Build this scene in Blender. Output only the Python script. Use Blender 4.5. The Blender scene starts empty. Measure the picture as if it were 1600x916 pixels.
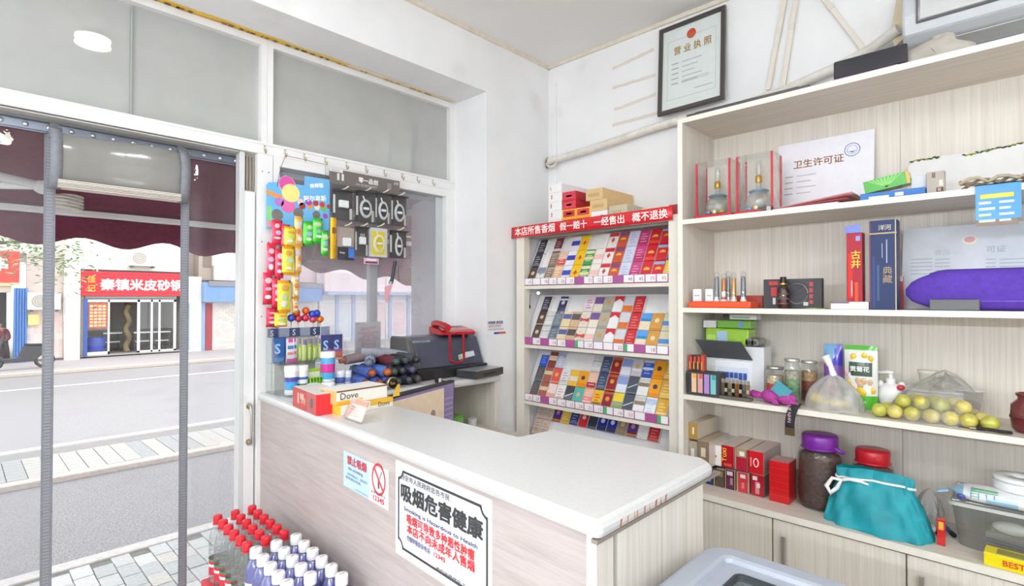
import bpy, bmesh, math, random
from mathutils import Vector, Matrix

# ------------------------------------------------------------------ camera, sky, exposure
SC = bpy.context.scene
FPX, CAM = 832.6, Vector((2.742, 2.28, 1.43))
YAW, PIT = math.atan2(795, FPX), math.atan2(10, FPX)
_fh = Vector((-math.cos(YAW), -math.sin(YAW), 0))
C_RT = Vector((-math.sin(YAW), math.cos(YAW), 0))
C_FW = _fh * math.cos(PIT) + Vector((0, 0, math.sin(PIT)))
C_UP = _fh * -math.sin(PIT) + Vector((0, 0, math.cos(PIT)))
cam_data = bpy.data.cameras.new('camera')
cam_data.sensor_width = 36.0
cam_data.lens = FPX / 1600 * 36.0
cam_data.clip_start, cam_data.clip_end = 0.02, 200
cam = bpy.data.objects.new('camera', cam_data)
SC.collection.objects.link(cam)
cam.matrix_world = Matrix(((C_RT.x, C_UP.x, -C_FW.x, CAM.x), (C_RT.y, C_UP.y, -C_FW.y, CAM.y),
                           (C_RT.z, C_UP.z, -C_FW.z, CAM.z), (0, 0, 0, 1)))
SC.camera = cam

SKY_STRENGTH = 2.65
LAMP_WATTS = 34.0
FILL_TUBE_GLOW = 205.0
world = bpy.data.worlds.new('overcast_sky'); SC.world = world
world.use_nodes = True
_bg = world.node_tree.nodes['Background']
_bg.inputs[0].default_value = (0.96, 0.975, 1.0, 1)
_bg.inputs[1].default_value = SKY_STRENGTH
SC.view_settings.view_transform = 'Standard'
SC.view_settings.look = 'None'
SC.view_settings.gamma = 1.0
SC.view_settings.use_curve_mapping = False
SC.view_settings.exposure = 0.0
SC.cycles.max_bounces = 10
SC.cycles.diffuse_bounces = 6
SC.cycles.transparent_max_bounces = 24
SC.cycles.sample_clamp_indirect = 6.0
SC.cycles.caustics_reflective = False
SC.cycles.caustics_refractive = False
SC.cycles.use_denoising = True
random.seed(7)

# ------------------------------------------------------------------ helpers
def at(px, py, ax, v):
    """point of the plane ax = v that is seen at pixel (px, py) of the photograph"""
    d = C_FW + C_RT * ((px - 800) / FPX) - C_UP * ((py - 458) / FPX)
    i = 'xyz'.index(ax)
    return CAM + d * ((v - CAM[i]) / d[i])

def lin(c):
    if isinstance(c, str):
        c = c.lstrip('#'); c = [int(c[i:i + 2], 16) / 255 for i in (0, 2, 4)]
    return tuple((x / 12.92 if x <= .04045 else ((x + .055) / 1.055) ** 2.4) for x in c[:3]) + (1,)

_mats = {}
def mat(name, rough=.5, metal=0, noise=.06, scale=30, col=None, bump=0, spec=.5, emit=0, coat=0, stretch=None, dark=None):
    """Principled material; colour from the mesh colours ('Col') unless col is given, with procedural mottling"""
    if name in _mats: return _mats[name]
    m = bpy.data.materials.new(name); m.use_nodes = True
    nt = m.node_tree; N = nt.nodes; L = nt.links
    b = N['Principled BSDF']
    b.inputs['Roughness'].default_value = rough; b.inputs['Metallic'].default_value = metal
    b.inputs['Specular IOR Level'].default_value = spec
    if coat: b.inputs['Coat Weight'].default_value = coat; b.inputs['Coat Roughness'].default_value = .08
    if col is None:
        a = N.new('ShaderNodeAttribute'); a.attribute_name = 'Col'; src = a.outputs['Color']
    else:
        a = N.new('ShaderNodeRGB'); a.outputs[0].default_value = lin(col); src = a.outputs[0]
    tc = N.new('ShaderNodeTexCoord'); mp = N.new('ShaderNodeMapping')
    L.new(tc.outputs['Object'], mp.inputs[0])
    if stretch: mp.inputs['Scale'].default_value = stretch
    nz = N.new('ShaderNodeTexNoise'); nz.inputs['Scale'].default_value = scale; nz.inputs['Detail'].default_value = 4
    L.new(mp.outputs[0], nz.inputs['Vector'])
    mr = N.new('ShaderNodeMapRange'); mr.inputs['From Min'].default_value = .3; mr.inputs['From Max'].default_value = .7
    mr.inputs['To Min'].default_value = 1 - noise; mr.inputs['To Max'].default_value = 1 + noise * .4
    L.new(nz.outputs['Fac'], mr.inputs[0])
    mx = N.new('ShaderNodeMix'); mx.data_type = 'RGBA'; mx.blend_type = 'MULTIPLY'; mx.inputs[0].default_value = 1
    L.new(src, mx.inputs[6]); L.new(mr.outputs[0], mx.inputs[7])
    out = mx.outputs[2]
    if dark:                                   # (colour, scale, threshold, amount): stains with a shape of their own
        n2 = N.new('ShaderNodeTexNoise'); n2.inputs['Scale'].default_value = dark[1]; n2.inputs['Detail'].default_value = 7
        L.new(tc.outputs['Object'], n2.inputs['Vector'])
        r2 = N.new('ShaderNodeMapRange'); r2.inputs['From Min'].default_value = dark[2]; r2.inputs['From Max'].default_value = dark[2] + .16
        r2.inputs['To Max'].default_value = dark[3]
        L.new(n2.outputs['Fac'], r2.inputs[0])
        m3 = N.new('ShaderNodeMix'); m3.data_type = 'RGBA'
        L.new(r2.outputs[0], m3.inputs[0]); L.new(out, m3.inputs[6]); m3.inputs[7].default_value = lin(dark[0])
        out = m3.outputs[2]
    L.new(out, b.inputs['Base Color'])
    if bump:
        bp = N.new('ShaderNodeBump'); bp.inputs['Strength'].default_value = bump; bp.inputs['Distance'].default_value = .004
        L.new(nz.outputs['Fac'], bp.inputs['Height']); L.new(bp.outputs[0], b.inputs['Normal'])
    if emit:
        L.new(out, b.inputs['Emission Color']); b.inputs['Emission Strength'].default_value = emit
    _mats[name] = m
    return m

def clear(name, tint=(.97, .98, .98), haze=.0, hazecol='#e8e8e8', refl=.05, rough=.0, edge=.5, wr=0, scale=8):
    """thin clear sheet: lets light straight through, mirrors more at a slant, optional milky haze"""
    if name in _mats: return _mats[name]
    m = bpy.data.materials.new(name); m.use_nodes = True
    nt = m.node_tree; N = nt.nodes; L = nt.links
    N.remove(N['Principled BSDF'])
    tr = N.new('ShaderNodeBsdfTransparent'); tr.inputs[0].default_value = (*tint, 1)
    gl = N.new('ShaderNodeBsdfGlossy'); gl.inputs['Roughness'].default_value = rough
    df = N.new('ShaderNodeBsdfDiffuse'); df.inputs[0].default_value = lin(hazecol)
    tl = N.new('ShaderNodeBsdfTranslucent'); tl.inputs[0].default_value = lin(hazecol)
    hz = N.new('ShaderNodeMixShader'); hz.inputs[0].default_value = .5
    L.new(df.outputs[0], hz.inputs[1]); L.new(tl.outputs[0], hz.inputs[2])
    m1 = N.new('ShaderNodeMixShader')
    tc = N.new('ShaderNodeTexCoord')
    nz = N.new('ShaderNodeTexNoise'); nz.inputs['Scale'].default_value = scale; nz.inputs['Detail'].default_value = 5
    L.new(tc.outputs['Object'], nz.inputs['Vector'])
    mr = N.new('ShaderNodeMapRange'); mr.inputs['From Min'].default_value = .35; mr.inputs['From Max'].default_value = .7
    mr.inputs['To Min'].default_value = haze * .88; mr.inputs['To Max'].default_value = haze * 1.12
    L.new(nz.outputs['Fac'], mr.inputs[0]); L.new(mr.outputs[0], m1.inputs[0])
    L.new(tr.outputs[0], m1.inputs[1]); L.new(hz.outputs[0], m1.inputs[2])
    lw = N.new('ShaderNodeLayerWeight'); lw.inputs['Blend'].default_value = .5
    pw = N.new('ShaderNodeMath'); pw.operation = 'POWER'; pw.inputs[1].default_value = 4
    L.new(lw.outputs['Facing'], pw.inputs[0])
    ml = N.new('ShaderNodeMath'); ml.operation = 'MULTIPLY_ADD'; ml.inputs[1].default_value = edge; ml.inputs[2].default_value = refl
    L.new(pw.outputs[0], ml.inputs[0])
    m2 = N.new('ShaderNodeMixShader'); L.new(ml.outputs[0], m2.inputs[0])
    L.new(m1.outputs[0], m2.inputs[1]); L.new(gl.outputs[0], m2.inputs[2])
    if wr:
        bp = N.new('ShaderNodeBump'); bp.inputs['Strength'].default_value = wr; bp.inputs['Distance'].default_value = .02
        L.new(nz.outputs['Fac'], bp.inputs['Height'])
        for q in (gl, lw): L.new(bp.outputs[0], q.inputs['Normal'])
    L.new(m2.outputs[0], N['Material Output'].inputs[0])
    _mats[name] = m
    return m

def wood(name, c1, c2, axis, sc=1.0, rough=.45):
    """bleached wood-grain laminate, grain along the given axis"""
    if name in _mats: return _mats[name]
    m = bpy.data.materials.new(name); m.use_nodes = True
    nt = m.node_tree; N = nt.nodes; L = nt.links; b = N['Principled BSDF']
    b.inputs['Roughness'].default_value = rough
    tc = N.new('ShaderNodeTexCoord'); mp = N.new('ShaderNodeMapping'); L.new(tc.outputs['Object'], mp.inputs[0])
    s = [55 * sc] * 3; s['xyz'.index(axis)] = 1.6
    mp.inputs['Scale'].default_value = s
    n1 = N.new('ShaderNodeTexNoise'); n1.inputs['Scale'].default_value = 1; n1.inputs['Detail'].default_value = 6; n1.inputs['Distortion'].default_value = .6
    L.new(mp.outputs[0], n1.inputs['Vector'])
    n2 = N.new('ShaderNodeTexNoise'); n2.inputs['Scale'].default_value = 4; n2.inputs['Detail'].default_value = 3
    L.new(mp.outputs[0], n2.inputs['Vector'])
    ad = N.new('ShaderNodeMath'); ad.operation = 'MULTIPLY_ADD'; ad.inputs[1].default_value = .45
    L.new(n2.outputs['Fac'], ad.inputs[0]); L.new(n1.outputs['Fac'], ad.inputs[2])
    cr = N.new('ShaderNodeValToRGB'); cr.color_ramp.elements[0].position = .5; cr.color_ramp.elements[1].position = .9
    cr.color_ramp.elements[0].color = lin(c2); cr.color_ramp.elements[1].color = lin(c1)
    L.new(ad.outputs[0], cr.inputs[0]); L.new(cr.outputs[0], b.inputs['Base Color'])
    _mats[name] = m
    return m

M_PAPER = lambda: mat('printed_paper', .55, noise=.03)
M_GLOSS = lambda: mat('glossy_print', .22, noise=.03, coat=.3)
M_PLAS = lambda: mat('plastic', .35, noise=.04)
M_CLOTH = lambda: mat('cloth', .85, noise=.15, scale=60, bump=.15)
M_METAL = lambda: mat('metal', .3, metal=.9, noise=.05)
M_PAINT = lambda: mat('painted_aluminium', .38, noise=.05, scale=6, dark=('#b9a98c', 9, .66, .35))
M_FOIL = lambda: mat('foil', .25, metal=.35, noise=.1, scale=60)
M_FILM = lambda: clear('clear_film', refl=.06, edge=.5, wr=.5, scale=25)
M_ACR = lambda: clear('acrylic', refl=.05, edge=.6)

def frame(o, r, u):
    o, r, u = Vector(o), Vector(r).normalized(), Vector(u).normalized()
    n = r.cross(u).normalized()
    u = n.cross(r)
    return Matrix(((r.x, u.x, n.x, o.x), (r.y, u.y, n.y, o.y), (r.z, u.z, n.z, o.z), (0, 0, 0, 1)))

XF = lambda o, ry=0: frame(o, (math.sin(ry), math.cos(ry), 0), (0, 0, 1))      # print facing +x (shelf wall): right = +y, up = z
YF = lambda o: frame(o, (-1, 0, 0), (0, 0, 1))                                   # print facing +y (window wall)

TINY = ('printed_lines', 'printed_marks', 'wrapper_print', 'header_marks', 'front_print', 'end_print', 'packet_print', 'card_lines', 'printed_labels', 'side_print', 'check_print')
class MB:
    """collects shapes for ONE mesh object"""
    def __init__(s): s.v = []; s.f = []; s.c = []; s.s = []; s.M = Matrix()
    def add(s, vs, fs, col='#ffffff', sm=False):
        n = len(s.v)
        s.v += [s.M @ Vector(p) for p in vs]
        for i, f in enumerate(fs):
            s.f.append([n + k for k in f]); s.s.append(sm)
            s.c.append(col[i % len(col)] if isinstance(col, list) else col)
        return s
    def box(s, x0, x1, y0, y1, z0, z1, col='#ffffff', **kw):
        """faces may get their own colour: bottom, top, back(-y), front(+y), left(-x), right(+x)"""
        v = [(x, y, z) for z in (z0, z1) for y in (y0, y1) for x in (x0, x1)]
        fs = [(0, 2, 3, 1), (4, 5, 7, 6), (0, 1, 5, 4), (2, 6, 7, 3), (0, 4, 6, 2), (1, 3, 7, 5)]
        cs = [kw.get(k, col) for k in ('bottom', 'top', 'back', 'front', 'left', 'right')]
        return s.add(v, fs, cs)
    def lathe(s, prof, n=20, col='#ffffff', c=(0, 0, 0), sm=True, cap=True):
        """prof: (r, z) or (r, z, colour of the band up to the next)"""
        v = []; f = []; cs = []
        for q in prof:
            for k in range(n):
                a = 2 * math.pi * k / n
                v.append((c[0] + q[0] * math.cos(a), c[1] + q[0] * math.sin(a), c[2] + q[1]))
        for i in range(len(prof) - 1):
            for k in range(n):
                f.append((i * n + k, i * n + (k + 1) % n, (i + 1) * n + (k + 1) % n, (i + 1) * n + k))
                cs.append(prof[i][2] if len(prof[i]) > 2 else col)
        s.add(v, f, cs, sm)
        if cap:
            if prof[0][0] > 1e-4: s.add(v[:n], [tuple(range(n))[::-1]], col if len(prof[0]) < 3 else prof[0][2])
            if prof[-1][0] > 1e-4: s.add(v[-n:], [tuple(range(n))], col if len(prof[-1]) < 3 else prof[-1][2])
        return s
    def tube(s, pts, r, n=8, col='#ffffff', closed=False, cap=True):
        pts = [Vector(p) for p in pts]; v = []; f = []; m = len(pts)
        rr = r if isinstance(r, (list, tuple)) else [r] * m
        prev = None
        for i, p in enumerate(pts):
            a = pts[(i - 1) % m] if closed or i else p; b = pts[(i + 1) % m] if closed or i < m - 1 else p
            t = (b - a).normalized()
            if prev is None:
                u = t.orthogonal().normalized()
            else:
                u = (prev - t * prev.dot(t)).normalized()
            prev = u; w = t.cross(u)
            for k in range(n):
                g = 2 * math.pi * k / n
                v.append(p + (u * math.cos(g) + w * math.sin(g)) * rr[i])
        for i in range(m if closed else m - 1):
            j = (i + 1) % m
            for k in range(n):
                f.append((i * n + k, i * n + (k + 1) % n, j * n + (k + 1) % n, j * n + k))
        s.add(v, f, col, True)
        if cap and not closed: s.add(v[:n], [tuple(range(n))[::-1]], col); s.add(v[-n:], [tuple(range(n))], col)
        return s
    def prism(s, poly, F, t, col='#ffffff', side=None):
        """2-D outline in frame F (its x, y), from depth 0 to t along the frame's normal"""
        n = len(poly); side = side or col
        v = [F @ Vector((x, y, 0)) for x, y in poly] + [F @ Vector((x, y, t)) for x, y in poly]
        s.add(v, [tuple(range(n))[::-1], tuple(range(n, 2 * n))], col)
        return s.add(v, [(i, (i + 1) % n, n + (i + 1) % n, n + i) for i in range(n)], side)
    def sphere(s, c, r, col='#ffffff', nu=14, nv=8):
        r = r if isinstance(r, (list, tuple)) else (r, r, r); v = []; f = []
        for j in range(nv + 1):
            t = math.pi * j / nv
            for i in range(nu):
                a = 2 * math.pi * i / nu
                v.append((c[0] + r[0] * math.sin(t) * math.cos(a), c[1] + r[1] * math.sin(t) * math.sin(a), c[2] - r[2] * math.cos(t)))
        for j in range(nv):
            for i in range(nu):
                f.append((j * nu + i, j * nu + (i + 1) % nu, (j + 1) * nu + (i + 1) % nu, (j + 1) * nu + i))
        return s.add(v, f, col, True)
    def sheet(s, fn, nu, nv, col='#ffffff', sm=True):
        v = [fn(i / nu, j / nv) for j in range(nv + 1) for i in range(nu + 1)]
        f = [(j * (nu + 1) + i, j * (nu + 1) + i + 1, (j + 1) * (nu + 1) + i + 1, (j + 1) * (nu + 1) + i) for j in range(nv) for i in range(nu)]
        cs = [col((i + .5) / nu, (j + .5) / nv) for j in range(nv) for i in range(nu)] if callable(col) else col
        return s.add(v, f, cs, sm)
    def build(s, name, m, parent=None, loc=None, rz=None, bevel=0, solid=0):
        me = bpy.data.meshes.new(name)
        me.from_pydata([tuple(p) for p in s.v], [], s.f)
        ca = me.color_attributes.new('Col', 'FLOAT_COLOR', 'CORNER')
        cache = {}; arr = []
        for f, c in zip(s.f, s.c):
            if c not in cache: cache[c] = lin(c)
            arr += list(cache[c]) * len(f)
        ca.data.foreach_set('color', arr)
        me.polygons.foreach_set('use_smooth', s.s)
        if bevel or solid:
            bm = bmesh.new(); bm.from_mesh(me)
            bmesh.ops.remove_doubles(bm, verts=bm.verts, dist=1e-5)
            if bevel:
                ed = [e for e in bm.edges if len(e.link_faces) == 2 and e.calc_face_angle(0) > .5]
                bmesh.ops.bevel(bm, geom=ed, offset=bevel, segments=2, affect='EDGES', profile=.5)
            if solid: bmesh.ops.solidify(bm, geom=bm.faces[:], thickness=solid)
            bm.to_mesh(me); bm.free()
        me.materials.append(m); me.update()
        o = bpy.data.objects.new(name, me); SC.collection.objects.link(o)
        if name in TINY: o['kind'] = 'stuff'
        if parent: o.parent = parent
        if loc is not None: o.location = loc
        if rz is not None: o.rotation_euler.z = rz
        return o

def thing(name, label, cat, loc=(0, 0, 0), rz=0, group=None):
    o = bpy.data.objects.new(name, None); SC.collection.objects.link(o)
    o.empty_display_size = .05
    o.location = loc; o.rotation_euler.z = rz
    return tag(o, label, cat, group)
def tag(o, label, cat=None, group=None):
    o['label'] = label
    if cat: o['category'] = cat
    if group: o['group'] = group
    return o
def struct(o, label=None, cat=None):
    o['kind'] = 'structure'
    if label: o['label'] = label
    if cat: o['category'] = cat
    return o
def copy_tree(o, parent=None):
    c = o.copy(); SC.collection.objects.link(c); c.parent = parent
    for ch in list(o.children): copy_tree(ch, c)
    return c

def text(body, F, size, col, parent, name='lettering', offset=0, align='LEFT', m=None, sx=1.0, sp=1.0, vertical=False, lift=.0006):
    """flat lettering as a mesh in frame F (x right, y up), baseline at the frame's origin"""
    if vertical: body = '\n'.join(body)
    c = bpy.data.curves.new(name, 'FONT'); c.body = body; c.size = 1; c.align_x = align
    c.resolution_u = 2; c.space_character = sp; c.space_line = 1.0
    o = bpy.data.objects.new('tmp', c); SC.collection.objects.link(o)
    dg = bpy.context.evaluated_depsgraph_get()
    me = bpy.data.meshes.new_from_object(o.evaluated_get(dg))
    bpy.data.objects.remove(o); bpy.data.curves.remove(c)
    if offset:                                  # heavier lettering: the glyphs laid over themselves, slightly shifted
        vs = [v.co.copy() for v in me.vertices]; fs = [list(p.vertices) for p in me.polygons]; n = len(vs); V = []; Fc = []
        for i, (dx, dy) in enumerate(((0, 0), (1, 1), (1, -1), (-1, 1), (-1, -1))):
            V += [(v.x + dx * offset, v.y + dy * offset, 1e-4 * i) for v in vs]; Fc += [[k + n * i for k in f] for f in fs]
        me = bpy.data.meshes.new(name); me.from_pydata(V, [], Fc)
    me.name = name
    X = F @ Matrix.Translation((0, 0, lift)) @ Matrix.Diagonal((size * sx, size, 1, 1))
    me.transform(X)
    ca = me.color_attributes.new('Col', 'FLOAT_COLOR', 'CORNER')
    ca.data.foreach_set('color', list(lin(col)) * len(ca.data))
    me.materials.clear(); me.materials.append(m or M_PAPER())
    ob = bpy.data.objects.new(name, me); SC.collection.objects.link(ob)
    if parent: ob.parent = parent
    return ob

def lerp(a, b, t): return a + (b - a) * t
ORD = ['first', 'second', 'third', 'fourth', 'fifth', 'sixth', 'seventh', 'eighth', 'ninth', 'tenth', 'eleventh', 'twelfth',
       'thirteenth', 'fourteenth', 'fifteenth', 'sixteenth', 'seventeenth', 'eighteenth']
# ------------------------------------------------------------------ the room
W_WALL = mat('white_plaster', .8, col='#efeeee', noise=.05, scale=3, bump=.05, dark=('#cfc6b8', 3.2, .63, .35))
W_CEIL = mat('ceiling_paint', .85, col='#eae7e4', noise=.03, scale=2)
FY = -.285                                     # inner face of the shopfront frame
H_CEIL = 2.99
struct(MB().box(-.12, 4.7, FY - .08, 4.7, -.12, 0).build('floor', mat('floor_tiles', .35, col='#cfcac2', noise=.08, scale=4)))
struct(MB().box(-.12, 4.7, -.45, 4.7, H_CEIL, H_CEIL + .12).build('ceiling', W_CEIL))
struct(MB().box(-.12, 0, -.45, 4.7, 0, H_CEIL).build('wall_right', W_WALL))
w = MB()
w.box(0, 4.7, -.40, 0, 2.662, H_CEIL); w.box(0, .572, -.40, 0, 0, 2.662); w.box(3.9, 4.7, -.40, 0, 0, 2.662)
w.box(.572, 1.70, -.40, FY - .075, 0, .90)
struct(w.build('wall_front', W_WALL))
struct(MB().box(0, 4.7, 4.6, 4.7, 0, H_CEIL).build('wall_back', W_WALL))
struct(MB().box(4.6, 4.7, 0, 4.6, 0, H_CEIL).build('wall_left', W_WALL))
CREAM = mat('cream_trim', .6, col='#e2d7c6', noise=.1, scale=20)
struct(MB().box(0, 4.6, 0, .014, H_CEIL - .022, H_CEIL).build('trim_1', CREAM))
struct(MB().box(0, .014, 0, 4.6, H_CEIL - .022, H_CEIL).build('trim_2', CREAM))
struct(MB().box(0, .012, .04, .075, .9, 2.86).build('trim_3', W_WALL))              # raised plaster strip beside the corner

# shopfront frame
PNT = M_PAINT(); WH = '#ebe9e8'
FD = FY - .06
head = MB().box(.572, 3.9, FD, FY, 2.112, 2.165, WH).box(.572, 3.9, FD - .01, FY + .004, 2.155, 2.165, WH).box(1.85, 3.9, FD, FY - .004, 2.102, 2.107, '#c9c6c2')
struct(head.build('trim_4', PNT, bevel=.003))
GLS = clear('window_glass', tint=(.80, .835, .825), haze=.55, hazecol='#f0f0ec', refl=.09, edge=.5, scale=2.5)  # haze pales the transom panes in place of reflected ceiling light
GLS2 = clear('dusty_window_glass', tint=(.90, .91, .92), haze=.26, hazecol='#ecebef', refl=.05, edge=.5, scale=3)

def window(name, x0, x1, z0, z1, tl, tr, tb, tt, gl, label, y=FY):
    r = bpy.data.objects.new(name, None); SC.collection.objects.link(r); r.location = ((x0 + x1) / 2, y, z0); struct(r, label)
    o = r.location
    fr = MB(); fr.M = Matrix.Translation(-o)
    fr.box(x0, x0 + tl, FD, y, z0, z1, WH).box(x1 - tr, x1, FD, y, z0, z1, WH)
    fr.box(x0 + tl, x1 - tr, FD, y, z0, z0 + tb, WH).box(x0 + tl, x1 - tr, FD, y, z1 - tt, z1, WH)
    fr.build('window_frame', PNT, r)
    g = MB(); g.M = Matrix.Translation(-o)
    g.box(x0 + tl * .5, x1 - tr * .5, FD + .022, FD + .027, z0 + tb * .5, z1 - tt * .5)
    g.build('window_pane', gl, r)
    return r
window('window_1', .572, 1.728, 2.165, 2.662, .042, .027, .004, .036, GLS, 'transom pane of the shopfront beside the wall, white frame')
t2 = window('window_2', 1.729, 3.9, 2.165, 2.662, .027, .04, .004, .036, GLS, 'long transom pane of the shopfront above the doorway')
MB().box(-.003, .003, -.052, -.022, .01, .45, '#9a9d98').build('glass_joint', PNT, t2, loc=(at(204, 100, 'y', FD + .025).x - t2.location.x, 0, 0))
w3 = window('window_3', .572, 1.698, .95, 2.112, .074, .03, .04, .045, GLS2, 'dusty side window of the shopfront behind the hanging goods')
for (xa, xb, d) in ((.646, .70, .012), (1.10, 1.15, .028)):                           # sliding sash stiles
    MB().box(xa - w3.location.x, xb - w3.location.x, -.05 - d, -.02 - d, .04, 1.11, '#c5c7c8').build('sash_stile', PNT, w3)
MB().box(.08 - .563, .50, -.075, -.05, 1.085, 1.105, '#8d9090').build('sash_track', PNT, w3)

# doorway: post, sliding-door channel and the drawn-back door leaf with its handle
d = bpy.data.objects.new('door_1', None); SC.collection.objects.link(d); d.location = (1.77, FY, 0); struct(d, 'white aluminium sliding door edge and post beside the counter')
MB().box(-.07, 0, -.06, 0, 0, 2.112, WH).build('door_post', PNT, d, bevel=.002)
MB().box(0, .07, -.075, -.05, 0, 2.112, '#d9d7d4').build('door_track', PNT, d)
leaf = MB().box(.006, .052, -.045, -.012, 0, 1.93, WH).build('door_leaf', PNT, d, bevel=.003)
MB().box(.052, .075, -.048, -.012, 0, 2.11, '#d2d3d2').build('door_edge', PNT, d, bevel=.002)
ch = MB()
for k in range(3): ch.box(.008 + k * .015, .011 + k * .015, -.049, -.03, 1.94, 2.10, '#a79b88')
ch.build('lock_channel', PNT, d)
hd = MB().tube([(.03, -.012, .765), (.03, .012, .772), (.03, .022, .80), (.03, .024, .86), (.03, .022, .915), (.03, .012, .94), (.03, -.012, .947)], [.009, .008, .005, .006, .005, .008, .009], 8, '#b9b4aa')
hd.sphere((.03, -.008, .775), .012, '#9a7c50').sphere((.03, -.008, .937), .012, '#9a7c50')
hd.build('handle', M_METAL(), d)
for zz in (1.35, 2.03, 1.70): MB().sphere((-.02, .001, zz), .003, '#444444', 6, 4).sphere((-.05, .001, zz), .003, '#444444', 6, 4).build('screw', M_METAL(), d)

# yellow warning tape stuck along the top of the frame
tp = thing('warning_tape', 'yellow printed warning tape stuck along the top of the shopfront frame', 'tape', (2.2, FY, 2.655))
def tapecol(u, v):
    x = 3.0 + (.60 - 3.0) * u
    return '#e0b23c' if x > 1.62 else ('#e3c06a' if x > 1.3 else '#e6d6b4')
MB().sheet(lambda u, v: (3.0 + (.60 - 3.0) * u - 2.2, .002 + .035 * v + .003 * math.sin(u * 60), .0055 - .001 * v - .003 * (1 - v)), 60, 1, tapecol).build('tape_strip', mat('tape', .5, noise=.12, scale=14), tp, solid=.001)
mk = MB(); x = 2.95
while x > .75:
    wd = random.uniform(.008, .03)
    if random.random() < .72: mk.box(x - 2.2, x - 2.2 + wd, .012, .026, -.0022, -.0008, random.choice(['#6b5420', '#8a6a28', '#5a4a2a']) if x > 1.4 else '#b89a68')
    x -= wd + random.uniform(.006, .02)
mk.build('printed_marks', M_PAPER(), tp)

# ------------------------------------------------------------------ round ceiling lamps: the small mirrored one, two large ones added for fill
LAMP_COL = (.80, .915, 1)
def ceiling_lamp(x, y, r, watts, label):
    t = thing('ceiling_lamp', label, 'lamp', (x, y, H_CEIL), 0, 'round ceiling lamps')
    MB().lathe([(r * 1.12, 0), (r * 1.12, -.018), (r, -.022)], 32, '#f4f4f2').build('lamp_base', M_PLAS(), t)
    MB().lathe([(r, -.018), (r * .99, -.035), (r * .8, -.05), (0.001, -.056)], 32, '#fffdf8').build('diffuser', mat('lamp_diffuser', .5, col='#fffaf2', emit=26, noise=.01), t)
    ld = bpy.data.lights.new('lamp_light', 'AREA'); ld.shape = 'DISK'; ld.size = r * 2; ld.energy = watts; ld.color = LAMP_COL
    lo = bpy.data.objects.new('lamp_light', ld); SC.collection.objects.link(lo); lo.parent = t; lo.location = (0, 0, -.062)
    return t
ceiling_lamp(2.19, 1.02, .085, LAMP_WATTS * .14, 'small round white ceiling lamp mirrored in the long transom pane')
ceiling_lamp(2.9, 3.8, .24, LAMP_WATTS * .8, 'added large round fill lamp on the ceiling behind the camera')
ceiling_lamp(4.0, 1.9, .24, LAMP_WATTS * .5, 'added large round fill lamp on the ceiling left of the doorway')
def fill_tube_light(x, y, z, rz, watts, label):  # tubes added on the unseen wall as frontal fill for the shelves
    t = thing('fill_tube_light', label, 'lamp', (x, y, z), rz, 'added wall fill tubes')
    MB().box(-.62, .62, 0, .035, 0, .05, '#f0f0ee').build('fixture_body', M_PLAS(), t, bevel=.004)
    MB().tube([(-.58, .052, .025), (.58, .052, .025)], .018, 12, '#ffffff').build('glass_tube', mat('fill_tube_glow', .4, col=(.925, .965, 1), emit=watts, noise=.01), t)
fill_tube_light(4.6, 1.5, 1.85, math.pi / 2, FILL_TUBE_GLOW, 'added fill tube on the unseen left wall nearer the doorway')
fill_tube_light(4.6, 3.4, 1.85, math.pi / 2, FILL_TUBE_GLOW, 'added fill tube on the unseen left wall farther from the doorway')
# ------------------------------------------------------------------ outside: pavement, road, shops across the street
GZ = -.5
ASPH = mat('asphalt', .9, col='#9d9b9c', noise=.16, scale=60, bump=.5, dark=('#8d8a90', .6, .55, .5))
PAVE = mat('pavement_concrete', .9, noise=.14, scale=26, bump=.2, dark=('#9a9a96', 2.0, .6, .35))
struct(MB().box(-40, 20, -60, -16.4, GZ - .3, GZ - .06, '#b5b0b0').build('ground_far', PAVE), 'grey far pavement ground across the street')
struct(MB().box(-40, 20, -16.4, -.45, GZ - .3, GZ - .06).build('road', ASPH), 'pale grey asphalt road in front of the shop')
struct(MB().box(-8, 6, -5.27, -2.8, GZ - .06, GZ - .055).build('parking_lane', mat('lane_asphalt', .9, col='#8f8e90', noise=.45, scale=70, bump=.6, dark=('#77767a', .9, .56, .5))), 'rough grey parking lane before the shop')
def line(x0, x1, y0, y1, nm): struct(MB().box(x0, x1, y0, y1, GZ - .06, GZ - .056).build(nm, mat('road_paint', .8, col='#f2f2f2', noise=.12, scale=8)))
line(-40, 20, -7.3, -7.16, 'road_line_near'); line(-40, 20, -13.75, -13.63, 'road_line_far')
struct(MB().box(-40, 20, -16.45, -16.27, GZ - .06, GZ + .04, '#cfc4b8').build('kerb_far', PAVE, bevel=.02), 'pale stone kerb on the far side of the road')
# near pavement with its pavers
near = struct(MB().box(-3, 6, -2.66, -.36, GZ - .06, GZ - .012, '#73736f').build('pavement_near', PAVE), 'near pavement of small grey blocks outside the doorway')
struct(MB().box(-3, 6, -2.80, -2.665, GZ - .06, GZ + .005, '#b8b5b2').build('kerb_near', PAVE, bevel=.01), 'white kerb edge of the near pavement')
pm = []
for c in ('#b0b1b0', '#babab9', '#a6a9a9', '#b3b0ab'):
    o = MB().box(-.0575, .0575, -.098, .098, -.045, 0, c).build('paver', PAVE, bevel=.004); pm.append(o.data); bpy.data.objects.remove(o)
for i in range(22):
    x = 1.38 - .12 * 8 + i * .12
    off = random.choice((0, .1, .05))
    for j in range(5):
        y = -2.655 + .1 + j * .203 - off + .1
        if j == 0 and off > 0: pass
        o = bpy.data.objects.new('paver', random.choice(pm)); SC.collection.objects.link(o); o.parent = near
        o.location = (x, y, GZ - .002 + random.uniform(-.003, .003)); o.rotation_euler.z = random.uniform(-.015, .015)
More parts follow.
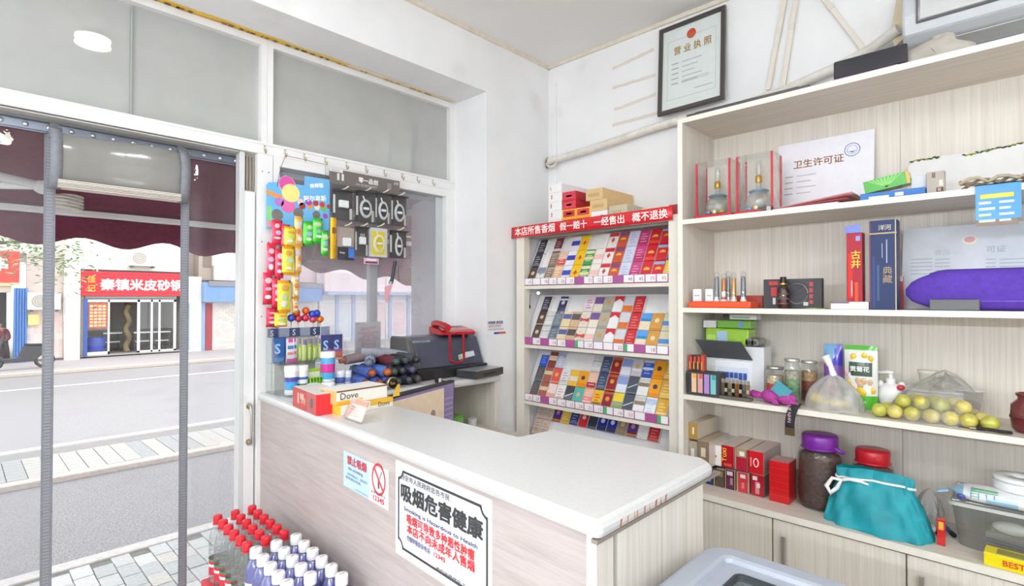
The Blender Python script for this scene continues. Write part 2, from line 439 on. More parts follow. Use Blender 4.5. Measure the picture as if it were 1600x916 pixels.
# paved strip between parking lane and carriageway
strip = struct(MB().box(-8, 6, -6.9, -5.42, GZ - .06, GZ - .02, '#8d8b89').build('pavement_strip', PAVE), 'narrow paved strip between the lanes')
struct(MB().box(-8, 6, -5.42, -5.26, GZ - .06, GZ + .012, '#b8afa8').build('kerb_strip', PAVE, bevel=.012), 'low pale kerb along the narrow paved strip')
sm = []
for c in ('#a5a5a3', '#9c9e9e', '#aeaca8'):
    b = MB()
    for k in range(7): b.box(-.082, .082, -.5 + k * .143, -.5 + k * .143 + .138, -.03, 0, c)
    o = b.build('paving_slab', PAVE); sm.append(o.data); bpy.data.objects.remove(o)
for i in range(24):
    o = bpy.data.objects.new('paving_slab', random.choice(sm)); SC.collection.objects.link(o); o.parent = strip
    o.location = (2.6 - .172 * i, -5.96, GZ + random.uniform(-.004, .004))

# porch over the shopfront
CONC = mat('porch_concrete', .85, col='#e2e3e0', noise=.12, scale=3, dark=('#8f9089', 2.2, .64, .6))
struct(MB().box(-.6, 6, -1.62, -.40, 2.76, 2.95).box(-.6, 6, -1.74, -1.62, 2.56, 2.95).build('porch_slab', CONC), 'grey concrete porch ceiling outside the transom')
struct(MB().box(.30, .50, -.85, -.405, GZ, 2.76).build('porch_pier', mat('pier_plaster', .8, col='#d5d2d8', noise=.1, scale=5)), 'grey plaster pier outside beside the window')

# maroon awning on folding arms
aw = thing('awning', 'maroon fabric awning with scalloped valance and white folding arms outside the door', 'awning', (1.6, -.46, 2.3))
A = Matrix.Translation((-1.6, .46, -2.3))
MAR = mat('awning_canvas', .9, col='#6a2c40', noise=.25, scale=40, bump=.1)
b = MB(); b.M = A; b.sheet(lambda u, v: (-.55 + 5.6 * u, -.47 - 1.23 * v, 2.19 - .24 * v - .03 * math.sin(math.pi * v)), 40, 8); b.build('canopy', MAR, aw, solid=.004)
def valz(x): return 1.765 + .028 * math.sin(2 * math.pi * (x - .02) / .42) - max(0, 1.75 - x) * .10
b = MB(); b.M = A; b.sheet(lambda u, v: (-.55 + 5.6 * u, -1.715 - .01 * math.sin(u * 90), lerp(1.93, valz(-.55 + 5.6 * u), v)), 130, 4); b.build('valance', MAR, aw, solid=.004)
b = MB(); b.M = A; b.box(-.55, 5.05, -1.735, -1.69, 1.915, 1.965, '#dcdad8'); b.build('front_bar', PNT, aw, bevel=.008)
b = MB(); b.M = A; b.box(-.55, 5.05, -.58, -.47, 2.12, 2.21, '#b8b6b4'); b.build('cassette', PNT, aw, bevel=.01)
for (xa, xe, xf) in ((4.2, 2.44, 3.4), (-.2, 1.15, .6)):
    b = MB(); b.M = A; b.tube([(xa, -.56, 2.12), (xe, -1.25, 2.0)], .024, 10, '#d6d5d3'); b.build('upper_arm', PNT, aw)
    b = MB(); b.M = A; b.tube([(xe, -1.25, 2.0), (xf, -1.70, 1.95)], .022, 10, '#e2e1df'); b.build('lower_arm', PNT, aw)
    b = MB(); b.M = A; b.sphere((xe, -1.25, 2.0), .045, '#cfcdc8'); b.build('elbow_joint', PNT, aw)
b = MB(); b.M = A; b.tube([(-.4, -1.52, 1.975), (4.9, -1.50, 2.045)], .02, 10, '#e4e3e1'); b.build('cross_bar', PNT, aw)
rp = thing('rope_coil', 'bundle of white wound cord tied to the awning arm outside the doorway', 'cord', (2.32, -1.42, 1.90))
b = MB()
for k in range(5): b.tube([(.055 * math.cos(t) , .035 * math.sin(t), .018 * k + .02 + .008 * math.cos(t)) for t in [i * math.pi / 8 for i in range(16)]], .0115, 7, '#cdc8be', closed=True)
b.build('cord_loops', M_CLOTH(), rp)
MB().lathe([(.05, .115), (.055, .125), (.055, .15), (.04, .16)], 16, '#d5d0c4').build('cord_knot', M_CLOTH(), rp)

# ---------------- shops across the street (plane y = -20.6)
FB = -20.6
WHITE = mat('facade_white', .85, col='#eeeae2', noise=.08, scale=.8, dark=('#d9cfbd', .9, .6, .4))
TILE = mat('facade_tiles', .6, noise=.1, scale=2)
b = MB()
b.box(-30, -3.25, FB - 6, FB - 2.0, GZ, 7, '#efe6dc').box(-3.25, -.2, FB - 6, FB - .02, 2.42, 7, '#f3efe6').box(-.2, 8, FB - 6, FB - .02, 2.9, 7, '#ece6d8')
fa = struct(b.build('facade_far', TILE), 'pale building fronts across the street')
# tiled wall and pillar left of the noodle shop
tw = thing('tiled_wall', 'pinkish tiled wall between blue doorway and white pillar across the street', 'wall', (.75, FB, GZ))
MB().box(-.52, .40, -.2, -.012, 0, 3.4, '#cfc2b8').build('wall_backing', TILE, tw)
tm = []
for c in ('#ecdcd4', '#e6d3cb', '#f0e4dc'):
    o = MB().box(0, .088, -.012, 0, 0, .195, c).build('tile', TILE); tm.append(o.data); bpy.data.objects.remove(o)
for i in range(10):
    for j in range(9):
        o = bpy.data.objects.new('tile', random.choice(tm)); SC.collection.objects.link(o); o.parent = tw
        o.location = (-.5 + i * .09, 0, .02 + j * .2)
pl = thing('facade_pillar', 'white tiled pillar standing left of the red noodle shop sign', 'pillar', (.04, FB + .35, GZ - .06))
MB().box(-.19, .19, -.3, 0, 0, 4.2, '#f3efec').build('pillar_shaft', TILE, pl)
for k in range(5): MB().box(-.19 + k * .076 + .003, -.19 + (k + 1) * .076 - .003, 0, .012, .03, 3.3, '#f7f3f1').build('pillar_tile', TILE, pl)
def aircon(x, z, y, label, w=.80, h=.55):
    t = thing('air_conditioner', label, 'air conditioner', (x, y, z), 0, 'outdoor air conditioners')
    MB().box(0, w, -.28, 0, 0, h, '#f1eee6').build('casing', PNT, t, bevel=.01)
    f = [(.21 * math.cos(a), .21 * math.sin(a)) for a in [i * math.pi / 12 for i in range(24)]]
    MB().prism(f, frame((w * .64, .001, h * .5), (-1, 0, 0), (0, 0, 1)), .012, '#c8c2b8').build('fan_grille', M_PLAS(), t)
    g = MB()
    for rr in (.06, .12, .18): g.tube([(w * .64 + rr * math.cos(a), .016, h * .5 + rr * math.sin(a)) for a in [i * math.pi / 10 for i in range(20)]], .006, 5, '#8c8880', closed=True)
    g.build('grille_rings', M_PLAS(), t)
    for k in (0.05, w - .13): MB().box(k, k + .05, -.3, .02, -.06, 0, '#6a6660').build('bracket', M_METAL(), t)
    return t
aircon(-2.30, 2.62, FB + .30, 'outdoor air conditioner mounted above the red noodle shop sign')
aircon(.34, 1.10, FB + .32, 'outdoor air conditioner beside the blue column across the street')
yb = thing('meter_box', 'small yellow meter box on the tiled wall across the street', 'box', (.84, FB + .002, .60))
MB().box(0, .28, 0, .1, 0, .36, '#ecd07a').build('box_body', M_PLAS(), yb, bevel=.01); MB().box(.03, .25, .1, .106, .03, .33, '#f2dc92').build('box_door', M_PLAS(), yb)
# blue corrugated column
bc = thing('blue_column', 'blue corrugated column beside the dark doorway across the street', 'column', (1.29, FB + .1, GZ - .06))
MB().box(-.15, .15, -.25, -.02, 0, 2.35, '#3b70b8').build('column_core', PNT, bc)
for k in range(5): MB().tube([(-.13 + k * .065, 0, 0), (-.13 + k * .065, 0, 2.35)], .026, 8, '#4c86cc').build('column_rib', PNT, bc)
# dark doorway at the left with red sign above
ds = thing('dark_shop', 'dark open shop front at the left edge under the red sign', 'shop', (2.6, FB, GZ))
MB().box(-1.1, 2.2, -2.2, -2.1, 0, 2.4, '#4a4646').build('back_wall', TILE, ds)
MB().box(-1.1, 2.2, -2.1, .05, 2.15, 2.45, '#cfc2aa').build('lintel', TILE, ds)
MB().box(-1.1, 2.2, -2.1, 0, -.02, .02, '#6a6565').build('shop_floor', TILE, ds)
MB().box(-.7, 1.6, -1.6, -1.1, .02, .8, '#7d2f30').build('red_counter', M_PLAS(), ds)
s = thing('red_shop_sign', 'red shop sign with white characters partly behind leaves', 'sign', (2.3, FB + .06, 1.95))
MB().box(-.98, 1.6, 0, .08, 0, .98, '#d8402e').build('sign_board', M_PLAS(), s)
MB().box(-.99, 1.6, .0, .07, -.1, -.005, '#e9c79a').build('sign_edge', M_PLAS(), s)
text('88串', frame((.10, .085, .42), (-1, 0, 0), (0, 0, 1)), .42, '#fbf5f0', s, offset=.03)
# the noodle shop
ns = thing('noodle_shop', 'white framed noodle shop front with glass doors across the street', 'shop', (-1.75, FB, GZ))
b = MB().box(-1.5, 1.52, -2.6, -2.5, 0, 2.9, '#a9a6a0').box(-1.5, -1.42, -2.5, -.06, 0, 2.9, '#bdb9b0').box(1.44, 1.52, -2.5, -.06, 0, 2.9, '#bdb9b0')
b.build('inner_walls', TILE, ns)
MB().box(-1.5, 1.52, -2.5, -.06, 2.85, 2.9, '#d0cdc4').build('inner_ceiling', TILE, ns)
MB().box(-1.5, 1.52, -2.5, .0, -.02, .03, '#b0aaa4').build('shop_floor', TILE, ns)
MB().box(-1.28, 1.42, -.06, -.04, 1.96, 2.08, '#b9b9b6').build('transom_panel', PNT, ns)
b = MB()
for (xa, xb) in ((1.38, 1.46), (.75, .80), (-.13, -.05), (-.52, -.46), (-.76, -.70), (-1.26, -1.18)): b.box(xa, xb, -.07, 0, .03, 1.92, '#fbfaf8')
b.box(-1.26, 1.46, -.07, 0, 1.84, 1.93, '#fbfaf8').box(.75, 1.46, -.07, 0, .03, .13, '#fbfaf8').box(-1.26, -.05, -.07, 0, .03, .09, '#fbfaf8')
b.build('door_frame', PNT, ns)
for (xa, xb) in ((.80, 1.38), (-.46, -.13), (-.70, -.52), (-1.18, -.76)): MB().box(xa, xb, -.04, -.035, .06, 1.9).build('glass_door', M_ACR(), ns)
po = MB().box(.82, 1.32, -.03, -.028, .95, 1.80, '#ef6a3a')
for i in range(4):
    for j in range(7): po.box(.86 + i * .115, .95 + i * .115, -.028, -.026, 1.0 + j * .11, 1.07 + j * .11, '#f8c9a0' if (i + j) % 3 else '#fbe8d8')
po.build('menu_poster', M_PAPER(), ns)
MB().lathe([(.24, .0), (.27, .08), (.27, .55), (.24, .58)], 20, '#3f55b8').build('blue_barrel', M_PLAS(), ns, loc=(1.08, -.35, .03))
MB().box(1.36, 1.47, .0, .03, 0, 1.95, '#4a68b0').build('blue_edge', PNT, ns)
b = MB(); b.tube([(.15 + .05 * math.sin(k * .9), -.5 + .05 * math.cos(k * .9), .05 + k * .09) for k in range(20)], .10, 8, '#8a7c60'); b.build('twisted_post', TILE, ns)
for (xx, yy) in ((-.35, -.9), (-.95, -.8), (.5, -1.2)):
    b = MB().box(xx - .28, xx + .28, yy - .25, yy + .25, .68, .73, '#f4f4f4').box(xx - .24, xx + .24, yy - .2, yy + .2, .36, .40, '#e9e9e9')
    for sx in (-1, 1):
        for sy in (-1, 1): b.box(xx + sx * .24 - .015, xx + sx * .24 + .015, yy + sy * .21 - .015, yy + sy * .21 + .015, .03, .68, '#6a6a6a')
    b.build('table', M_PLAS(), ns)
sg = thing('noodle_sign', 'red slatted shop sign with white characters over the noodle shop', 'sign', (-1.69, FB + .05, 1.55))
MB().box(-1.50, 1.53, 0, .05, 0, .86, '#b02a32').build('sign_backing', M_PLAS(), sg)
for k in range(8): MB().box(-1.49, 1.52, .05, .075, .008 + k * .106, .008 + k * .106 + .098, '#d8343e').build('sign_slat', M_PLAS(), sg)
MB().box(-1.53, 1.55, 0, .09, .86, .90, '#4a4648').build('sign_cap', M_METAL(), sg)
text('秦镇米皮砂锅', frame((.98, .078, .24), (-1, 0, 0), (0, 0, 1)), .415, '#ffffff', sg, offset=.028)
text('佳', frame((1.34, .078, .47), (-1, 0, 0), (0, 0, 1)), .24, '#f2b73a', sg, offset=.02)
text('记', frame((1.34, .078, .17), (-1, 0, 0), (0, 0, 1)), .24, '#f2b73a', sg, offset=.02)
# right of the shop: white pier, blue awning, bricked arch
MB_ = MB().box(-3.85, -3.27, FB - .3, FB + .02, GZ - .06, 2.3, '#f2ede8').box(-3.45, -3.3, FB + .02, FB + .04, GZ, 1.3, '#9fb6d8')
tag(MB_.build('white_pier', TILE), 'white rendered pier right of the noodle shop', 'wall')
bw = thing('brick_front', 'pale brick shop front with red edge below a blue canopy', 'wall', (-5.2, FB - .1, GZ - .06))
MB().box(-3.4, 1.34, -.3, 0, 0, 1.9, '#ece4dc').build('wall_panel', TILE, bw)
bk = []
for c in ('#f1e8e0', '#e6dcd2', '#f6efe8'):
    o = MB().box(0, .19, 0, .014, 0, .085, c).build('brick', TILE); bk.append(o.data); bpy.data.objects.remove(o)
for j in range(18):
    for i in range(5):
        o = bpy.data.objects.new('brick', random.choice(bk)); SC.collection.objects.link(o); o.parent = bw; o.location = (-.15 + i * .2 - (j % 2) * .1, 0, .04 + j * .098)
MB().box(.93, 1.18, 0, .03, 0, 1.85, '#b04a52').build('red_edge', TILE, bw)
MB().box(1.2, 1.34, 0, .06, 0, 1.95, '#9cb8dc').build('blue_edge', TILE, bw)
MB().box(-3.4, 1.34, 0, .45, 1.9, 2.65, '#7aa2d6').box(-3.4, 1.2, .45, .5, 2.5, 2.7, '#8a8c94').build('blue_canopy', PNT, bw)
pk = thing('pink_building', 'pale pink building above the blue canopy across the street', 'building', (-7, FB - .6, 2.2))
MB().box(-3, 2.6, -1.0, 0, 0, 4.5, '#f6dcdc').build('pink_wall', TILE, pk)
MB().box(2.62, 3.1, -.6, .1, .0, 1.6, '#b9a898').build('tan_block', TILE, pk)
MB().box(2.2, 2.6, .002, .35, .0, .6, '#f4f1ea').build('balcony_box', TILE, pk)
MB().box(2.65, 2.95, .102, .12, .5, 1.4, '#7c7064').build('window_grille', M_METAL(), pk)
tk = thing('tree_trunk', 'pale brown curved tree trunk in front of the brick shop front', 'tree', (-5.0, -18.6, GZ - .06))
MB().tube([(.1, 0, 0), (.06, 0, .6), (0, 0, 1.1), (-.12, 0, 1.6), (-.4, 0, 2.1), (-.9, 0, 2.7)], [.22, .18, .165, .16, .15, .12], 12, '#b8a48e').build('trunk', mat('bark', .95, noise=.3, scale=12, bump=.6), tk)
# shop fronts seen through the side window
for i, (xa, xb, c1, c2, nm) in enumerate(((-11.2, -8.7, '#f3dede', '#aebfdd', 'pale pink shop front with light blue posts seen through the side window'),
                                          (-14.6, -11.3, '#f6e4e2', '#b4c2de', 'white shop front with blue canopy edge seen through the side window'),
                                          (-20.5, -14.7, '#efe9ea', '#c4c8d4', 'grey white shop front farthest right seen through the side window'))):
    t = thing('shop_front', nm, 'shop', ((xa + xb) / 2, FB - .1, GZ - .06), 0, 'shop fronts down the street')
    h = (xb - xa) / 2
    MB().box(-h, h, -.3, 0, 0, 4.6, '#f4efec').build('wall', TILE, t)
    MB().box(-h, h, 0, .5, 2.35, 3.2, c1).build('sign_band', M_PLAS(), t)
    MB().box(-h, h, 0, .8, 2.2, 2.34, c2).build('canopy', PNT, t)
    for k in range(3):
        xx = -h + (k + .5) * 2 * h / 3
        MB().box(xx - h * .25, xx + h * .25, .0, .03, .1, 1.95, '#fbfbfb').build('window', PNT, t)
        MB().box(xx - h * .21, xx + h * .21, .03, .04, .2, 1.85, random.choice(['#f1d6d8', '#dfe3ea', '#e9e2e0'])).build('pane', M_GLOSS(), t)
        MB().box(xx - h / 3 - .08, xx - h / 3 + .08, 0, .1, 0, 2.2, c2).build('post', PNT, t)
fl = thing('red_pennant', 'small red pennant hanging outside seen through the side window', 'flag', (-4.6, -9.0, 1.3))
MB().prism([(-.06, .42), (.20, .56), (.02, .05), (-.02, .05)], frame((0, 0, 0), (-1, 0, 0), (0, 0, 1)), .01, '#dc7a82').build('pennant_cloth', M_CLOTH(), fl)
MB().tube([(0, -.02, -1.86), (0, -.02, .95)], .02, 6, '#c8c8c8').build('pennant_pole', M_METAL(), fl)
# tree with pale leaves at the upper left
tr = thing('street_tree', 'leafy green street tree hanging over the shops at the left', 'tree', (3.6, -14.6, GZ - .06))
MB().tube([(0, 0, 0), (-.05, 0, 1.5), (-.2, .1, 2.6), (-.9, 0, 3.2), (-2.0, -.1, 3.35)], [.16, .14, .12, .07, .03], 10, '#7d6a58').build('trunk', _mats['bark'], tr)
lf = MB(); rg = random.Random(3)
for k in range(1500):
    u = rg.random(); cx = -.2 - 2.9 * u; cz = 3.15 + .5 * math.sin(u * 3) - .5 * u
    p = Vector((cx + rg.gauss(0, .25), rg.gauss(0, .45), cz + rg.gauss(0, .32)))
    a, bb = rg.uniform(0, 6.28), rg.uniform(-.6, .6); L = rg.uniform(.05, .10)
    d1 = Vector((math.cos(a), math.sin(a), bb)) * L; d2 = Vector((-math.sin(a), math.cos(a), rg.uniform(-.5, .5))) * L * .36
    lf.add([p - d1, p + d2, p + d1, p - d2], [(0, 1, 2, 3)], rg.choice(['#86a06a', '#9db884', '#6f8c58', '#b4c89c']))
lo = lf.build('foliage', mat('leaves', .6, noise=.1), tr); lo['kind'] = 'stuff'
# person sitting in the dark shop front, and a parked scooter on the far pavement
def skinned(name, joints, edges, radii, m, parent, cols='#222222', sub=2):
    me = bpy.data.meshes.new(name); me.from_pydata(joints, edges, []); o = bpy.data.objects.new(name, me); SC.collection.objects.link(o)
    sk = o.modifiers.new('skin', 'SKIN')
    for v, r in zip(me.skin_vertices[0].data, radii): v.radius = (r, r)
    me.skin_vertices[0].data[0].use_root = True
    o.modifiers.new('sub', 'SUBSURF').levels = sub
    dg = bpy.context.evaluated_depsgraph_get(); m2 = bpy.data.meshes.new_from_object(o.evaluated_get(dg)); bpy.data.objects.remove(o)
    ca = m2.color_attributes.new('Col', 'FLOAT_COLOR', 'POINT')
    for v, c in zip(m2.vertices, ca.data): c.color = lin(cols(v.co) if callable(cols) else cols)
    m2.materials.clear(); m2.materials.append(m); m2.polygons.foreach_set('use_smooth', [True] * len(m2.polygons))
    n = bpy.data.objects.new(name, m2); SC.collection.objects.link(n); n.parent = parent; return n
pe = thing('person', 'seated person in dark red top and black trousers at the left edge across the street', 'person', (1.74, FB - .35, GZ + .02))
J = [(0, 0, .52), (0, 0, .72), (.02, .02, .94), (.02, .03, 1.02), (.02, .04, 1.13), (.02, .05, 1.22),
     (-.09, .05, .52), (-.12, .42, .50), (-.16, .46, .26), (-.18, .44, .05), (-.18, .55, .03),
     (.09, .05, .52), (.08, .42, .54), (.02, .50, .28), (0, .52, .05), (0, .63, .03),
     (-.17, .02, .93), (-.22, .10, .70), (-.12, .28, .60), (-.10, .34, .59), (.19, .02, .93), (.24, .10, .70), (.12, .28, .62), (.10, .34, .60)]
Ed = [(0, 1), (1, 2), (2, 3), (3, 4), (4, 5), (0, 6), (6, 7), (7, 8), (8, 9), (9, 10), (0, 11), (11, 12), (12, 13), (13, 14), (14, 15), (2, 16), (16, 17), (17, 18), (18, 19), (2, 20), (20, 21), (21, 22), (22, 23)]
Rd = [.14, .14, .13, .055, .085, .075, .10, .075, .058, .045, .04, .10, .075, .058, .045, .04, .06, .05, .038, .04, .06, .05, .038, .04]
skinned('body', J, Ed, Rd, M_CLOTH(), pe, lambda c: '#2a2422' if c.z > 1.16 else ('#c89a80' if c.z > .99 else ('#1f1e22' if (c.z < .585 and c.y > .0 and abs(c.x) < .2) or c.z < .5 else '#7c2c30')))
MB().lathe([(.16, 0), (.17, .02), (.13, .36), (.17, .40)], 14, '#7a3434').build('stool', M_PLAS(), pe)
sc_ = thing('parked_scooter', 'dark scooter parked on the far pavement at the left edge', 'scooter', (1.45, -18.3, GZ - .06), math.radians(4))
for xx in (-.55, .55):
    MB().tube([(xx + .20 * math.cos(i * .524), 0, .24 + .20 * math.sin(i * .524)) for i in range(12)], .045, 8, '#242426', closed=True).build('wheel', M_PLAS(), sc_)
    MB().tube([(xx, -.04, .24), (xx, .04, .24)], .05, 8, '#8a8a8c').build('wheel_hub', M_METAL(), sc_)
MB().prism([(-.75, .40), (-.70, .62), (-.10, .66), (.02, .34), (.32, .32), (.42, .42), (.42, .30), (.30, .22), (-.30, .22), (-.55, .44)], frame((0, .11, 0), (1, 0, 0), (0, 0, 1)), .22, '#3a3a3e').build('scooter_body', M_PLAS(), sc_, bevel=.02)
MB().prism([(-.72, .62), (-.10, .66), (-.12, .72), (-.62, .70)], frame((0, .12, 0), (1, 0, 0), (0, 0, 1)), .24, '#242222').build('seat', M_CLOTH(), sc_, bevel=.02)
MB().tube([(.55, 0, .26), (.42, 0, .60), (.34, 0, .92)], .03, 8, '#5a5a5e').build('steering_column', M_METAL(), sc_)
MB().tube([(.30, -.28, .95), (.34, 0, .93), (.30, .28, .95)], .018, 8, '#3a3a3c').build('handlebar', M_METAL(), sc_)
# ------------------------------------------------------------------ counter
WD_H = wood('counter_laminate', '#bdb2ae', '#ab9f9b', 'y', 1.0)
WD_V = wood('shelf_laminate', '#e6dfd4', '#d5cbbf', 'z', 1.8)
WD_Y = wood('shelf_board', '#e2d9cd', '#cfc3b5', 'y', 1.6)
WD_F = mat('shelf_edge_band', .4, col='#ece6da', noise=.04)
STONE = mat('white_stone', .28, col='#d2d1cf', noise=.05, scale=90, dark=('#d6d1ca', 40, .62, .5))
FLATZ = frame((0, 0, 0), (1, 0, 0), (0, 1, 0))
poly = [(1.769, FY), (1.885, 1.692), (1.362, 1.692), (1.325, 1.652), (1.362, 1.15), (1.508, 1.13), (1.488, .13), (.575, .13), (.575, FY)]
ct = thing('counter', 'white stone shop counter with pale wood front running from the doorway', 'counter', (1.65, .7, 0))
OC = Matrix.Translation((-1.65, -.7, 0))
b = MB(); b.M = OC; b.prism(poly, frame((0, 0, .963), (1, 0, 0), (0, 1, 0)), .037); tag(b.build('worktop', STONE, ct, bevel=.014), 'white speckled stone worktop')
def fx(y): return 1.769 + (y - FY) * (1.885 - 1.769) / (1.692 - FY)
b = MB(); b.M = OC; b.prism([(fx(FY) - .035, FY), (fx(1.66) - .035, 1.66), (fx(1.66) - .018, 1.66), (fx(FY) - .018, FY)], FLATZ, .963); b.build('front_panel', WD_H, ct)
b = MB(); b.M = OC; b.box(fx(1.66) - .075, fx(1.66) - .016, 1.65, 1.674, 0, .963); b.build('corner_post', WD_V, ct)
for (xa, xb) in ((1.395, 1.60), (1.603, 1.79)):
    b = MB(); b.M = OC; b.box(xa, xb, 1.652, 1.672, 0, .963); b.build('end_panel', WD_V, ct)
b = MB(); b.M = OC; b.box(1.375, 1.394, 1.16, 1.67, 0, .963).box(1.394, 1.76, 1.15, 1.17, 0, .963); b.build('inner_panel', WD_V, ct)
b = MB(); b.M = OC; b.prism([(1.30, 1.69), (1.88, 1.69), (1.88, 1.705), (1.30, 1.705)], frame((0, -.02, .955), (1, 0, 0), (0, 1, 0)), .008); b.build('drip_edge', mat('drip_edge', .6, col='#8f8378', noise=.1), ct)
b = MB(); rg = random.Random(8)
for k in range(9):
    u = 1.62 + .20 * (k / 9) + rg.uniform(0, .018); b.prism([(0, 0), (.004, .002), (.006 + rg.uniform(-.004, .004), .018), (.002, .016)], OC @ frame((u, 1.6925, .969), (-1, 0, 0), (0, 0, 1)), .0006, rg.choice(['#b0603a', '#c88a5c', '#8a5a3a']))
o = b.build('edge_scuff', M_PAPER(), ct); o['kind'] = 'stuff'
# ledge cubby below the window end
cb = thing('ledge_cabinet', 'pale wooden open cubby under the window ledge beside the monitor', 'cabinet', (.9, 0, .45))
b = MB(); b.M = Matrix.Translation((-.9, 0, -.45)); b.box(.578, .600, -.28, .10, .30, .961); b.build('side_panel', WD_V, cb)
b = MB(); b.M = Matrix.Translation((-.9, 0, -.45)); b.box(.600, 1.45, -.275, -.255, .30, .961); b.build('back_panel', WD_V, cb)
b = MB(); b.M = Matrix.Translation((-.9, 0, -.45)); b.box(.600, 1.45, -.255, .30, .68, .70); b.build('desk_board', WD_Y, cb)
b = MB(); b.M = Matrix.Translation((-.9, 0, -.45)); b.box(1.43, 1.45, -.255, .28, 0.0, .68).box(.600, .618, .10, .28, 0, .68); b.build('desk_leg', WD_V, cb)

# ------------------------------------------------------------------ shelf unit on the right wall
SX = .374; SY0, SY1 = 1.107, 2.95
SH = [1.805, 1.391, .985]                      # upper faces of the three shelves
su = thing('shelf_unit', 'tall pale wooden shelf unit along the right wall holding goods', 'shelf', (.19, 2.0, .55))
OS = Matrix.Translation((-.19, -2.0, -.55))
def sbox(name, m, *a, par=None):
    b = MB(); b.M = OS; b.box(*a); return b.build(name, m, par or su)
sbox('side_panel', WD_V, .004, SX, SY0, SY0 + .024, .55, 2.285)
sbox('top_board', WD_Y, .004, SX, SY0 + .024, SY1, 2.262, 2.285)
sbox('end_panel', WD_V, .004, SX, SY1, SY1 + .024, .55, 2.285)
for y0, y1 in ((SY0 + .024, 1.92), (1.921, SY1)): sbox('back_panel', WD_V, .004, .016, y0, y1, .55, 2.262)
for z in SH:
    s_ = sbox('shelf_board', WD_Y, .016, SX - .003, SY0 + .024, SY1, z - .022, z)
    sbox('edge_band', WD_F, SX - .003, SX, SY0 + .024, SY1, z - .022, z, par=s_)
sbox('edge_band', WD_F, SX, SX + .002, SY0, SY0 + .024, .55, 2.285); sbox('edge_band', WD_F, SX, SX + .002, SY0 + .024, SY1, 2.262, 2.285)
# base cabinets: one long worktop, doors with bar handles
bc_ = thing('base_cabinet', 'pale wooden base cabinet below the shelves with flat doors', 'cabinet', (.19, 2.0, 0))
def bbox(name, m, *a, par=None, col='#ffffff'):
    b = MB(); b.M = Matrix.Translation((-.19, -2.0, 0)); b.box(*a, col); return b.build(name, m, par or bc_)
ZB = .55
bbox('cabinet_top', WD_Y, .004, .385, SY0, SY1 + .024, .522, ZB)
bbox('edge_strip', WD_F, .385, .389, SY0, SY1, .524, .548)
bbox('cabinet_body', WD_V, .004, .355, SY0, SY1 + .024, 0, .522)
dy = [SY0 + .01, 1.524, 1.976, 2.43, 2.88]
for i in range(4):
    dd = bbox('cabinet_door', WD_V, .357, .378, dy[i] + .003, dy[i + 1] - .003, .08, .516)
    yh = dy[i + 1] - .04 if i % 2 == 0 and False else dy[i] + .045
    if i:
        b = MB(); b.M = Matrix.Translation((-.19, -2.0, 0)); b.box(.378, .392, yh - .006, yh + .006, .33, .452, '#b4b1aa').box(.388, .396, yh - .007, yh + .007, .322, .46, '#d4d2cc')
        b.build('handle', M_METAL(), dd, bevel=.001)
bbox('kick_board', WD_Y, .33, .352, SY0, SY1, 0, .078)

# ------------------------------------------------------------------ chest freezer beside the counter end
fz = thing('chest_freezer', 'grey chest freezer with sliding glass lid at the end of the counter', 'freezer', (1.42, 1.715, 0))
GR = mat('freezer_plastic', .35, col='#a4a9b4', noise=.04)
MB().box(.03, .60, .03, 1.15, 0, .76, '#eef0f2').build('freezer_body', M_PLAS(), fz, bevel=.03)
def rring(b, x0, x1, y0, y1, r, ins, z0, z1, col):
    """rounded rectangular frame"""
    def loop(a, rr):
        P = []
        for cx, cy, s in ((x1 - a - rr, y1 - a - rr, 0), (x0 + a + rr, y1 - a - rr, 1), (x0 + a + rr, y0 + a + rr, 2), (x1 - a - rr, y0 + a + rr, 3)):
            for k in range(6): t = (s + k / 5) * math.pi / 2; P.append((cx + rr * math.cos(t), cy + rr * math.sin(t)))
        return P
    o, i = loop(0, r), loop(ins, max(r - ins, .012)); n = len(o)
    v = [(x, y, z1) for x, y in o] + [(x, y, z1) for x, y in i] + [(x, y, z0) for x, y in o] + [(x, y, z0) for x, y in i]
    f = []
    for k in range(n):
        j = (k + 1) % n
        f += [(k, j, n + j, n + k), (2 * n + k, 2 * n + j, j, k)[::1], (n + k, n + j, 3 * n + j, 3 * n + k), (3 * n + k, 3 * n + j, 2 * n + j, 2 * n + k)]
    b.add(v, f, col)
b = MB(); rring(b, 0, .63, 0, 1.18, .07, .06, .74, .825, '#b8bcc6'); b.build('rim', GR, fz, bevel=.012)
b = MB(); rring(b, .052, .578, .052, 1.128, .03, .045, .79, .812, '#c6cad2'); b.build('lid_frame', GR, fz, bevel=.004)
b = MB(); rring(b, .096, .534, .096, 1.084, .02, .006, .80, .815, '#3c3f44'); b.build('lid_seal', M_PLAS(), fz)
MB().box(.098, .532, .098, 1.08, .802, .807).build('lid_glass', clear('freezer_glass', tint=(.82, .86, .86), haze=.10, hazecol='#dfe6e6', refl=.06, edge=.5), fz)
MB().box(.06, .57, .06, 1.12, .762, .764, '#dfe6e8').build('liner', M_PLAS(), fz)
MB().tube([(.18, .20, .80), (.18, .20, .806)], .001, 5).sphere((.30, .19, .775), (.07, .05, .02), '#f4f5f5').build('frozen_bag', M_PLAS(), fz)

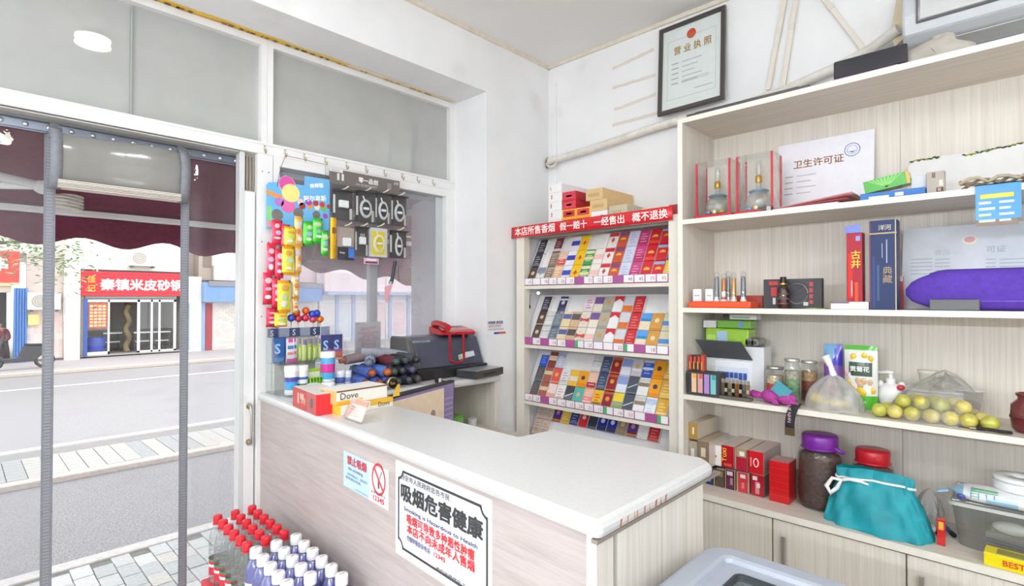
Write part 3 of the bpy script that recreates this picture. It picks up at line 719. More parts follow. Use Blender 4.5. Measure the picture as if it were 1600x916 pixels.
# ------------------------------------------------------------------ cigarette rack in the corner
RX = .35
rk = thing('cigarette_rack', 'pale cigarette display rack with sloping shelves in the corner', 'display rack', (.18, .56, 0))
OR_ = Matrix.Translation((-.18, -.56, 0))
IV = mat('rack_board', .45, col='#e4dccf', noise=.05, scale=8)
WP = mat('white_board', .4, col='#eceaea', noise=.03)
def rbox(name, m, *a, par=None, col='#ffffff', bevel=0):
    b = MB(); b.M = OR_; b.box(*a, col); return b.build(name, m, par or rk, bevel=bevel)
rbox('rack_post', IV, .30, RX, .035, .098, 0, 1.84)
rbox('rack_post', IV, .30, RX, 1.046, 1.094, 0, 1.84)
rbox('rack_side', WP, .006, .30, .035, .055, 0, 1.84); rbox('rack_side', IV, .006, .30, 1.072, 1.094, 0, 1.84)
rbox('rack_back', WP, .004, .014, .055, 1.072, .30, 1.84)
rbox('rack_top', IV, .006, .30, .055, 1.072, 1.815, 1.84)
rbox('top_rail', mat('gap_shade', .6, col='#8d8880'), .29, .305, .098, 1.046, 1.80, 1.815)  # rail coloured dark for the shade in the gap under the banner
TH = math.radians(62)
SL = Vector((-math.cos(TH), 0, math.sin(TH))); NR = Vector((math.sin(TH), 0, math.cos(TH)))
TIERS = [(.315, 1.515), (.315, 1.160), (.315, .820), (.315, .475)]     # front foot of each sloping shelf (x, z)
PURP = mat('price_strip', .35, col='#a8558f', noise=.05)
for ti, (tx, tz) in enumerate(TIERS):
    F = frame((tx, .56, tz), (0, 1, 0), SL)
    b = MB(); b.M = OR_; b.prism([(-.50, 0), (.51, 0), (.51, .335), (-.50, .335)], F, -.008); b.build('sloping_shelf', WP, rk)
    rbox('shelf_rail', IV, tx - .01, RX - .002, .098, 1.046, tz - .022, tz - .003)
    if ti < 3:
        ps = rbox('price_strip', PURP, RX - .012, RX - .006, .098, 1.046, tz - .001, tz + .042)
        row = [['15', '', '18', '21', '26', '25', None, '32', '22', '22', None, '48', '45', '70', '95'],
               [None, '18', None, '14', '15', None, '*', '25', '', '', '22', '*', None, '18', ''],
               ['25', '25', None, '20', '16', '15', '26', '25', '15', '*', '16', '53', '', None, '*']][ti]
        for k, s in enumerate(row):
            if s is None: continue
            y = .102 + k * .0628
            b = MB(); b.M = OR_; b.box(RX - .006, RX - .004, y, y + .056, tz + .003, tz + .040, '#f0f0ee')
            if s == '*': b.box(RX - .004, RX - .0035, y, y + .02, tz + .003, tz + .040, '#46b070')
            tg = b.build('price_tag', M_PAPER(), ps)
            if s and s != '*':
                o = text(s, OR_ @ frame((RX - .0037, y + .026, tz + .011), (0, 1, 0), (0, 0, 1)), .026, '#b03a48', tg, name='price_number')
MB().sphere((.145, .075 - .445, 1.468), .008, '#ffffff', 8, 6).build('led_bulb', mat('led_bulb', .3, col='#ffffff', emit=12), rk)
b = MB(); b.tube([(.13, -.45, 1.46), (.125, -.455, 1.42), (.12, -.46, 1.39)], .0015, 5, '#333333').sphere((.12, -.46, 1.385), (.004, .005, .014), '#222222', 8, 6); b.build('led_wire', M_PLAS(), rk)

# packs -------------------------------------------------------------
PW, PH, PT = .060, .097, .025
_packs = {}
def pack_mesh(base, bands=(), emblem=None, key=None):
    k = (base, tuple(bands), emblem)
    if k in _packs: return _packs[k]
    b = MB(); b.box(0, PW, 0, PH, 0, PT, base, right='#e9e6e2', left='#e9e6e2')
    for (a, c, col) in bands: b.box(.0006, PW - .0006, PH * a, PH * c, PT, PT + .0005, col)
    if emblem:
        kind, col = emblem
        if kind == 'diamond': b.prism([(.030, .030), (.042, .048), (.030, .066), (.018, .048)], frame((0, 0, PT + .0005), (1, 0, 0), (0, 1, 0)), .0005, col)
        elif kind == 'circle': b.prism([(.030 + .013 * math.cos(i * math.pi / 6), .055 + .013 * math.sin(i * math.pi / 6)) for i in range(12)], frame((0, 0, PT + .0005), (1, 0, 0), (0, 1, 0)), .0005, col)
        elif kind == 'dome': b.prism([(.012, .045)] + [(.030 - .018 * math.cos(i * math.pi / 8), .045 + .016 * math.sin(i * math.pi / 8)) for i in range(9)] + [(.048, .045)], frame((0, 0, PT + .0005), (1, 0, 0), (0, 1, 0)), .0005, col)
        elif kind == 'chevron': b.prism([(.0006, .097), (.0006, .060), (.030, .080), (.0594, .060), (.0594, .097)], frame((0, 0, PT + .0005), (1, 0, 0), (0, 1, 0)), .0005, col)
        elif kind == 'slash': b.prism([(.004, .028), (.004, .034), (.056, .060), (.056, .054)], frame((0, 0, PT + .0005), (1, 0, 0), (0, 1, 0)), .0005, col)
        elif kind == 'lines':
            for q in range(4): b.box(.012, .048 - q % 2 * .01, .020 + q * .016, .025 + q * .016, PT + .0005, PT + .001, col)
    o = b.build('cigarette_pack', M_GLOSS()); me = o.data; bpy.data.objects.remove(o)
    _packs[k] = me; return me
S = {  # look: (words, base, bands, emblem)
 'charcoal': ('charcoal', '#46424e', ((.1, .16, '#8d8698'),), ('lines', '#b8b4c0')),
 'greywhite': ('white and slate', '#e9e2dc', ((.55, .95, '#7f88a4'),), ('circle', '#8c9c98')),
 'maroon': ('maroon', '#6e3444', ((.04, .22, '#d8ccd0'),), ('lines', '#c89a88')),
 'tan': ('brown grey', '#8c7668', ((.8, .92, '#b29a88'),), ('lines', '#cdbba8')),
 'redpale': ('pale and red', '#e6c2b4', ((.04, .46, '#d2553c'),), ('lines', '#f0d8cc')),
 'peach': ('peach', '#e2b28c', ((.75, .97, '#eac8a4'),), ('lines', '#f6dcc0')),
 'blueband': ('white with blue band', '#eeecf2', ((.35, .68, '#3c46b4'),), None),
 'yellow': ('yellow', '#f2c31c', ((.44, .5, '#e8a818'),), ('diamond', '#c8562a')),
 'green': ('green and cream', '#4c9a58', ((.3, .5, '#e8d9a0'), (.72, .9, '#e9dcae')), ('lines', '#c8e0b0')),
 'cream': ('cream', '#f1e9e2', ((.30, .62, '#f0c4b8'),), None),
 'whitecream': ('white', '#f4f1ee', ((.06, .12, '#e2dcd4'),), ('lines', '#e6e0da')),
 'redtop': ('white with red top and diamond', '#f3e8e4', ((.74, .98, '#c8303a'),), ('diamond', '#a8583c')),
 'orange': ('orange red', '#c9573a', ((.72, .96, '#8a4a78'),), ('dome', '#eab24a')),
 'lavender': ('pale lavender', '#d4d8ec', ((.08, .13, '#c2c8e2'),), ('lines', '#aab2cc')),
 'magenta': ('magenta', '#c2467e', ((.05, .35, '#b03464'),), ('lines', '#e49ac0')),
 'redgold': ('red with gold dome', '#cc2634', ((.08, .24, '#dc4a38'),), ('dome', '#eebc48')),
 'redblue': ('red with blue label', '#cb2a38', ((.78, .94, '#8cb4d2'),), ('dome', '#e8a83c')),
 'navy': ('navy', '#3b4078', ((.1, .16, '#8088b4'),), ('lines', '#9aa2c8')),
 'gold': ('gold', '#eac548', ((.1, .2, '#d8a83c'),), ('lines', '#f6e6a0')),
 'brown': ('dark brown', '#544440', ((.04, .12, '#b49a6a'),), ('circle', '#e2c49c')),
 'lightgrey': ('light grey', '#cfcfcc', ((.1, .3, '#e2e0dc'), (.6, .7, '#b4b6b4')), ('lines', '#e9e9e6')),
 'slate': ('slate', '#6b7884', ((.86, .97, '#4e5a68'),), ('lines', '#9aa8b2')),
 'navywhite': ('navy with silver ring', '#3e4264', ((.72, .85, '#d8daec'),), ('circle', '#d6d2cc')),
 'creamblue': ('cream and blue', '#e6d4a4', ((.5, .82, '#5a5e9c'),), None),
 'creamdark': ('tan and dark', '#d8b48c', ((.45, .85, '#5a5458'),), None),
 'creamred': ('cream with red band', '#e6dccc', ((.36, .6, '#c84444'),), ('lines', '#d2c2b0')),
 'pinkwhite': ('pink and white', '#ecd4dc', ((.3, .55, '#f4eef2'),), ('lines', '#c878a0')),
 'purple': ('purple and cream', '#ece0cc', ((.5, .95, '#7c5a98'),), None),
 'taupe': ('taupe', '#b6ae9e', ((.06, .12, '#9c9484'),), ('circle', '#c8a050')),
 'chevron': ('white with red chevron', '#f2efee', (), ('chevron', '#d2343e')),
 'silverorange': ('silver and orange', '#d6d4da', ((.02, .4, '#dc7436'),), None),
 'red': ('red', '#c8343e', ((.05, .12, '#dc6a5a'),), ('lines', '#e48a7c')),
 'sea': ('blue and sand', '#ead9ba', ((.5, .66, '#2f86c4'), (.66, .99, '#58a0e4')), None),
 'amber': ('amber', '#d39a48', ((.04, .1, '#b87c30'),), ('circle', '#eed8a4')),
 'sandblue': ('sand and blue', '#d6cfae', ((.3, .55, '#4a88cc'),), None),
 'darkgrey': ('dark grey', '#54565c', ((.05, .12, '#76787c'),), ('lines', '#8e6a64')),
 'blue': ('bright blue', '#3a60d6', ((.74, .99, '#e2e0da'),), ('lines', '#9ab2f0')),
 'brick': ('brick brown', '#a2554c', ((.5, .74, '#dcc294'),), None),
 'browncream': ('brown and cream', '#8e463c', ((.42, .74, '#efdcc0'),), None),
 'silverblue': ('silver blue', '#cdd2e4', ((.7, .95, '#a8aed2'),), ('lines', '#eef0f6')),
 'coral': ('coral red', '#dd5448', ((.05, .14, '#ea8a70'),), ('circle', '#eeb050')),
 'dotted': ('white dotted', '#e8e6e4', ((.05, .3, '#cfd2c6'),), ('lines', '#b88a98')),
 'wheat': ('yellow and white', '#ecb83a', ((.3, .6, '#e8e2c8'),), None),
 'orangeflat': ('bright orange', '#f2a01e', ((.05, .2, '#e88a18'),), ('circle', '#4a4450')),
 'peachred': ('peach and red', '#ecc0a4', ((.04, .36, '#b82c34'),), ('lines', '#f4dccb')),
 'creampeach': ('cream and peach', '#f0dcd0', ((.1, .4, '#e8a892'),), None),
 'whitenum': ('plain white', '#efeae6', ((.1, .2, '#d8cac6'),), ('lines', '#d09a96')),
 'blackwhite': ('black and white', '#474a52', ((.1, .5, '#6a6c74'),), ('slash', '#e8e8ea')),
 'teal': ('teal', '#58b4a0', ((.05, .14, '#78c8b4'),), ('circle', '#d8b8a0')),
 'pinkpeach': ('pink peach', '#eab49e', ((.3, .55, '#e88a8a'),), ('lines', '#f6d2c4')),
 'yelloworange': ('yellow orange', '#eeb62a', ((.05, .3, '#8c9038'),), ('lines', '#b84a2a')),
 'maroongold': ('maroon and gold', '#8e2430', ((.04, .1, '#c8803a'), (.84, .97, '#b45a34')), ('circle', '#dc9a34')),
 'greenyellow': ('yellow and green', '#e9cf3a', ((.02, .34, '#8aa85e'), (.36, .5, '#9a9c94')), None),
 'slash': ('slate with silver stripe', '#4c525e', ((.05, .1, '#7a808a'),), ('slash', '#d2d4d8')),
 'photo': ('white printed with brown pictures', '#ecebe8', ((.5, .72, '#8a7868'), (.76, .96, '#c8c4bc')), None),
 'paleblue': ('white and pale blue', '#eceff2', ((.62, .92, '#b6c8e2'),), ('lines', '#cfd8e2')),
 'golden': ('golden', '#dca83a', ((.06, .3, '#eac46a'),), ('lines', '#f0d88c')),
 'navyslate': ('blue slate', '#46506e', ((.1, .2, '#6a748e'),), ('lines', '#8a94ac')),
 'bluepattern': ('blue patterned white', '#e6e8f0', ((.48, .96, '#8e9ed0'),), None),
 'silvergold': ('silver with gold ring', '#c8c4c6', ((.3, .45, '#eceaf0'),), ('circle', '#d0a468')),
 'bluediag': ('blue and silver', '#3c5cb8', ((.84, .98, '#cfcabc'), (.44, .56, '#e4e8f6')), ('lines', '#a8bcf0')),
 'beige': ('beige', '#d6c2b2', ((.3, .36, '#c2a898'),), ('lines', '#b8988a')),
 'purplemaroon': ('purple maroon', '#6c2c58', ((.04, .14, '#d88a34'), (.30, .5, '#5040a0')), ('circle', '#c88ab0')),
 'blueband2': ('deep blue and white', '#2c3a9c', ((.04, .2, '#3a3c40'), (.84, .97, '#e2e2ec')), ('circle', '#dfe2f2')),
 'redseal': ('red with white seal', '#d42a38', ((.8, .98, '#efd8d8'),), ('circle', '#f2dada')),
 'darknavy': ('dark navy', '#383c50', ((.06, .1, '#8c90a4'),), None),
 'bronze': ('bronze', '#a48c74', ((.05, .1, '#8c765e'),), ('circle', '#d6b690')),
}
rows = {
 0: [['charcoal', None, 'maroon', None, 'blueband', 'yellow', None, 'whitecream', 'redtop', 'orange', 'lavender', 'magenta', 'redgold', 'redblue', 'navy'],
     ['charcoal', None, 'tan', 'redpale', 'blueband', 'yellow', 'green', 'cream', 'redtop', 'orange', 'lavender', 'magenta', 'redgold', 'redblue', 'navy'],
     ['brown', 'greywhite', 'tan', 'peach', 'blueband', 'yellow', 'green', 'cream', 'redtop', 'orange', 'lavender', 'magenta', 'redgold', 'redblue', 'gold']],
 1: [['charcoal', None, 'navywhite', None, None, 'pinkwhite', 'purple', 'taupe', 'chevron', 'silverorange', 'red', None, None, 'whitecream'],
     ['brown', 'lightgrey', 'slate', 'creamblue', 'creamdark', 'creamred', 'purple', 'taupe', 'chevron', 'silverorange', 'red', 'sea', 'amber', 'sandblue'],
     ['brown', 'lightgrey', 'slate', 'creamblue', 'creamdark', 'creamred', 'cream', 'taupe', 'chevron', 'silverorange', 'red', 'sea', 'amber', 'sandblue']],
 2: [['blue', 'browncream', 'silverblue', None, None, None, 'lightgrey', 'navyslate', 'maroongold', 'bluepattern', 'silvergold', 'bluediag', 'orangeflat', 'golden'],
     ['darkgrey', 'brick', 'coral', 'dotted', 'wheat', 'orangeflat', 'peachred', 'navyslate', 'maroongold', 'bluepattern', 'slash', 'photo', 'orangeflat', 'golden'],
     ['darkgrey', 'brick', 'creampeach', 'whitenum', 'blackwhite', 'teal', 'pinkpeach', 'yelloworange', 'maroongold', 'greenyellow', 'slash', 'photo', 'paleblue', 'golden']],
 3: [['beige', 'beige', 'purplemaroon', 'gold', 'navy', 'redseal', 'darknavy', 'blueband2', 'blueband2', 'bronze', 'purplemaroon', 'whitecream', 'red', None],
     ['beige', 'beige', None, None, None, None, None, None, None, None, None, None, None, None]],
}
y_start = {0: .083, 1: .131, 2: .118, 3: .085}
TN = ['top', 'second', 'third', 'lowest']
RN = ['upper', 'middle', 'lower']
for ti, rr in rows.items():
    tx, tz = TIERS[ti]
    for ri, rw in enumerate(rr):
        sl = (.215, .115, .015)[ri] if ti < 3 else (.235, .135)[ri]
        for ci, st in enumerate(rw):
            if not st: continue
            words, base, bands, emb = S[st]
            y = y_start[ti] + ci * .0645 + (.016 if ti == 0 else 0)
            if y + PW > 1.07: y = 1.07 - PW
            o = bpy.data.objects.new('cigarette_pack', pack_mesh(base, bands, emb)); SC.collection.objects.link(o)
            p = Vector((tx, y, tz)) + SL * sl + NR * .0005
            o.matrix_world = frame(p, (0, 1, 0), SL)
            tag(o, f'{words} cigarette pack, {ORD[ci]} from left, {RN[ri]} row, {TN[ti]} rack shelf', 'cigarette pack', 'cigarette packs on the sloping rack')

# red banner along the rack top
bn = thing('red_banner', 'red banner with white characters stretched along the cigarette rack top', 'banner', (.36, .54, 1.84))
b = MB(); b.sheet(lambda u, v: (.004 + .003 * math.sin(u * 9), -.535 + 1.07 * u, -.034 + .068 * v + .006 * u), 30, 2, '#d6242e'); b.build('banner_strip', M_GLOSS(), bn, solid=.002)
for s, px0 in (('本店所售香烟', 805), ('假一赔十', 875), ('一经售出', 928), ('概不退换', 988)):
    y0 = at(px0, 350, 'x', .366).y - .54
    y1 = at({'本': 868, '假': 918, '一': 977, '概': 1044}[s[0]], 350, 'x', .366).y - .54
    sz = (y1 - y0) / len(s)
    text(s, frame((.0085, y0, -.0185 + .006 * (y0 + .53)), (0, 1, .006), (0, 0, 1)), min(sz, .056), '#fbf3ee', bn, offset=.012, sx=sz / min(sz, .056))

# cartons on top of the rack
def carton(name, label, y, z, w, h, ln, col, x1=.33, endcol=None, side=None, top=None, print_=None, group='cigarette cartons on the rack'):
    t = thing(name, label, 'carton', (x1, y, z), 0, group)
    MB().box(-ln, 0, -w / 2, w / 2, 0, h, col, right=endcol or col, front=side or col, top=top or col).build('carton_box', M_PAPER(), t, bevel=.0015)
    if print_:
        b = MB()
        for (a0, a1, b0, b1, c) in print_: b.box(0, .0006, -w / 2 + w * a0, -w / 2 + w * a1, h * b0, h * b1, c)
        b.build('end_print', M_PAPER(), t)
    return t
for k in range(5):
    carton('cigarette_carton', f'white carton, {["lowest", "second from bottom", "middle", "second from top", "topmost"][k]} of the white stack on the rack', .322 + (.004 if k % 2 else 0), 1.842 + .0525 * k, .098, .052, .29, '#efeeec', print_=((.18, .26, .3, .8, '#c86a6a'),) if k < 4 else ((.15, .22, .3, .7, '#d49a9a'),))
for k in range(4):
    nm = 'lowest plain yellow carton' if k == 0 else ['', 'yellow edged red carton', 'red carton', 'red carton'][k]
    carton('cigarette_carton', ['yellow carton hidden lowest beside the white stack', 'yellow edged red carton beside the white stack', 'red carton resting on the yellow edged carton', 'topmost red carton beside the white stack'][k], .425, 1.842 + .0505 * k, .096, .05, .29,
           '#eeb62e' if k < 2 else '#c62a38', endcol='#eeb62e' if k < 2 else '#cf2f3e', side='#eeb62e' if k < 2 else '#b8222f', print_=((.08, .92, .14, .86, '#c8323a' if k < 2 else '#d44452'), (.3, .7, .4, .6, '#e87a7a')))
for k in range(2):
    carton('cigarette_carton', ['yellow carton hidden under the second yellow edged carton', 'second yellow edged red carton, right beside the white barcode carton'][k], .524, 1.842 + .0505 * k, .098, .05, .29, '#eeb62e', print_=((.08, .92, .14, .86, '#cc3a40'), (.3, .7, .4, .6, '#ee8a84')))
carton('cigarette_carton', 'white carton with a dark blue printed end below the tan cartons', .629, 1.842, .108, .068, .29, '#efeff0', print_=((.2, .55, .4, .55, '#7a88b0'), (.58, .78, .35, .65, '#4a5684')))
for k in range(2):
    carton('cigarette_carton', ['lower long tan carton on the white printed carton', 'upper long tan carton on top of the other tan one'][k], .625 - .028 * k, 1.9105 + .063 * k, .110, .0625, .31, '#d9b47c', endcol='#d6b684', side='#e0bd88', print_=((.15, .8, .3, .6, '#c2a06c'),))
carton('cigarette_carton', 'grey beige carton right of the white printed carton', .748, 1.842, .112, .086, .30, '#c9bba4', endcol='#c4b69c', side='#d6cab6', print_=((.2, .7, .3, .7, '#b8a98e'),))
carton('cigarette_carton', 'flat dark red carton at the right end of the rack top', 1.06, 1.8425, .06, .052, .26, '#a8323c', endcol='#b03a44', x1=.315)
carton('cigarette_carton', 'flat cream carton behind the banner near the red one', .93, 1.842, .11, .052, .28, '#e2d6c4', x1=.31)
# ------------------------------------------------------------------ clear plastic door curtain
CY = -.365
PVC = clear('pvc_sheet', tint=(.95, .955, .96), haze=.055, hazecol='#cfd2d8', refl=.035, edge=.55, wr=.15, scale=3)
PVC2 = clear('pvc_roll', tint=(.80, .80, .79), haze=.5, hazecol='#d6d6cf', refl=.06, edge=.5, rough=.16, wr=.2, scale=5)
GREY = mat('magnetic_strip', .6, col='#7f8086', noise=.15, scale=90)
cr_ = thing('curtain_rail', 'grey blue rail with round rivets holding the clear door curtain', 'rail', (2.6, CY, 2.055))
MB().box(-.79, 1.25, -.006, .004, 0, .042, '#868b96').build('rail_strip', M_METAL(), cr_)
MB().box(-.79, 1.25, .004, .006, .003, .006, '#4a5468').box(-.79, 1.25, .004, .006, .036, .039, '#4a5468').build('rail_line', M_METAL(), cr_)
for k in range(28): MB().lathe([(.009, 0), (.009, .003), (.005, .005), (.001, .0055)], 10, '#c9ccd4').build('rivet', M_METAL(), cr_).matrix_local = frame((-.76 + k * .066, .004, .021), (-1, 0, 0), (0, 0, 1))
def panel(name, x0, x1, label, group=None):
    t = thing(name, label, 'door curtain', ((x0 + x1) / 2, CY - .015, .02))
    h = (x1 - x0) / 2
    MB().sheet(lambda u, v: (-h + 2 * h * u, .006 * math.sin(u * 9 + v * 2), 2.035 * v), 24, 12).build('clear_sheet', PVC, t)
    return t, h
pl_, h = panel('clear_curtain', 2.50, 3.85, 'clear plastic curtain sheet hanging left of the rolled up one')
MB().box(-h - .022, -h + .012, -.001, .006, 0, 2.08).build('magnetic_edge', GREY, pl_)
for k in range(95): pass
pr_, h = panel('clear_curtain', 1.80, 2.035, 'clear plastic curtain sheet hanging beside the door post')
MB().box(h - .008, h + .024, -.001, .006, 0, 2.08).build('magnetic_edge', GREY, pr_)
# grooves of the two magnetic edges
for (p, xc) in ((pl_, -.68), (pr_, .125)):
    b = MB()
    for k in range(170): b.box(xc - .008, xc + .010, .006, .0075, .01 + k * .012, .016 + k * .012, '#8f9096')
    o = b.build('edge_ribs', M_PLAS(), p); o['kind'] = 'stuff'
# rolled-up middle sheet
ro = thing('rolled_curtain', 'middle door curtain sheet rolled up and tied under the rail', 'door curtain', (2.28, CY, 1.86))
def roll(u, v):
    a = 2 * math.pi * v
    return (-.20 + .40 * u, .03 + .045 * math.cos(a) + .006 * math.sin(u * 8), .105 + (.098 + .006 * math.sin(u * 5)) * math.sin(a))
MB().sheet(roll, 16, 24).build('sheet_roll', PVC2, ro)
for k in range(5): MB().box(-.20, .20, .012 + .004 * k, .075, -.012 + .006 * k, -.008 + .006 * k, random.choice(['#d8cec2', '#e6e0da', '#cbbfb2'])).build('fold_layer', M_PLAS(), ro)
for sgn, xo in ((1, .205), (-1, -.215)):
    def strap(u, v, xo=xo):
        a = 2 * math.pi * v
        return (xo + (-.018 + .036 * u), .03 + .052 * math.cos(a), .10 + .112 * math.sin(a))
    MB().sheet(strap, 1, 24, '#85868c').build('rolled_edge', GREY, ro, solid=.004)
    MB().box(xo - .014, xo + .014, -.004, .014, .18, .235, '#7d7e84').build('strap', GREY, ro)

# ------------------------------------------------------------------ hooks on the header
for k, px in enumerate((413, 445, 475, 508, 541, 571, 600, 628, 652, 676)):
    p = at(px, 240, 'y', FY)
    t = thing('wall_hook', f'small wire hook on the white header, {ORD[k]} from the doorway', 'hook', (p.x, FY + .0005, 2.135), 0, 'small hooks on the header')
    MB().prism([(-.006, .018), (.006, .018), (.008, 0), (0, -.012), (-.008, 0)], YF((0, 0, 0)), .003, '#e4e0d4').build('hook_plate', M_PLAS(), t)
    MB().tube([(0, .003, .004), (0, .008, -.012), (0, .016, -.022), (0, .024, -.016), (0, .026, -.006)], .0018, 6, '#a08a68').build('hook_wire', M_METAL(), t)
    MB().sphere((0, .003, .014), .003, '#6a5a48', 6, 4).build('hook_nail', M_METAL(), t)

# ------------------------------------------------------------------ lollipop display card with candy bags
YC = -.262
def ap(px, py, y=YC): q = at(px, py, 'y', y); return q
cd = thing('candy_card', 'blue hanging candy display card printed with balls and lollipops', 'display card', (1.585, YC, 1.76))
OCD = Matrix.Translation((-1.585, -YC, -1.76))
pts = [(416, 357), (416, 289), (420, 285), (434, 285), (437, 278), (446, 274), (455, 278), (461, 288), (475, 290), (476, 275), (515, 281), (516, 362), (505, 360)]
W2 = [(-(ap(*p).x - 1.585), ap(*p).z - 1.76) for p in pts]
b = MB(); b.prism(W2, YF((0, 0, 0)), .003, '#6cb4e4'); b.build('card_board', M_GLOSS(), cd)
def disc(b, px, py, rpx, col, y=YC + .0032, t=.0006, n=18, sy=1.0):
    c = ap(px, py); r = (ap(px - rpx, py) - ap(px + rpx, py)).length / 2
    b.prism([(r * math.cos(i * 2 * math.pi / n), r * sy * math.sin(i * 2 * math.pi / n)) for i in range(n)], YF((c.x - 1.585, y - YC, c.z - 1.76)), t, col)
def pquad(b, ps, col, y=YC + .003, t=.0005):
    b.prism([(-(ap(*p).x - 1.585), ap(*p).z - 1.76) for p in ps][::1], YF((0, y - YC, 0)), t, col)
b = MB(); disc(b, 448, 289, 13.5, '#d8a8d8', t=.0004); disc(b, 454, 302, 14, '#f6e08a', t=.0012); disc(b, 448, 288, 12, '#d8509c', t=.0008)
disc(b, 450, 322, 11, '#de6cae', t=.0005); disc(b, 436, 316, 7, '#b678c8', t=.0005)
b.build('ice_ball_print', M_GLOSS(), cd)
b = MB(); pquad(b, [(416, 303), (416, 296), (442, 307), (440, 313)], '#f0934e'); pquad(b, [(417, 345), (417, 322), (424, 322), (424, 345)], '#86d07c'); pquad(b, [(417, 354), (417, 346), (424, 346), (424, 355)], '#f09aa0'); b.build('flavour_print', M_GLOSS(), cd)
b = MB()
for (x, y, r, c) in ((469, 316, 5, '#e8c8c4'), (472, 322, 5, '#9a3a3a'), (482, 316, 5, '#9c4ca8'), (484, 322, 4.5, '#f08a4a'), (493, 318, 4.2, '#a83c30'), (495, 324, 4.2, '#f2d8b4'), (503, 320, 4, '#c8382e'), (505, 326, 4, '#6cbc48'), (513, 323, 3, '#a83c30'), (508, 338, 4, '#9c4ca8')): disc(b, x, y, r, c, t=.0004 + .0002 * (x % 3))
b.build('lollipop_print', M_GLOSS(), cd)
q = ap(474, 314); text('阿尔卑斯', frame((q.x - 1.585, .0036, q.z - 1.76), (-1, 0, .14), (0, 0, 1)), .030, '#ffffff', cd, offset=.02)
q = ap(484, 294); text('棒棒糖', frame((q.x - 1.585, .0036, q.z - 1.76), (-1, 0, .22), (0, 0, 1)), .024, '#f4f8ff', cd, offset=.03)
for (x, y, w, hh) in ((433, 336, 9, 18), (466, 333, 8, 10), (494, 336, 6, 9)):       # hanging holes seen dark
    b = MB(); disc(b, x, y, w, '#77736e', t=.0007); b.build('hang_hole', M_PAPER(), cd)
b = MB(); b.M = OCD; b.tube([ap(446, 243, FY + .022), ap(438, 264, YC + .01), ap(433, 292, YC + .004)], .0012, 5, '#7a4a40').tube([ap(446, 243, FY + .022), ap(508, 257, FY + .022), ap(509, 281, YC + .004)], .0012, 5, '#7a4a40'); b.build('hanging_cord', M_CLOTH(), cd)

def candy_bag(x0, x1, y0, y1, c, c2, c3, label, dy, rows=3, group='candy bags hanging from the blue card'):
    a, d2 = ap((x0 + x1) / 2, y0, YC + dy), ap((x0 + x1) / 2, y1, YC + dy)
    w = (ap(x0, y0).x - ap(x1, y0).x) / 2; hh = a.z - d2.z
    t = thing('candy_bag', label, 'candy bag', (a.x, YC + dy, d2.z), 0, group)
    def sh(s):
        def f(u, v):
            e = max(0, 1 - abs(2 * u - 1) ** 3) * max(0, 1 - abs(2 * v - 1) ** 4)
            return (-w + 2 * w * u, s * .010 * e, hh * v)
        return f
    b = MB(); cf = lambda u, v: c2 if (v > .86 or v < .1) else c
    b.sheet(sh(1), 6, 10, cf).sheet(sh(-1), 6, 10, cf); b.build('wrapper', M_FOIL(), t)
    b = MB(); rg = random.Random(int(x0 * 7 + y0))
    for k in range(rows):
        vz = hh * (.25 + .5 * k / max(1, rows - 1)) + rg.uniform(-.004, .004)
        r1 = w * rg.uniform(.3, .6)
        b.sphere((rg.uniform(-.2, .2) * w, .0095, vz), (w * rg.uniform(.5, .8), .0016, hh * rg.uniform(.05, .12)), c3[k % len(c3)], 10, 6)
    b.build('wrapper_print', M_FOIL(), t)
RP, YP = ['#f4eaf0', '#d8b8d4', '#f2c8d4'], ['#f6f0e0', '#cfe0a8', '#e8a85a']
red = [(425, 441, 344, 383), (440, 453, 351, 389), (417, 431, 380, 430), (430, 443, 389, 435), (411, 425, 426, 476), (425, 438, 435, 481), (416, 433, 481, 511)]
for k, r in enumerate(red): candy_bag(*r, '#d83650', '#e02a48', RP, f'red candy bag, {ORD[k]} from the top of the red strip by the door post', .020 + .004 * (k % 2))
for k, r in enumerate([(444, 461, 354, 386), (441, 459, 385, 430), (434, 454, 438, 489), (429, 449, 488, 511)]): candy_bag(*r, '#ece23c', '#f0a02c', YP, f'yellow candy bag, {ORD[k]} from the top of the yellow strip', .036)
for k, r in enumerate([(460, 473, 338, 385), (460, 471, 384, 427), (456, 468, 427, 467), (456, 466, 467, 490)]): candy_bag(*r, '#f0c47a', '#eab050', ['#f6ead2', '#e88a5a', '#d8d0e0'], f'narrow orange candy bag, {ORD[k]} from the top of the orange strip', .014)
for k, r in enumerate([(474, 490, 346, 384), (489, 504, 341, 381), (502, 513, 360, 400)]): candy_bag(*r, '#56c844', '#3cb43a', ['#eef4e8', '#9cc0d8', '#c8e8b0'], f'green candy bag hanging {["nearest the orange strip", "in the middle of the green ones", "lowest and nearest the charger display"][k]}', .022 + .004 * k)

# ------------------------------------------------------------------ charger display board
bd = thing('charger_display', 'grey hanging display board with rows of hooks for phone chargers', 'display board', (1.215, YC, 1.65))
xb = lambda px: ap(px, 330).x - 1.215
def zb(px, py): return ap(px, py).z - 1.65
b = MB().box(-.21, .213, 0, .004, .372, .449, '#716a66'); b.build('header_card', M_PAPER(), bd)
MB().box(-.21, .213, 0, .003, .02, .372, '#c3c4c6').build('back_board', M_ACR(), bd)
MB().box(.14, .213, .004, .005, .435, .449, '#eceae6').build('header_tab', M_PAPER(), bd)
text('○○○○', frame((.205, .0052, .437), (-1, 0, 0), (0, 0, 1)), .014, '#555050', bd)
text('零一品创', frame((.05, .0046, .405), (-1, 0, 0), (0, 0, 1)), .030, '#f2efe8', bd, offset=.03)
text('闪充·官方精选充电配件', frame((.065, .0046, .385), (-1, 0, 0), (0, 0, 1)), .0125, '#cfcac4', bd)
text('品质', frame((-.17, .0046, .425), (-1, 0, 0), (0, 0, 1)), .016, '#e8e4de', bd)
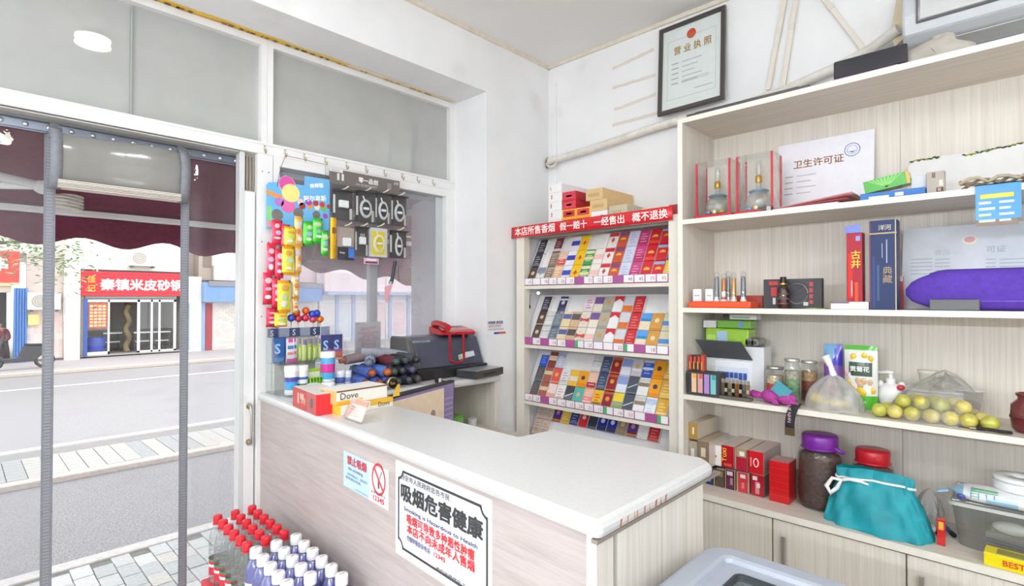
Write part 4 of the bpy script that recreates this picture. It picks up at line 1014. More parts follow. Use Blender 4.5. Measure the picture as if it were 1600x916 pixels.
b = MB()
for i in range(3):
    for j in range(4): b.box(-.135 - i * .009, -.131 - i * .009, .004, .0046, .392 + j * .009, .396 + j * .009, '#d8d4ce')
for xx in (.165, .14): b.box(xx - .006, xx + .006, .004, .0046, .395, .43, '#e6e2dc')
b.build('header_marks', M_PAPER(), bd)
def blister(x0, x1, y0, y1, kind, label, dy):
    xc = (ap(x0, y0).x + ap(x1, y0).x) / 2; w = (ap(x0, y0).x - ap(x1, y0).x) / 2
    z1, z0 = ap((x0 + x1) / 2, y0).z, ap((x0 + x1) / 2, y1).z; hh = z1 - z0
    t = thing('charger_pack', label, 'charger pack', (xc, YC + .006 + dy, z0), 0, 'phone charger packs on the display board')
    back = {'yellow': '#f0d820', 'split': '#b8a69c'}.get(kind, '#4c4948')
    MB().box(-w, w, 0, .003, 0, hh, back if kind != 'yellow' else '#e6e4e2').build('backing_card', M_PAPER(), t)
    if kind == 'yellow': MB().box(-w * .72, w * .72, .003, .0038, hh * .08, hh * .88, '#f0d820').build('yellow_insert', M_PAPER(), t)
    if kind == 'split':
        MB().box(-w, w, .003, .004, 0, hh * .40, '#2c2d33').box(-w, -w * .3, .004, .0045, hh * .08, hh * .38, '#3a78d8').build('printed_base', M_PAPER(), t)
        text('Keep', frame((w * .75, .0046, hh * .2), (-1, 0, 0), (0, 0, 1)), .014, '#e6e6ea', t, offset=.02)
    if kind in ('coil', 'loop', 'yellow'):
        b = MB(); rx, rz = w * .62, hh * (.30 if kind != 'loop' else .36); cz = hh * .46
        if kind == 'loop': rx = w * .42
        for k in range(3): b.tube([(rx * (1 - .12 * k) * math.cos(a), .012 + .002 * k, cz + rz * (1 - .10 * k) * math.sin(a)) for a in [i * math.pi / 10 for i in range(20)]], .0024, 6, '#d4d4d8' if kind != 'yellow' else '#f0eecc', closed=True)
        b.tube([(rx * .2, .012, cz + rz * .9), (rx * .5, .012, cz + rz * 1.4)], .004, 6, '#ececee'); b.build('cable_coil', M_PLAS(), t)
        MB().box(-rx * .45, rx * .45, .008, .02, cz - .006, cz + .006, '#f2f2f2').build('cable_tie', M_PLAS(), t)
    if kind in ('plug', 'split', 'plug2'):
        MB().box(-w * .45, w * .45, .004, .024, hh * .42, hh * .68, '#f1f1f3').build('charger_plug', M_PLAS(), t, bevel=.003)
        if kind == 'plug2':
            b = MB()
            for k in (-1, 0, 1): b.box(k * .01 - .003, k * .01 + .003, .01, .014, hh * .68, hh * .80, '#cfcfd2')
            b.build('plug_pins', M_METAL(), t)
    if kind not in ('split', 'yellow'):
        b = MB(); b.box(w * .74, w * .95, .003, .0036, hh * .22, hh * .86, '#dcdad6').box(-w * .95, -w * .72, .003, .0036, hh * .04, hh * .42, '#e2e0dc')
        for k in range(6): b.box(-w * .90, -w * .78, .0036, .004, hh * (.06 + .06 * k), hh * (.085 + .06 * k), '#6a6866')
        b.build('printed_labels', M_PAPER(), t)
        b = MB().box(-w, w, 0, .028, hh, hh + .006, '#3a3836'); b.build('top_flap', M_PAPER(), t)
    MB().box(-w * .97, w * .97, .003, .027, .001, hh * .99).build('blister_cover', M_FILM(), t)
    b = MB(); b.tube([(0, -.004, hh + .010), (0, .03, hh + .012), (-.008, .05, hh + .022)], .0035, 6, '#e6dcc0'); b.build('hook', M_PLAS(), t)
for r in ((518, 549, 300, 344, 'plug', 'white plug charger pack at the upper left of the grey board', .002),
          (554, 583, 302, 348, 'coil', 'coiled white cable pack second in the upper board row', .002),
          (584, 607, 305, 351, 'coil', 'coiled white cable pack third in the upper board row', .004),
          (609, 633, 309, 354, 'coil', 'coiled white cable pack at the right end of the upper board row', .002),
          (525, 551, 356, 407, 'split', 'charger pack with black and blue printed base in the lower board row', .006),
          (553, 573, 357, 401, 'plug2', 'dark charger pack with pronged white plug in the lower board row', .002),
          (575, 603, 357, 402, 'yellow', 'bright yellow cable pack in the lower board row', .004),
          (607, 633, 363, 404, 'loop', 'dark pack with narrow white cable loop at the lower right of the board', .002)): blister(*r)
t = thing('yellow_pouch', 'narrow yellow pouch hanging left of the black and blue charger pack', 'pouch', (ap(519, 345).x, YC + .012, ap(519, 405).z))
MB().sheet(lambda u, v: (-.016 + .032 * u, .006 * math.sin(math.pi * u), .21 * v), 6, 6, lambda u, v: '#eeb41c' if v > .3 else '#d8a818').sheet(lambda u, v: (-.016 + .032 * u, -.003, .21 * v), 2, 2, '#e0a818').build('pouch_film', M_FOIL(), t)
MB().box(-.010, .010, .0065, .008, .13, .16, '#8a5a20').build('pouch_print', M_PAPER(), t)
t = thing('pink_tag', 'pink and purple printed tag hanging under the yellow cable pack', 'tag', (ap(579, 408).x, YC + .006, ap(579, 413).z))
MB().box(-.045, .045, 0, .003, 0, .032, '#dcb0c4', ).box(-.038, .038, .003, .0035, .004, .014, '#6a3a58').build('tag_card', M_PAPER(), t); MB().box(-.03, .03, .003, .0036, .019, .028, '#f2e2ea').build('tag_print', M_PAPER(), t)
t = thing('torch', 'slim dark torch hanging by its strap below the charger board', 'torch', (ap(614, 405).x, YC + .012, ap(614, 442).z))
MB().tube([(.02, 0, 0), (.012, 0, .02), (-.008, 0, .12)], [.012, .010, .010], 10, '#3c3b40').build('torch_body', M_PLAS(), t)
MB().tube([(.021, 0, -.006), (.02, 0, .006)], .013, 10, '#7c8a96').build('torch_head', M_METAL(), t)
MB().tube([(-.008, 0, .12), (-.025, .003, .10), (-.028, .003, .03), (-.03, .003, .01)], .0015, 5, '#2a2a2c').build('torch_strap', M_CLOTH(), t)
# sheet with red character on the window pane
t = thing('window_poster', 'pale sheet with one faded red character stuck to the side window', 'poster', (1.163, -.327, 1.14))
MB().box(-.08, .08, 0, .002, 0, .165, '#e6dfe0').build('poster_sheet', M_PAPER(), t); text('香', frame((.068, .0026, .025), (-1, 0, 0), (0, 0, 1)), .140, '#d8b0b6', t, offset=.02)
# small notice on the wall pier
t = thing('wall_notice', 'small white notice with blue lines stuck on the wall beside the rack', 'notice', (.493, .0005, 1.222))
MB().box(-.079, .079, 0, .002, 0, .098, '#eeeef2').build('notice_sheet', M_PAPER(), t)
MB().box(-.079, .02, .002, .0026, .0, .012, '#3a4a9c').box(-.05 - .029, -.02, .002, .0027, .0, .012, '#c8563a').build('notice_band', M_PAPER(), t)
text('有困难 请找我', frame((.070, .0026, .062), (-1, 0, 0), (0, 0, 1)), .020, '#5a5c8c', t, offset=.02)
text('服务热线电话', frame((.066, .0026, .042), (-1, 0, 0), (0, 0, 1)), .018, '#c87a6a', t)
text('真诚为您服务 随叫随到', frame((.066, .0026, .024), (-1, 0, 0), (0, 0, 1)), .0125, '#8a8c98', t)
# ------------------------------------------------------------------ goods on the counter
ZC = 1.0005
def disp(): pass
# chewing gum rack of clear acrylic, two stepped rows
gx0, gx1 = 1.41, 1.735
gr = thing('gum_rack', 'clear acrylic chewing gum rack on the counter below the candy bags', 'display rack', (1.560, -.15, ZC), .05)
hw = .178
for s in (-1, 1): MB().prism([(-.10, 0), (.11, 0), (.11, .05), (.03, .14), (.02, .17), (-.06, .295), (-.10, .295)], frame((s * hw, 0, 0), (0, 1, 0), (0, 0, 1)), .003, '#ffffff').build('side_plate', M_ACR(), gr)
MB().box(-hw, hw, -.10, .11, 0, .004).build('base_plate', M_ACR(), gr)
MB().box(-hw, hw, -.103, -.10, 0, .297).build('back_plate', M_ACR(), gr)
MB().box(-hw, hw, .107, .11, 0, .045).build('front_lip', M_ACR(), gr)
MB().box(-hw, hw, .022, .025, .135, .175).build('middle_lip', M_ACR(), gr)
MB().box(-hw, hw, -.10, .022, .133, .137).build('middle_shelf', M_ACR(), gr)
for k in range(6):
    b = MB().box(hw - .052 - k * .053, hw - .003 - k * .053, -.099, -.096, .252, .293, '#39436a' if k % 2 == 0 else '#8a90a8'); o = b.build('header_label', M_GLOSS(), gr)
    if k % 2 == 0: text('S', frame((hw - .014 - k * .053, -.0955, .258), (-1, 0, 0), (0, 0, 1)), .04, '#dfe4f4', gr, sx=.9)
def gum(x, y, z, w, h, d, c, words, bands, s=None, rz=0.0):
    F = gr.matrix_basis if False else Matrix.Translation(gr.location) @ Matrix.Rotation(gr.rotation_euler.z, 4, 'Z')
    x, w, h = x * 1.09, w * 1.12, h * 1.08; p = F @ Vector((x, y, z))
    t = thing('gum_packet', words, 'chewing gum', p, gr.rotation_euler.z + rz, 'chewing gum packets in the acrylic rack')
    MB().box(-w, w, -d, d, 0, h, c).build('packet_body', M_GLOSS(), t, bevel=.001)
    b = MB()
    for (a0, a1, b0, b1, cc) in bands: b.box(w - 2 * w * a1, w - 2 * w * a0, d, d + .0006, h * b0, h * b1, cc)
    b.build('packet_print', M_GLOSS(), t)
    if s: text(s, frame((w * .8, d + .0008, h * .38), (-1, 0, 0), (0, 0, 1)), h * .55, '#9cc4ee', t, offset=.02)
for k, (xx, c, wds) in enumerate(((.136, '#2c5a9c', 'blue gum wallet at the left end of the upper gum row'), (.118, '#274f8c', 'second blue gum wallet standing behind the first'))): gum(xx, -.045 - .03 * k, .1385, .024, .105, .004, c, wds, ((.1, .9, .05, .2, '#4f86c8'),), 'S')
for k, xx in enumerate((.088, .066)): gum(xx, -.04 - .02 * k, .1385, .016, .10, .005, '#dfe2ea', ['white and pink gum packet beside the blue wallet', 'white and pink gum packet touching the green sticks'][k], ((0, 1, .0, .14, '#d64a9c'), (.1, .9, .3, .42, '#e87a7a'), (.1, .9, .55, .7, '#5a7ab8'), (.2, .8, .84, 1, '#d64a9c')))
for k in range(8): gum(.042 - k * .0125, -.05 + .012 * (k % 2), .1385, .0055, .098 - .004 * (k % 3), .006, random.choice(['#b9c978', '#a8bc62', '#cfd8a0']), f'thin green and purple gum stick, {ORD[k]} of the eight from the left', ((0, 1, .75, 1, '#8d7aa8'), (.2, .8, .1, .6, '#dfe88a')))
for k, xx in enumerate((-.078, -.132)): gum(xx, -.035, .1385, .024, .108, .005, '#3c3f78', ['purple and orange gum wallet left of the two at the right end', 'purple and orange gum wallet at the right end of the upper row'][k], ((0, 1, 0, .28, '#d8684a'), (0, 1, .28, .4, '#8c5a9c')), 'S')
def tub(x, y, z, r, h, body, cap, words, bands):
    F = Matrix.Translation(gr.location) @ Matrix.Rotation(gr.rotation_euler.z, 4, 'Z')
    r, h = r * 1.1, h * 1.08; t = thing('gum_tub', words, 'gum tub', F @ Vector((x * 1.09, y, z)), 0, 'chewing gum tubs')
    prof = [(r, 0)] + [(r, h * .78 * q, c) for q, c in bands] + [(r, h * .78)]
    prof = [(r * .96, 0, bands[0][1])] + [(r, h * .8 * q + .002, c) for q, c in bands] + [(r, h * .8, body)]
    MB().lathe(prof, 18, body).build('tub_body', M_GLOSS(), t)
    MB().lathe([(r * 1.03, h * .8), (r * 1.03, h * .98), (r * .96, h)], 18, cap).build('tub_lid', M_PLAS(), t)
tub(.128, .058, .005, .026, .118, '#3aa4dc', '#f6f6f8', 'tall blue and white gum tub at the left front of the rack', ((0, '#f2f2f6'), (.2, '#3aa4dc'), (.55, '#5a4aa0'), (.75, '#f0f0f4')))
tub(.078, .052, .005, .024, .115, '#e8eef2', '#f6f6f8', 'white gum tub with green base next to the tall blue tub', ((0, '#6ab86a'), (.3, '#5a7a5a'), (.42, '#eef0f2'), (.6, '#4a68b0'), (.72, '#f2f2f4')))
tub(-.035, .06, .045, .030, .128, '#42a8dc', '#f7f7f9', 'large blue and magenta gum tub standing in the rack middle', ((0, '#f2f2f6'), (.08, '#4ab0e0'), (.35, '#d23a94'), (.72, '#5aa8e0')))
MB_ = MB().box(-.03, .03, -.02, .02, 0, .039, '#d8dade'); F = Matrix.Translation(gr.location) @ Matrix.Rotation(.05, 4, 'Z')
t = thing('gum_riser', 'small clear block under the large magenta gum tub', 'block', F @ Vector((-.035, .06, .0052)), .05); MB().box(-.032, .032, -.03, .03, 0, .0395, '#d8dade').build('block_body', M_ACR(), t)
tub(-.098, .05, .005, .022, .075, '#eef0f4', '#f6f6f8', 'short white tub with blue bear patch at the right of the rack', ((0, '#e8eaf0'), (.3, '#5a6ab0'), (.75, '#f0f0f4')))
tub(-.138, .045, .005, .020, .070, '#eef0f4', '#f2f2f6', 'short white gum tub at the right end of the rack', ((0, '#dfe2ea'), (.35, '#8a94c0'), (.7, '#f0f0f4')))
for k in range(4): gum(.046 - k * .014, .07, .005, .006, .062, .006, '#a6d84a', f'light green gum stick in the lower row, {ORD[k]} from the left', ((.2, .8, .2, .9, '#5a9a3a'), (.2, .8, .74, .95, '#2c6a3a')))
gum(.02, .03, .005, .032, .095, .012, '#a8d44e', 'green gum carton behind the green sticks in the lower row', ((.1, .9, .62, .85, '#eef4d8'), (.0, 1, .3, .52, '#2f6a44')))
for k, (dx, c1) in enumerate(((0.02, '#4aa86a'), (-.035, '#c8383e'))):
    q = at(495 + 25 * k, 612, 'z', ZC)
    t = thing('candy_tub', ['low white tub with green stripe behind the red box', 'low white tub with red and blue stripe behind the red box'][k], 'candy tub', (1.635 - .062 * k, .005 + .01 * k, ZC), 0, 'low candy tubs')
    MB().lathe([(.027, 0, c1), (.028, .012, '#f2f2f4' if k == 0 else '#4a7ab8'), (.028, .02, '#f2f2f4'), (.028, .038)], 18, '#f2f2f4').build('tub_body', M_GLOSS(), t); MB().lathe([(.03, .038), (.03, .052), (.027, .055)], 18, '#f7f7f8').build('tub_lid', M_PLAS(), t)
# lollipops sticking out at the top of the gum rack
F = Matrix.Translation(gr.location) @ Matrix.Rotation(.05, 4, 'Z')
for k, (px, py, c, w) in enumerate(((455, 497, '#4a5ac8', 'blue'), (463, 489, '#d8502c', 'orange red'), (466, 498, '#c83a48', 'red'), (478, 486, '#e0602c', 'orange'), (477, 497, '#d83c5a', 'pink red'), (488, 491, '#3a52c8', 'deep blue'), (489, 499, '#e04a6a', 'pink'), (495, 490, '#3448b8', 'dark blue'), (500, 499, '#ec7a2a', 'bright orange'))):
    q = at(px, py, 'y', -.268 + .005 * (k % 2))
    t = thing('lollipop', f'{w} wrapped round lollipop, {ORD[k]} from the left above the gum rack', 'lollipop', (q.x, q.y, 1.292), 0, 'lollipops above the gum rack')
    MB().sphere((0, 0, q.z - 1.292), .0185, c, 12, 8).build('candy_ball', M_FOIL(), t)
    MB().lathe([(.003, 0), (.003, q.z - 1.292 - .012), (.009, q.z - 1.292 - .016), (.002, q.z - 1.292 - .008)], 8, '#f2ece6').build('stick', M_PLAS(), t)
t = thing('lollipop_stand', 'orange topped stand holding the lollipops behind the gum rack', 'stand', (1.60, -.268, ZC)); MB().box(-.10, .10, -.012, .010, 0, .29, '#e8e2da', top='#e88a3a').build('stand_body', M_PLAS(), t)

# red box, chocolate boxes, card holder
t = thing('red_box', 'red carton with muted printed side lying on the counter edge', 'box', (1.79, .144, ZC), math.radians(-6.5))
MB().box(-.115, 0, 0, .258, 0, .078, '#d43436', right='#b85a58', front='#d8262c', top='#dcdcda').build('box_body', M_PAPER(), t, bevel=.0015)
b = MB().box(0, .0007, .0, .16, 0, .078, '#bc4a48').box(.0007, .0012, .06, .075, .02, .06, '#e0b8a0').box(.0007, .0012, .09, .13, .04, .062, '#dcb4a8'); b.build('side_print', M_PAPER(), t)
MB().prism([(.212 + .012 * math.cos(i * .52), .04 + .02 * math.sin(i * .52)) for i in range(12)], frame((0.0012, 0, 0), (0, 1, 0), (0, 0, 1)), .0005, '#5a6a60').build('seal_print', M_PAPER(), t)
text('喜糖', frame((.0013, .10, .026), (0, 1, 0), (0, 0, 1)), .028, '#e2bca8', t)
t = thing('chocolate_box', 'lower yellow and white open chocolate box on the counter', 'box', (1.752, .462, ZC), math.radians(5)); 
MB().box(-.24, 0, -.13, 0, 0, .036, '#e9b83e', front='#f1ece0', right='#eab93e').build('box_body', M_PAPER(), t, bevel=.001)
MB().box(-.24, -.13, 0, .0008, .016, .036, '#e9b83e').build('yellow_print', M_PAPER(), t)
text('Dove', frame((-.165, .0012, .008), (-1, 0, 0), (0, 0, 1)), .026, '#5a3a20', t)
MB().prism([(.24, .036), (.275, .036), (.275, .085), (.262, .08)], frame((0, -.002, 0), (-1, 0, 0), (0, 0, 1)), .002, '#eab93e').build('open_flap', M_PAPER(), t)
t = thing('chocolate_box', 'upper white chocolate box with dark script lettering on its side', 'box', (1.762, .448, ZC + .037), math.radians(3), None)
MB().box(-.225, 0, -.125, 0, 0, .052, '#f3efe8', right='#d9b472', front='#f4f0e8', top='#efece6').build('box_body', M_PAPER(), t, bevel=.001)
b = MB().box(-.11, 0, 0, .0007, 0, .014, '#e6b23a').box(-.225, 0, 0, .0009, .046, .052, '#8a5a30'); b.build('side_print', M_PAPER(), t)
text('Dove', frame((-.012, .0012, .018), (-1, 0, 0), (0, 0, 1)), .036, '#3a2a22', t)
MB().box(.0, .0008, -.112, -.088, .014, .044, '#7c7a98').build('barcode', M_PAPER(), t)
t = thing('card_holder', 'clear business card holder with orange printed cards in front of the chocolate boxes', 'card holder', (1.772, .57, ZC), math.radians(-4))
MB().box(-.085, .0, -.070, .070, 0, .003).build('holder_base', M_ACR(), t)
MB().prism([(-.068, 0), (.068, 0), (.068, .078), (-.068, .078)], frame((-.004, 0, .003), (0, 1, 0), (-.42, 0, 1)), .002).build('holder_front', M_ACR(), t)
b = MB(); b.prism([(-.062, 0), (.062, 0), (.062, .07), (-.062, .07)], frame((-.010, 0, .005), (0, 1, 0), (-.42, 0, 1)), .004, '#ead2c2'); b.prism([(-.062, .052), (.062, .052), (.062, .07), (-.062, .07)], frame((-.010, 0, .005), (0, 1, 0), (-.42, 0, 1)), .0046, '#d8774a'); b.build('business_cards', M_PAPER(), t)
b = MB()
for k in range(4): b.prism([(-.04, .010 + k * .010), (.03 - .01 * (k % 2), .010 + k * .010), (.03 - .01 * (k % 2), .013 + k * .010), (-.04, .013 + k * .010)], frame((-.010, 0, .005), (0, 1, 0), (-.42, 0, 1)), .0047, '#c8a28e')
b.build('card_lines', M_PAPER(), t)
text('名烟', frame((-.029, -.045, .061), (0, 1, 0), (-.42, 0, 1)), .014, '#f8eee6', t, lift=.005)

# ------------------------------------------------------------------ folding umbrellas on the ledge
def umbrella(p, d, c, tipc, label, L=.25, r=.027, film=False):
    p, d = Vector(p), Vector(d).normalized()
    t = thing('folding_umbrella', label, 'umbrella', p, 0, 'folded umbrellas on the window ledge')
    X = frame((0, 0, 0), d.orthogonal(), d.cross(d.orthogonal()))
    b = MB(); b.M = X; prof = [(r * .5, -L), (r * .8, -L * .96), (r * .9, -L * .7), (r, -L * .35), (r * .93, -L * .08), (r * .7, -.012)]
    n = 14; v = []; f = []
    for (rr, z) in prof:
        for k in range(n): a = 2 * math.pi * k / n; q = rr * (1 + .10 * math.cos(7 * a / 2 * 2)); v.append((q * math.cos(a), q * math.sin(a), z))
    for i in range(len(prof) - 1):
        for k in range(n): f.append((i * n + k, i * n + (k + 1) % n, (i + 1) * n + (k + 1) % n, (i + 1) * n + k))
    b.add(v, f, c, True); b.build('folded_canopy', M_CLOTH(), t)
    b = MB(); b.M = X; b.lathe([(r * .62, -.02), (r * .66, .004), (r * .60, .016), (r * .3, .022), (.001, .023)], 14, tipc); b.build('handle', M_PLAS(), t)
    b = MB(); b.M = X; b.lathe([(r * 1.04, -L * .42), (r * 1.06, -L * .40), (r * 1.06, -L * .34), (r * 1.03, -L * .32)], 14, c, cap=False); b.build('strap', M_CLOTH(), t)
zl = 1.0
U = [((1.375, .02, zl + .030), (.12, 1, 0), '#4a64ac', '#a8552c', 'blue umbrella with brown knob, lowest beside the gum rack'),
     ((1.325, .055, zl + .029), (.05, 1, 0), '#3f5aa4', '#8a4a2a', 'blue umbrella with brown knob behind the chocolate boxes'),
     ((1.268, .06, zl + .029), (-.05, 1, 0), '#4c68b4', '#b05c2c', 'blue umbrella with striped brown knob, lowest right of the blue ones'),
     ((1.350, .03, zl + .077), (.15, 1, .02), '#4560a8', '#9c5230', 'blue umbrella with oval brown knob on the second layer'),
     ((1.285, .06, zl + .078), (.0, 1, 0), '#5070bc', '#b4602c', 'blue umbrella with large round brown knob on top'),
     ((1.335, -.02, zl + .122), (.55, .8, -.05), '#8c95ac', '#6a6e80', 'grey blue striped umbrella lying aslant on the blue ones'),
     ((1.210, .055, zl + .028), (-.05, 1, 0), '#2a2c34', '#4a4640', 'black umbrella with ringed end beside the blue umbrellas'),
     ((1.152, .06, zl + .028), (.0, 1, 0), '#25304c', '#3a3c44', 'navy black umbrella on the ledge, second of the dark bottom layer'),
     ((1.095, .06, zl + .028), (.0, 1, 0), '#2b2a2e', '#46464a', 'black umbrella on the ledge, third of the dark bottom layer'),
     ((1.232, .05, zl + .075), (.0, 1, 0), '#30353a', '#49504e', 'dark green black umbrella on the second dark layer'),
     ((1.178, .045, zl + .075), (-.03, 1, 0), '#2c2b34', '#3e3c44', 'black umbrella in the middle of the second dark layer'),
     ((1.122, .05, zl + .075), (-.05, 1, 0), '#35344c', '#50506a', 'dark violet umbrella at the right of the second dark layer'),
     ((1.205, .03, zl + .120), (.05, 1, 0), '#6a2a34', '#3c5450', 'dark red umbrella with green end on the top layer'),
     ((1.150, .03, zl + .121), (-.08, 1, 0), '#2e3238', '#44484c', 'black umbrella topmost in the dark pile'),
     ((1.090, .04, zl + .122), (-.3, 1, -.05), '#4b4a58', '#2c2c30', 'grey black umbrella with white label sloping towards the printer')]
for a in U: umbrella((a[0][0] + (.018 if a[0][0] < 1.24 else .006), a[0][1], a[0][2]), *a[1:])
t = thing('folding_umbrella', 'wine red and grey umbrella in clear sleeve lying across behind the pile', 'umbrella', (1.29, -.15, zl + .13), 0, 'folded umbrellas on the window ledge')
MB().tube([(-.12, 0, .02), (.0, .01, .012), (.12, .02, .0)], [.02, .028, .022], 12, '#8a7478').build('folded_canopy', M_CLOTH(), t); MB().tube([(.12, .02, 0), (.15, .024, -.003)], .012, 8, '#a86a4a').build('handle', M_PLAS(), t)
t = thing('folding_umbrella', 'silver grey umbrella lying crosswise near the window at the back', 'umbrella', (1.20, -.12, zl + .152), 0, 'folded umbrellas on the window ledge')
MB().tube([(-.12, .04, -.02), (.0, .01, .0), (.12, -.02, .012)], [.022, .028, .022], 12, '#9c9ca6').build('folded_canopy', M_CLOTH(), t); MB().tube([(-.12, .04, -.02), (-.15, .045, -.024)], .012, 8, '#3a3a3e').build('handle', M_PLAS(), t)
t = thing('round_tin', 'small round dark tin with gold script at the front of the umbrellas', 'tin', (1.29, .105, zl + .030))
b = MB(); b.M = frame((0, 0, 0), (-1, 0, 0), (0, 0, 1)); b.lathe([(.028, -.03), (.029, -.01, '#c8bfa8'), (.029, 0, '#c8bfa8'), (.026, .003)], 20, '#8c8478'); b.build('tin_body', M_METAL(), t)
b = MB(); b.M = frame((0, 0, 0), (-1, 0, 0), (0, 0, 1)); b.lathe([(.024, .003), (.022, .004), (.001, .0042)], 20, '#26221e'); b.build('tin_face', M_PLAS(), t)
text('Sun', frame((.016, .0045, -.006), (-1, 0, 0), (0, 0, 1)), .018, '#d8b45a', t, offset=.02)
t = thing('cable_clip', 'small black clip with white tag on the ledge by the printer', 'clip', (1.01, .10, zl)); MB().box(-.012, .012, -.015, .015, 0, .018, '#2c2c2e').box(-.006, .010, .015, .017, .004, .024, '#e4e0d4').build('clip_body', M_PLAS(), t); MB().tube([(0, .01, .01), (-.03, .02, .006), (-.06, .015, .004)], .003, 6, '#3a3630').build('clip_wire', M_PLAS(), t)

# ------------------------------------------------------------------ printer, telephone, set-top box, monitor
fx_ = thing('desktop_printer', 'black desktop printer with sloping lid on the window ledge', 'printer', (.845, -.12, zl), math.radians(-2))
BK = mat('black_plastic', .3, noise=.08, scale=12, coat=.2)
MB().prism([(-.12, .0), (.13, .0), (.135, .06), (-.12, .06)], frame((-.265, 0, 0), (0, 1, 0), (0, 0, 1)), .49, '#2c2b2c').build('base_tray', BK, fx_, bevel=.006)
MB().prism([(-.12, .06), (.11, .06), (.05, .205), (.02, .225), (-.11, .225), (-.12, .21)], frame((-.255, 0, 0), (0, 1, 0), (0, 0, 1)), .45, '#4c5060').build('sloping_lid', BK, fx_, bevel=.008)
MB().prism([(-.12, .06), (.112, .06), (.052, .208), (.02, .228), (-.11, .228), (-.12, .21)], frame((.195, 0, 0), (0, 1, 0), (0, 0, 1)), .04, '#5a5a58').build('end_cap', BK, fx_, bevel=.008)
F = frame((0, .112, .062), (-1, 0, 0), (0, -.06, .145))
b = MB(); b.prism([(.08, .03), (.20, .045), (.20, .075), (.14, .07), (.08, .055)], F, .0012, '#d8dce4'); b.build('sticker', M_PAPER(), fx_)
b = MB(); b.prism([(.082, .034), (.10, .036), (.10, .055), (.082, .053)], F, .0016, '#9ac06a'); b.build('sticker_mark', M_PAPER(), fx_)
text('EPSON LQ-630K', frame((.20, .052, .195), (-1, 0, 0), (0, -.06, .145)), .016, '#c8ccd4', fx_, lift=.004)
MB().box(.12, .224, .12, .134, .004, .055, '#1e1c1c').build('paper_slot', BK, fx_)
MB().lathe([(.007, 0), (.007, .006)], 10, '#1a1a1a').build('tray_knob', BK, fx_).matrix_local = frame((-.21, .133, .03), (-1, 0, 0), (0, 0, 1))
ph = thing('telephone', 'red corded desk telephone resting on top of the printer', 'telephone', (.745, -.115, zl + .2285), math.radians(-14))
RD = mat('red_plastic', .25, col='#b81622', noise=.05, coat=.4)
MB().prism([(-.085, 0), (.085, 0), (.085, .016), (.05, .028), (-.085, .045)], frame((-.115, 0, 0), (0, 1, 0), (0, 0, 1)), .22, '#c01a26').build('phone_base', RD, ph, bevel=.006)
MB().box(-.112, .102, -.082, .082, -.0005, .004, '#2a2226').build('phone_foot', BK, ph)
b = MB()
for i in range(4):
    for j in range(4): b.box(-.085 + i * .024, -.068 + i * .024, -.055 + j * .028, -.036 + j * .028, .0355 - j * .0055, .0415 - j * .0055, '#9a5a60' if (i + j) % 3 else '#8a8086')
b.build('key_pad', M_PLAS(), ph)['kind'] = 'stuff'
MB().tube([(.066, -.095, .056), (.066, -.06, .060), (.066, .0, .060), (.066, .06, .050), (.066, .095, .042)], [.020, .021, .017, .021, .020], 12, '#c81c28').build('handset', RD, ph)
b = MB(); pts = []
for i in range(420):
    t_ = i / 420; s = t_ * 1.0
    if t_ < .4: c = Vector((.075, .135 + .02 * t_, .02 - .38 * t_))
    elif t_ < .6: q = (t_ - .4) / .2; c = Vector((.075 - .085 * q, .145, -.132 - .018 * math.sin(math.pi * q)))
    else: q = (t_ - .6) / .4; c = Vector((-.010, .143 - .008 * q, -.132 + .142 * q))
    a = i * .9; pts.append(c + Vector((.0065 * math.cos(a), .0035 * math.sin(a), .0065 * math.sin(a) * .5)))
b.tube(pts, .0024, 5, '#cf3440'); b.tube([(.066, .085, .035), (.072, .12, .03), (.075, .135, .02)], .002, 5, '#d8707a').tube([(-.010, .135, .010), (-.0, .11, .02), (.02, .08, .01)], .002, 5, '#d8707a'); b.build('coiled_cord', RD, ph)
sb = thing('set_top_box', 'flat black network box on the ledge front below the printer', 'network box', (.70, .085, zl), math.radians(9))
MB().box(-.125, .125, -.07, .07, .003, .045, '#3a3a3c', top='#8c8e92').build('box_shell', BK, sb, bevel=.004)
b = MB()
for k in range(9): b.box(.05 - k * .012, .056 - k * .012, .07, .0712, .014, .030, '#1c1c1e')
b.build('vent_slots', BK, sb)['kind'] = 'stuff'
for sx in (-.1, .1):
    MB().box(sx - .01, sx + .01, -.06, .06, 0, .003, '#222222').build('foot', BK, sb)
# monitor behind the counter
A0, A1 = Vector((1.482, .375, 0)), Vector((1.000, .218, 0))
rt = (A1 - A0).normalized()
mo = thing('monitor', 'black flat screen monitor behind the counter showing a beige window', 'monitor', ((A0 + A1) / 2) + Vector((0, 0, .70)))
wv = (A1 - A0).length / 2
FM = frame((0, 0, 0), rt, (0, 0, 1))
MB().prism([(-wv, .035), (wv, .035), (wv, .325), (-wv, .325)], FM, -.03, '#2a282c').build('monitor_case', BK, mo, bevel=.004)
MB().prism([(-wv + .012, .05), (wv - .012, .05), (wv - .012, .312), (-wv + .012, .312)], FM, .001, '#7a6c90').build('screen', mat('screen_glow', .2, noise=.05, emit=.35), mo)
MB().prism([(-wv + .012, .05), (wv - .10, .05), (wv - .10, .300), (-wv + .012, .300)], FM, .0016, '#cdb9a0').build('screen_window', _mats['screen_glow'], mo)
b = MB()
for j in range(7):
    for i in range(4): b.box(wv - .088 + i * .018, wv - .078 + i * .018, .085 + j * .026, .09 + j * .026, .0012, .0018, '#a89cb8')
bb = MB(); 
for vtx, fc, cc in ((b.v, b.f, b.c),): bb.add([FM @ v for v in vtx], fc, cc)
bb.build('screen_icons', _mats['screen_glow'], mo)['kind'] = 'stuff'
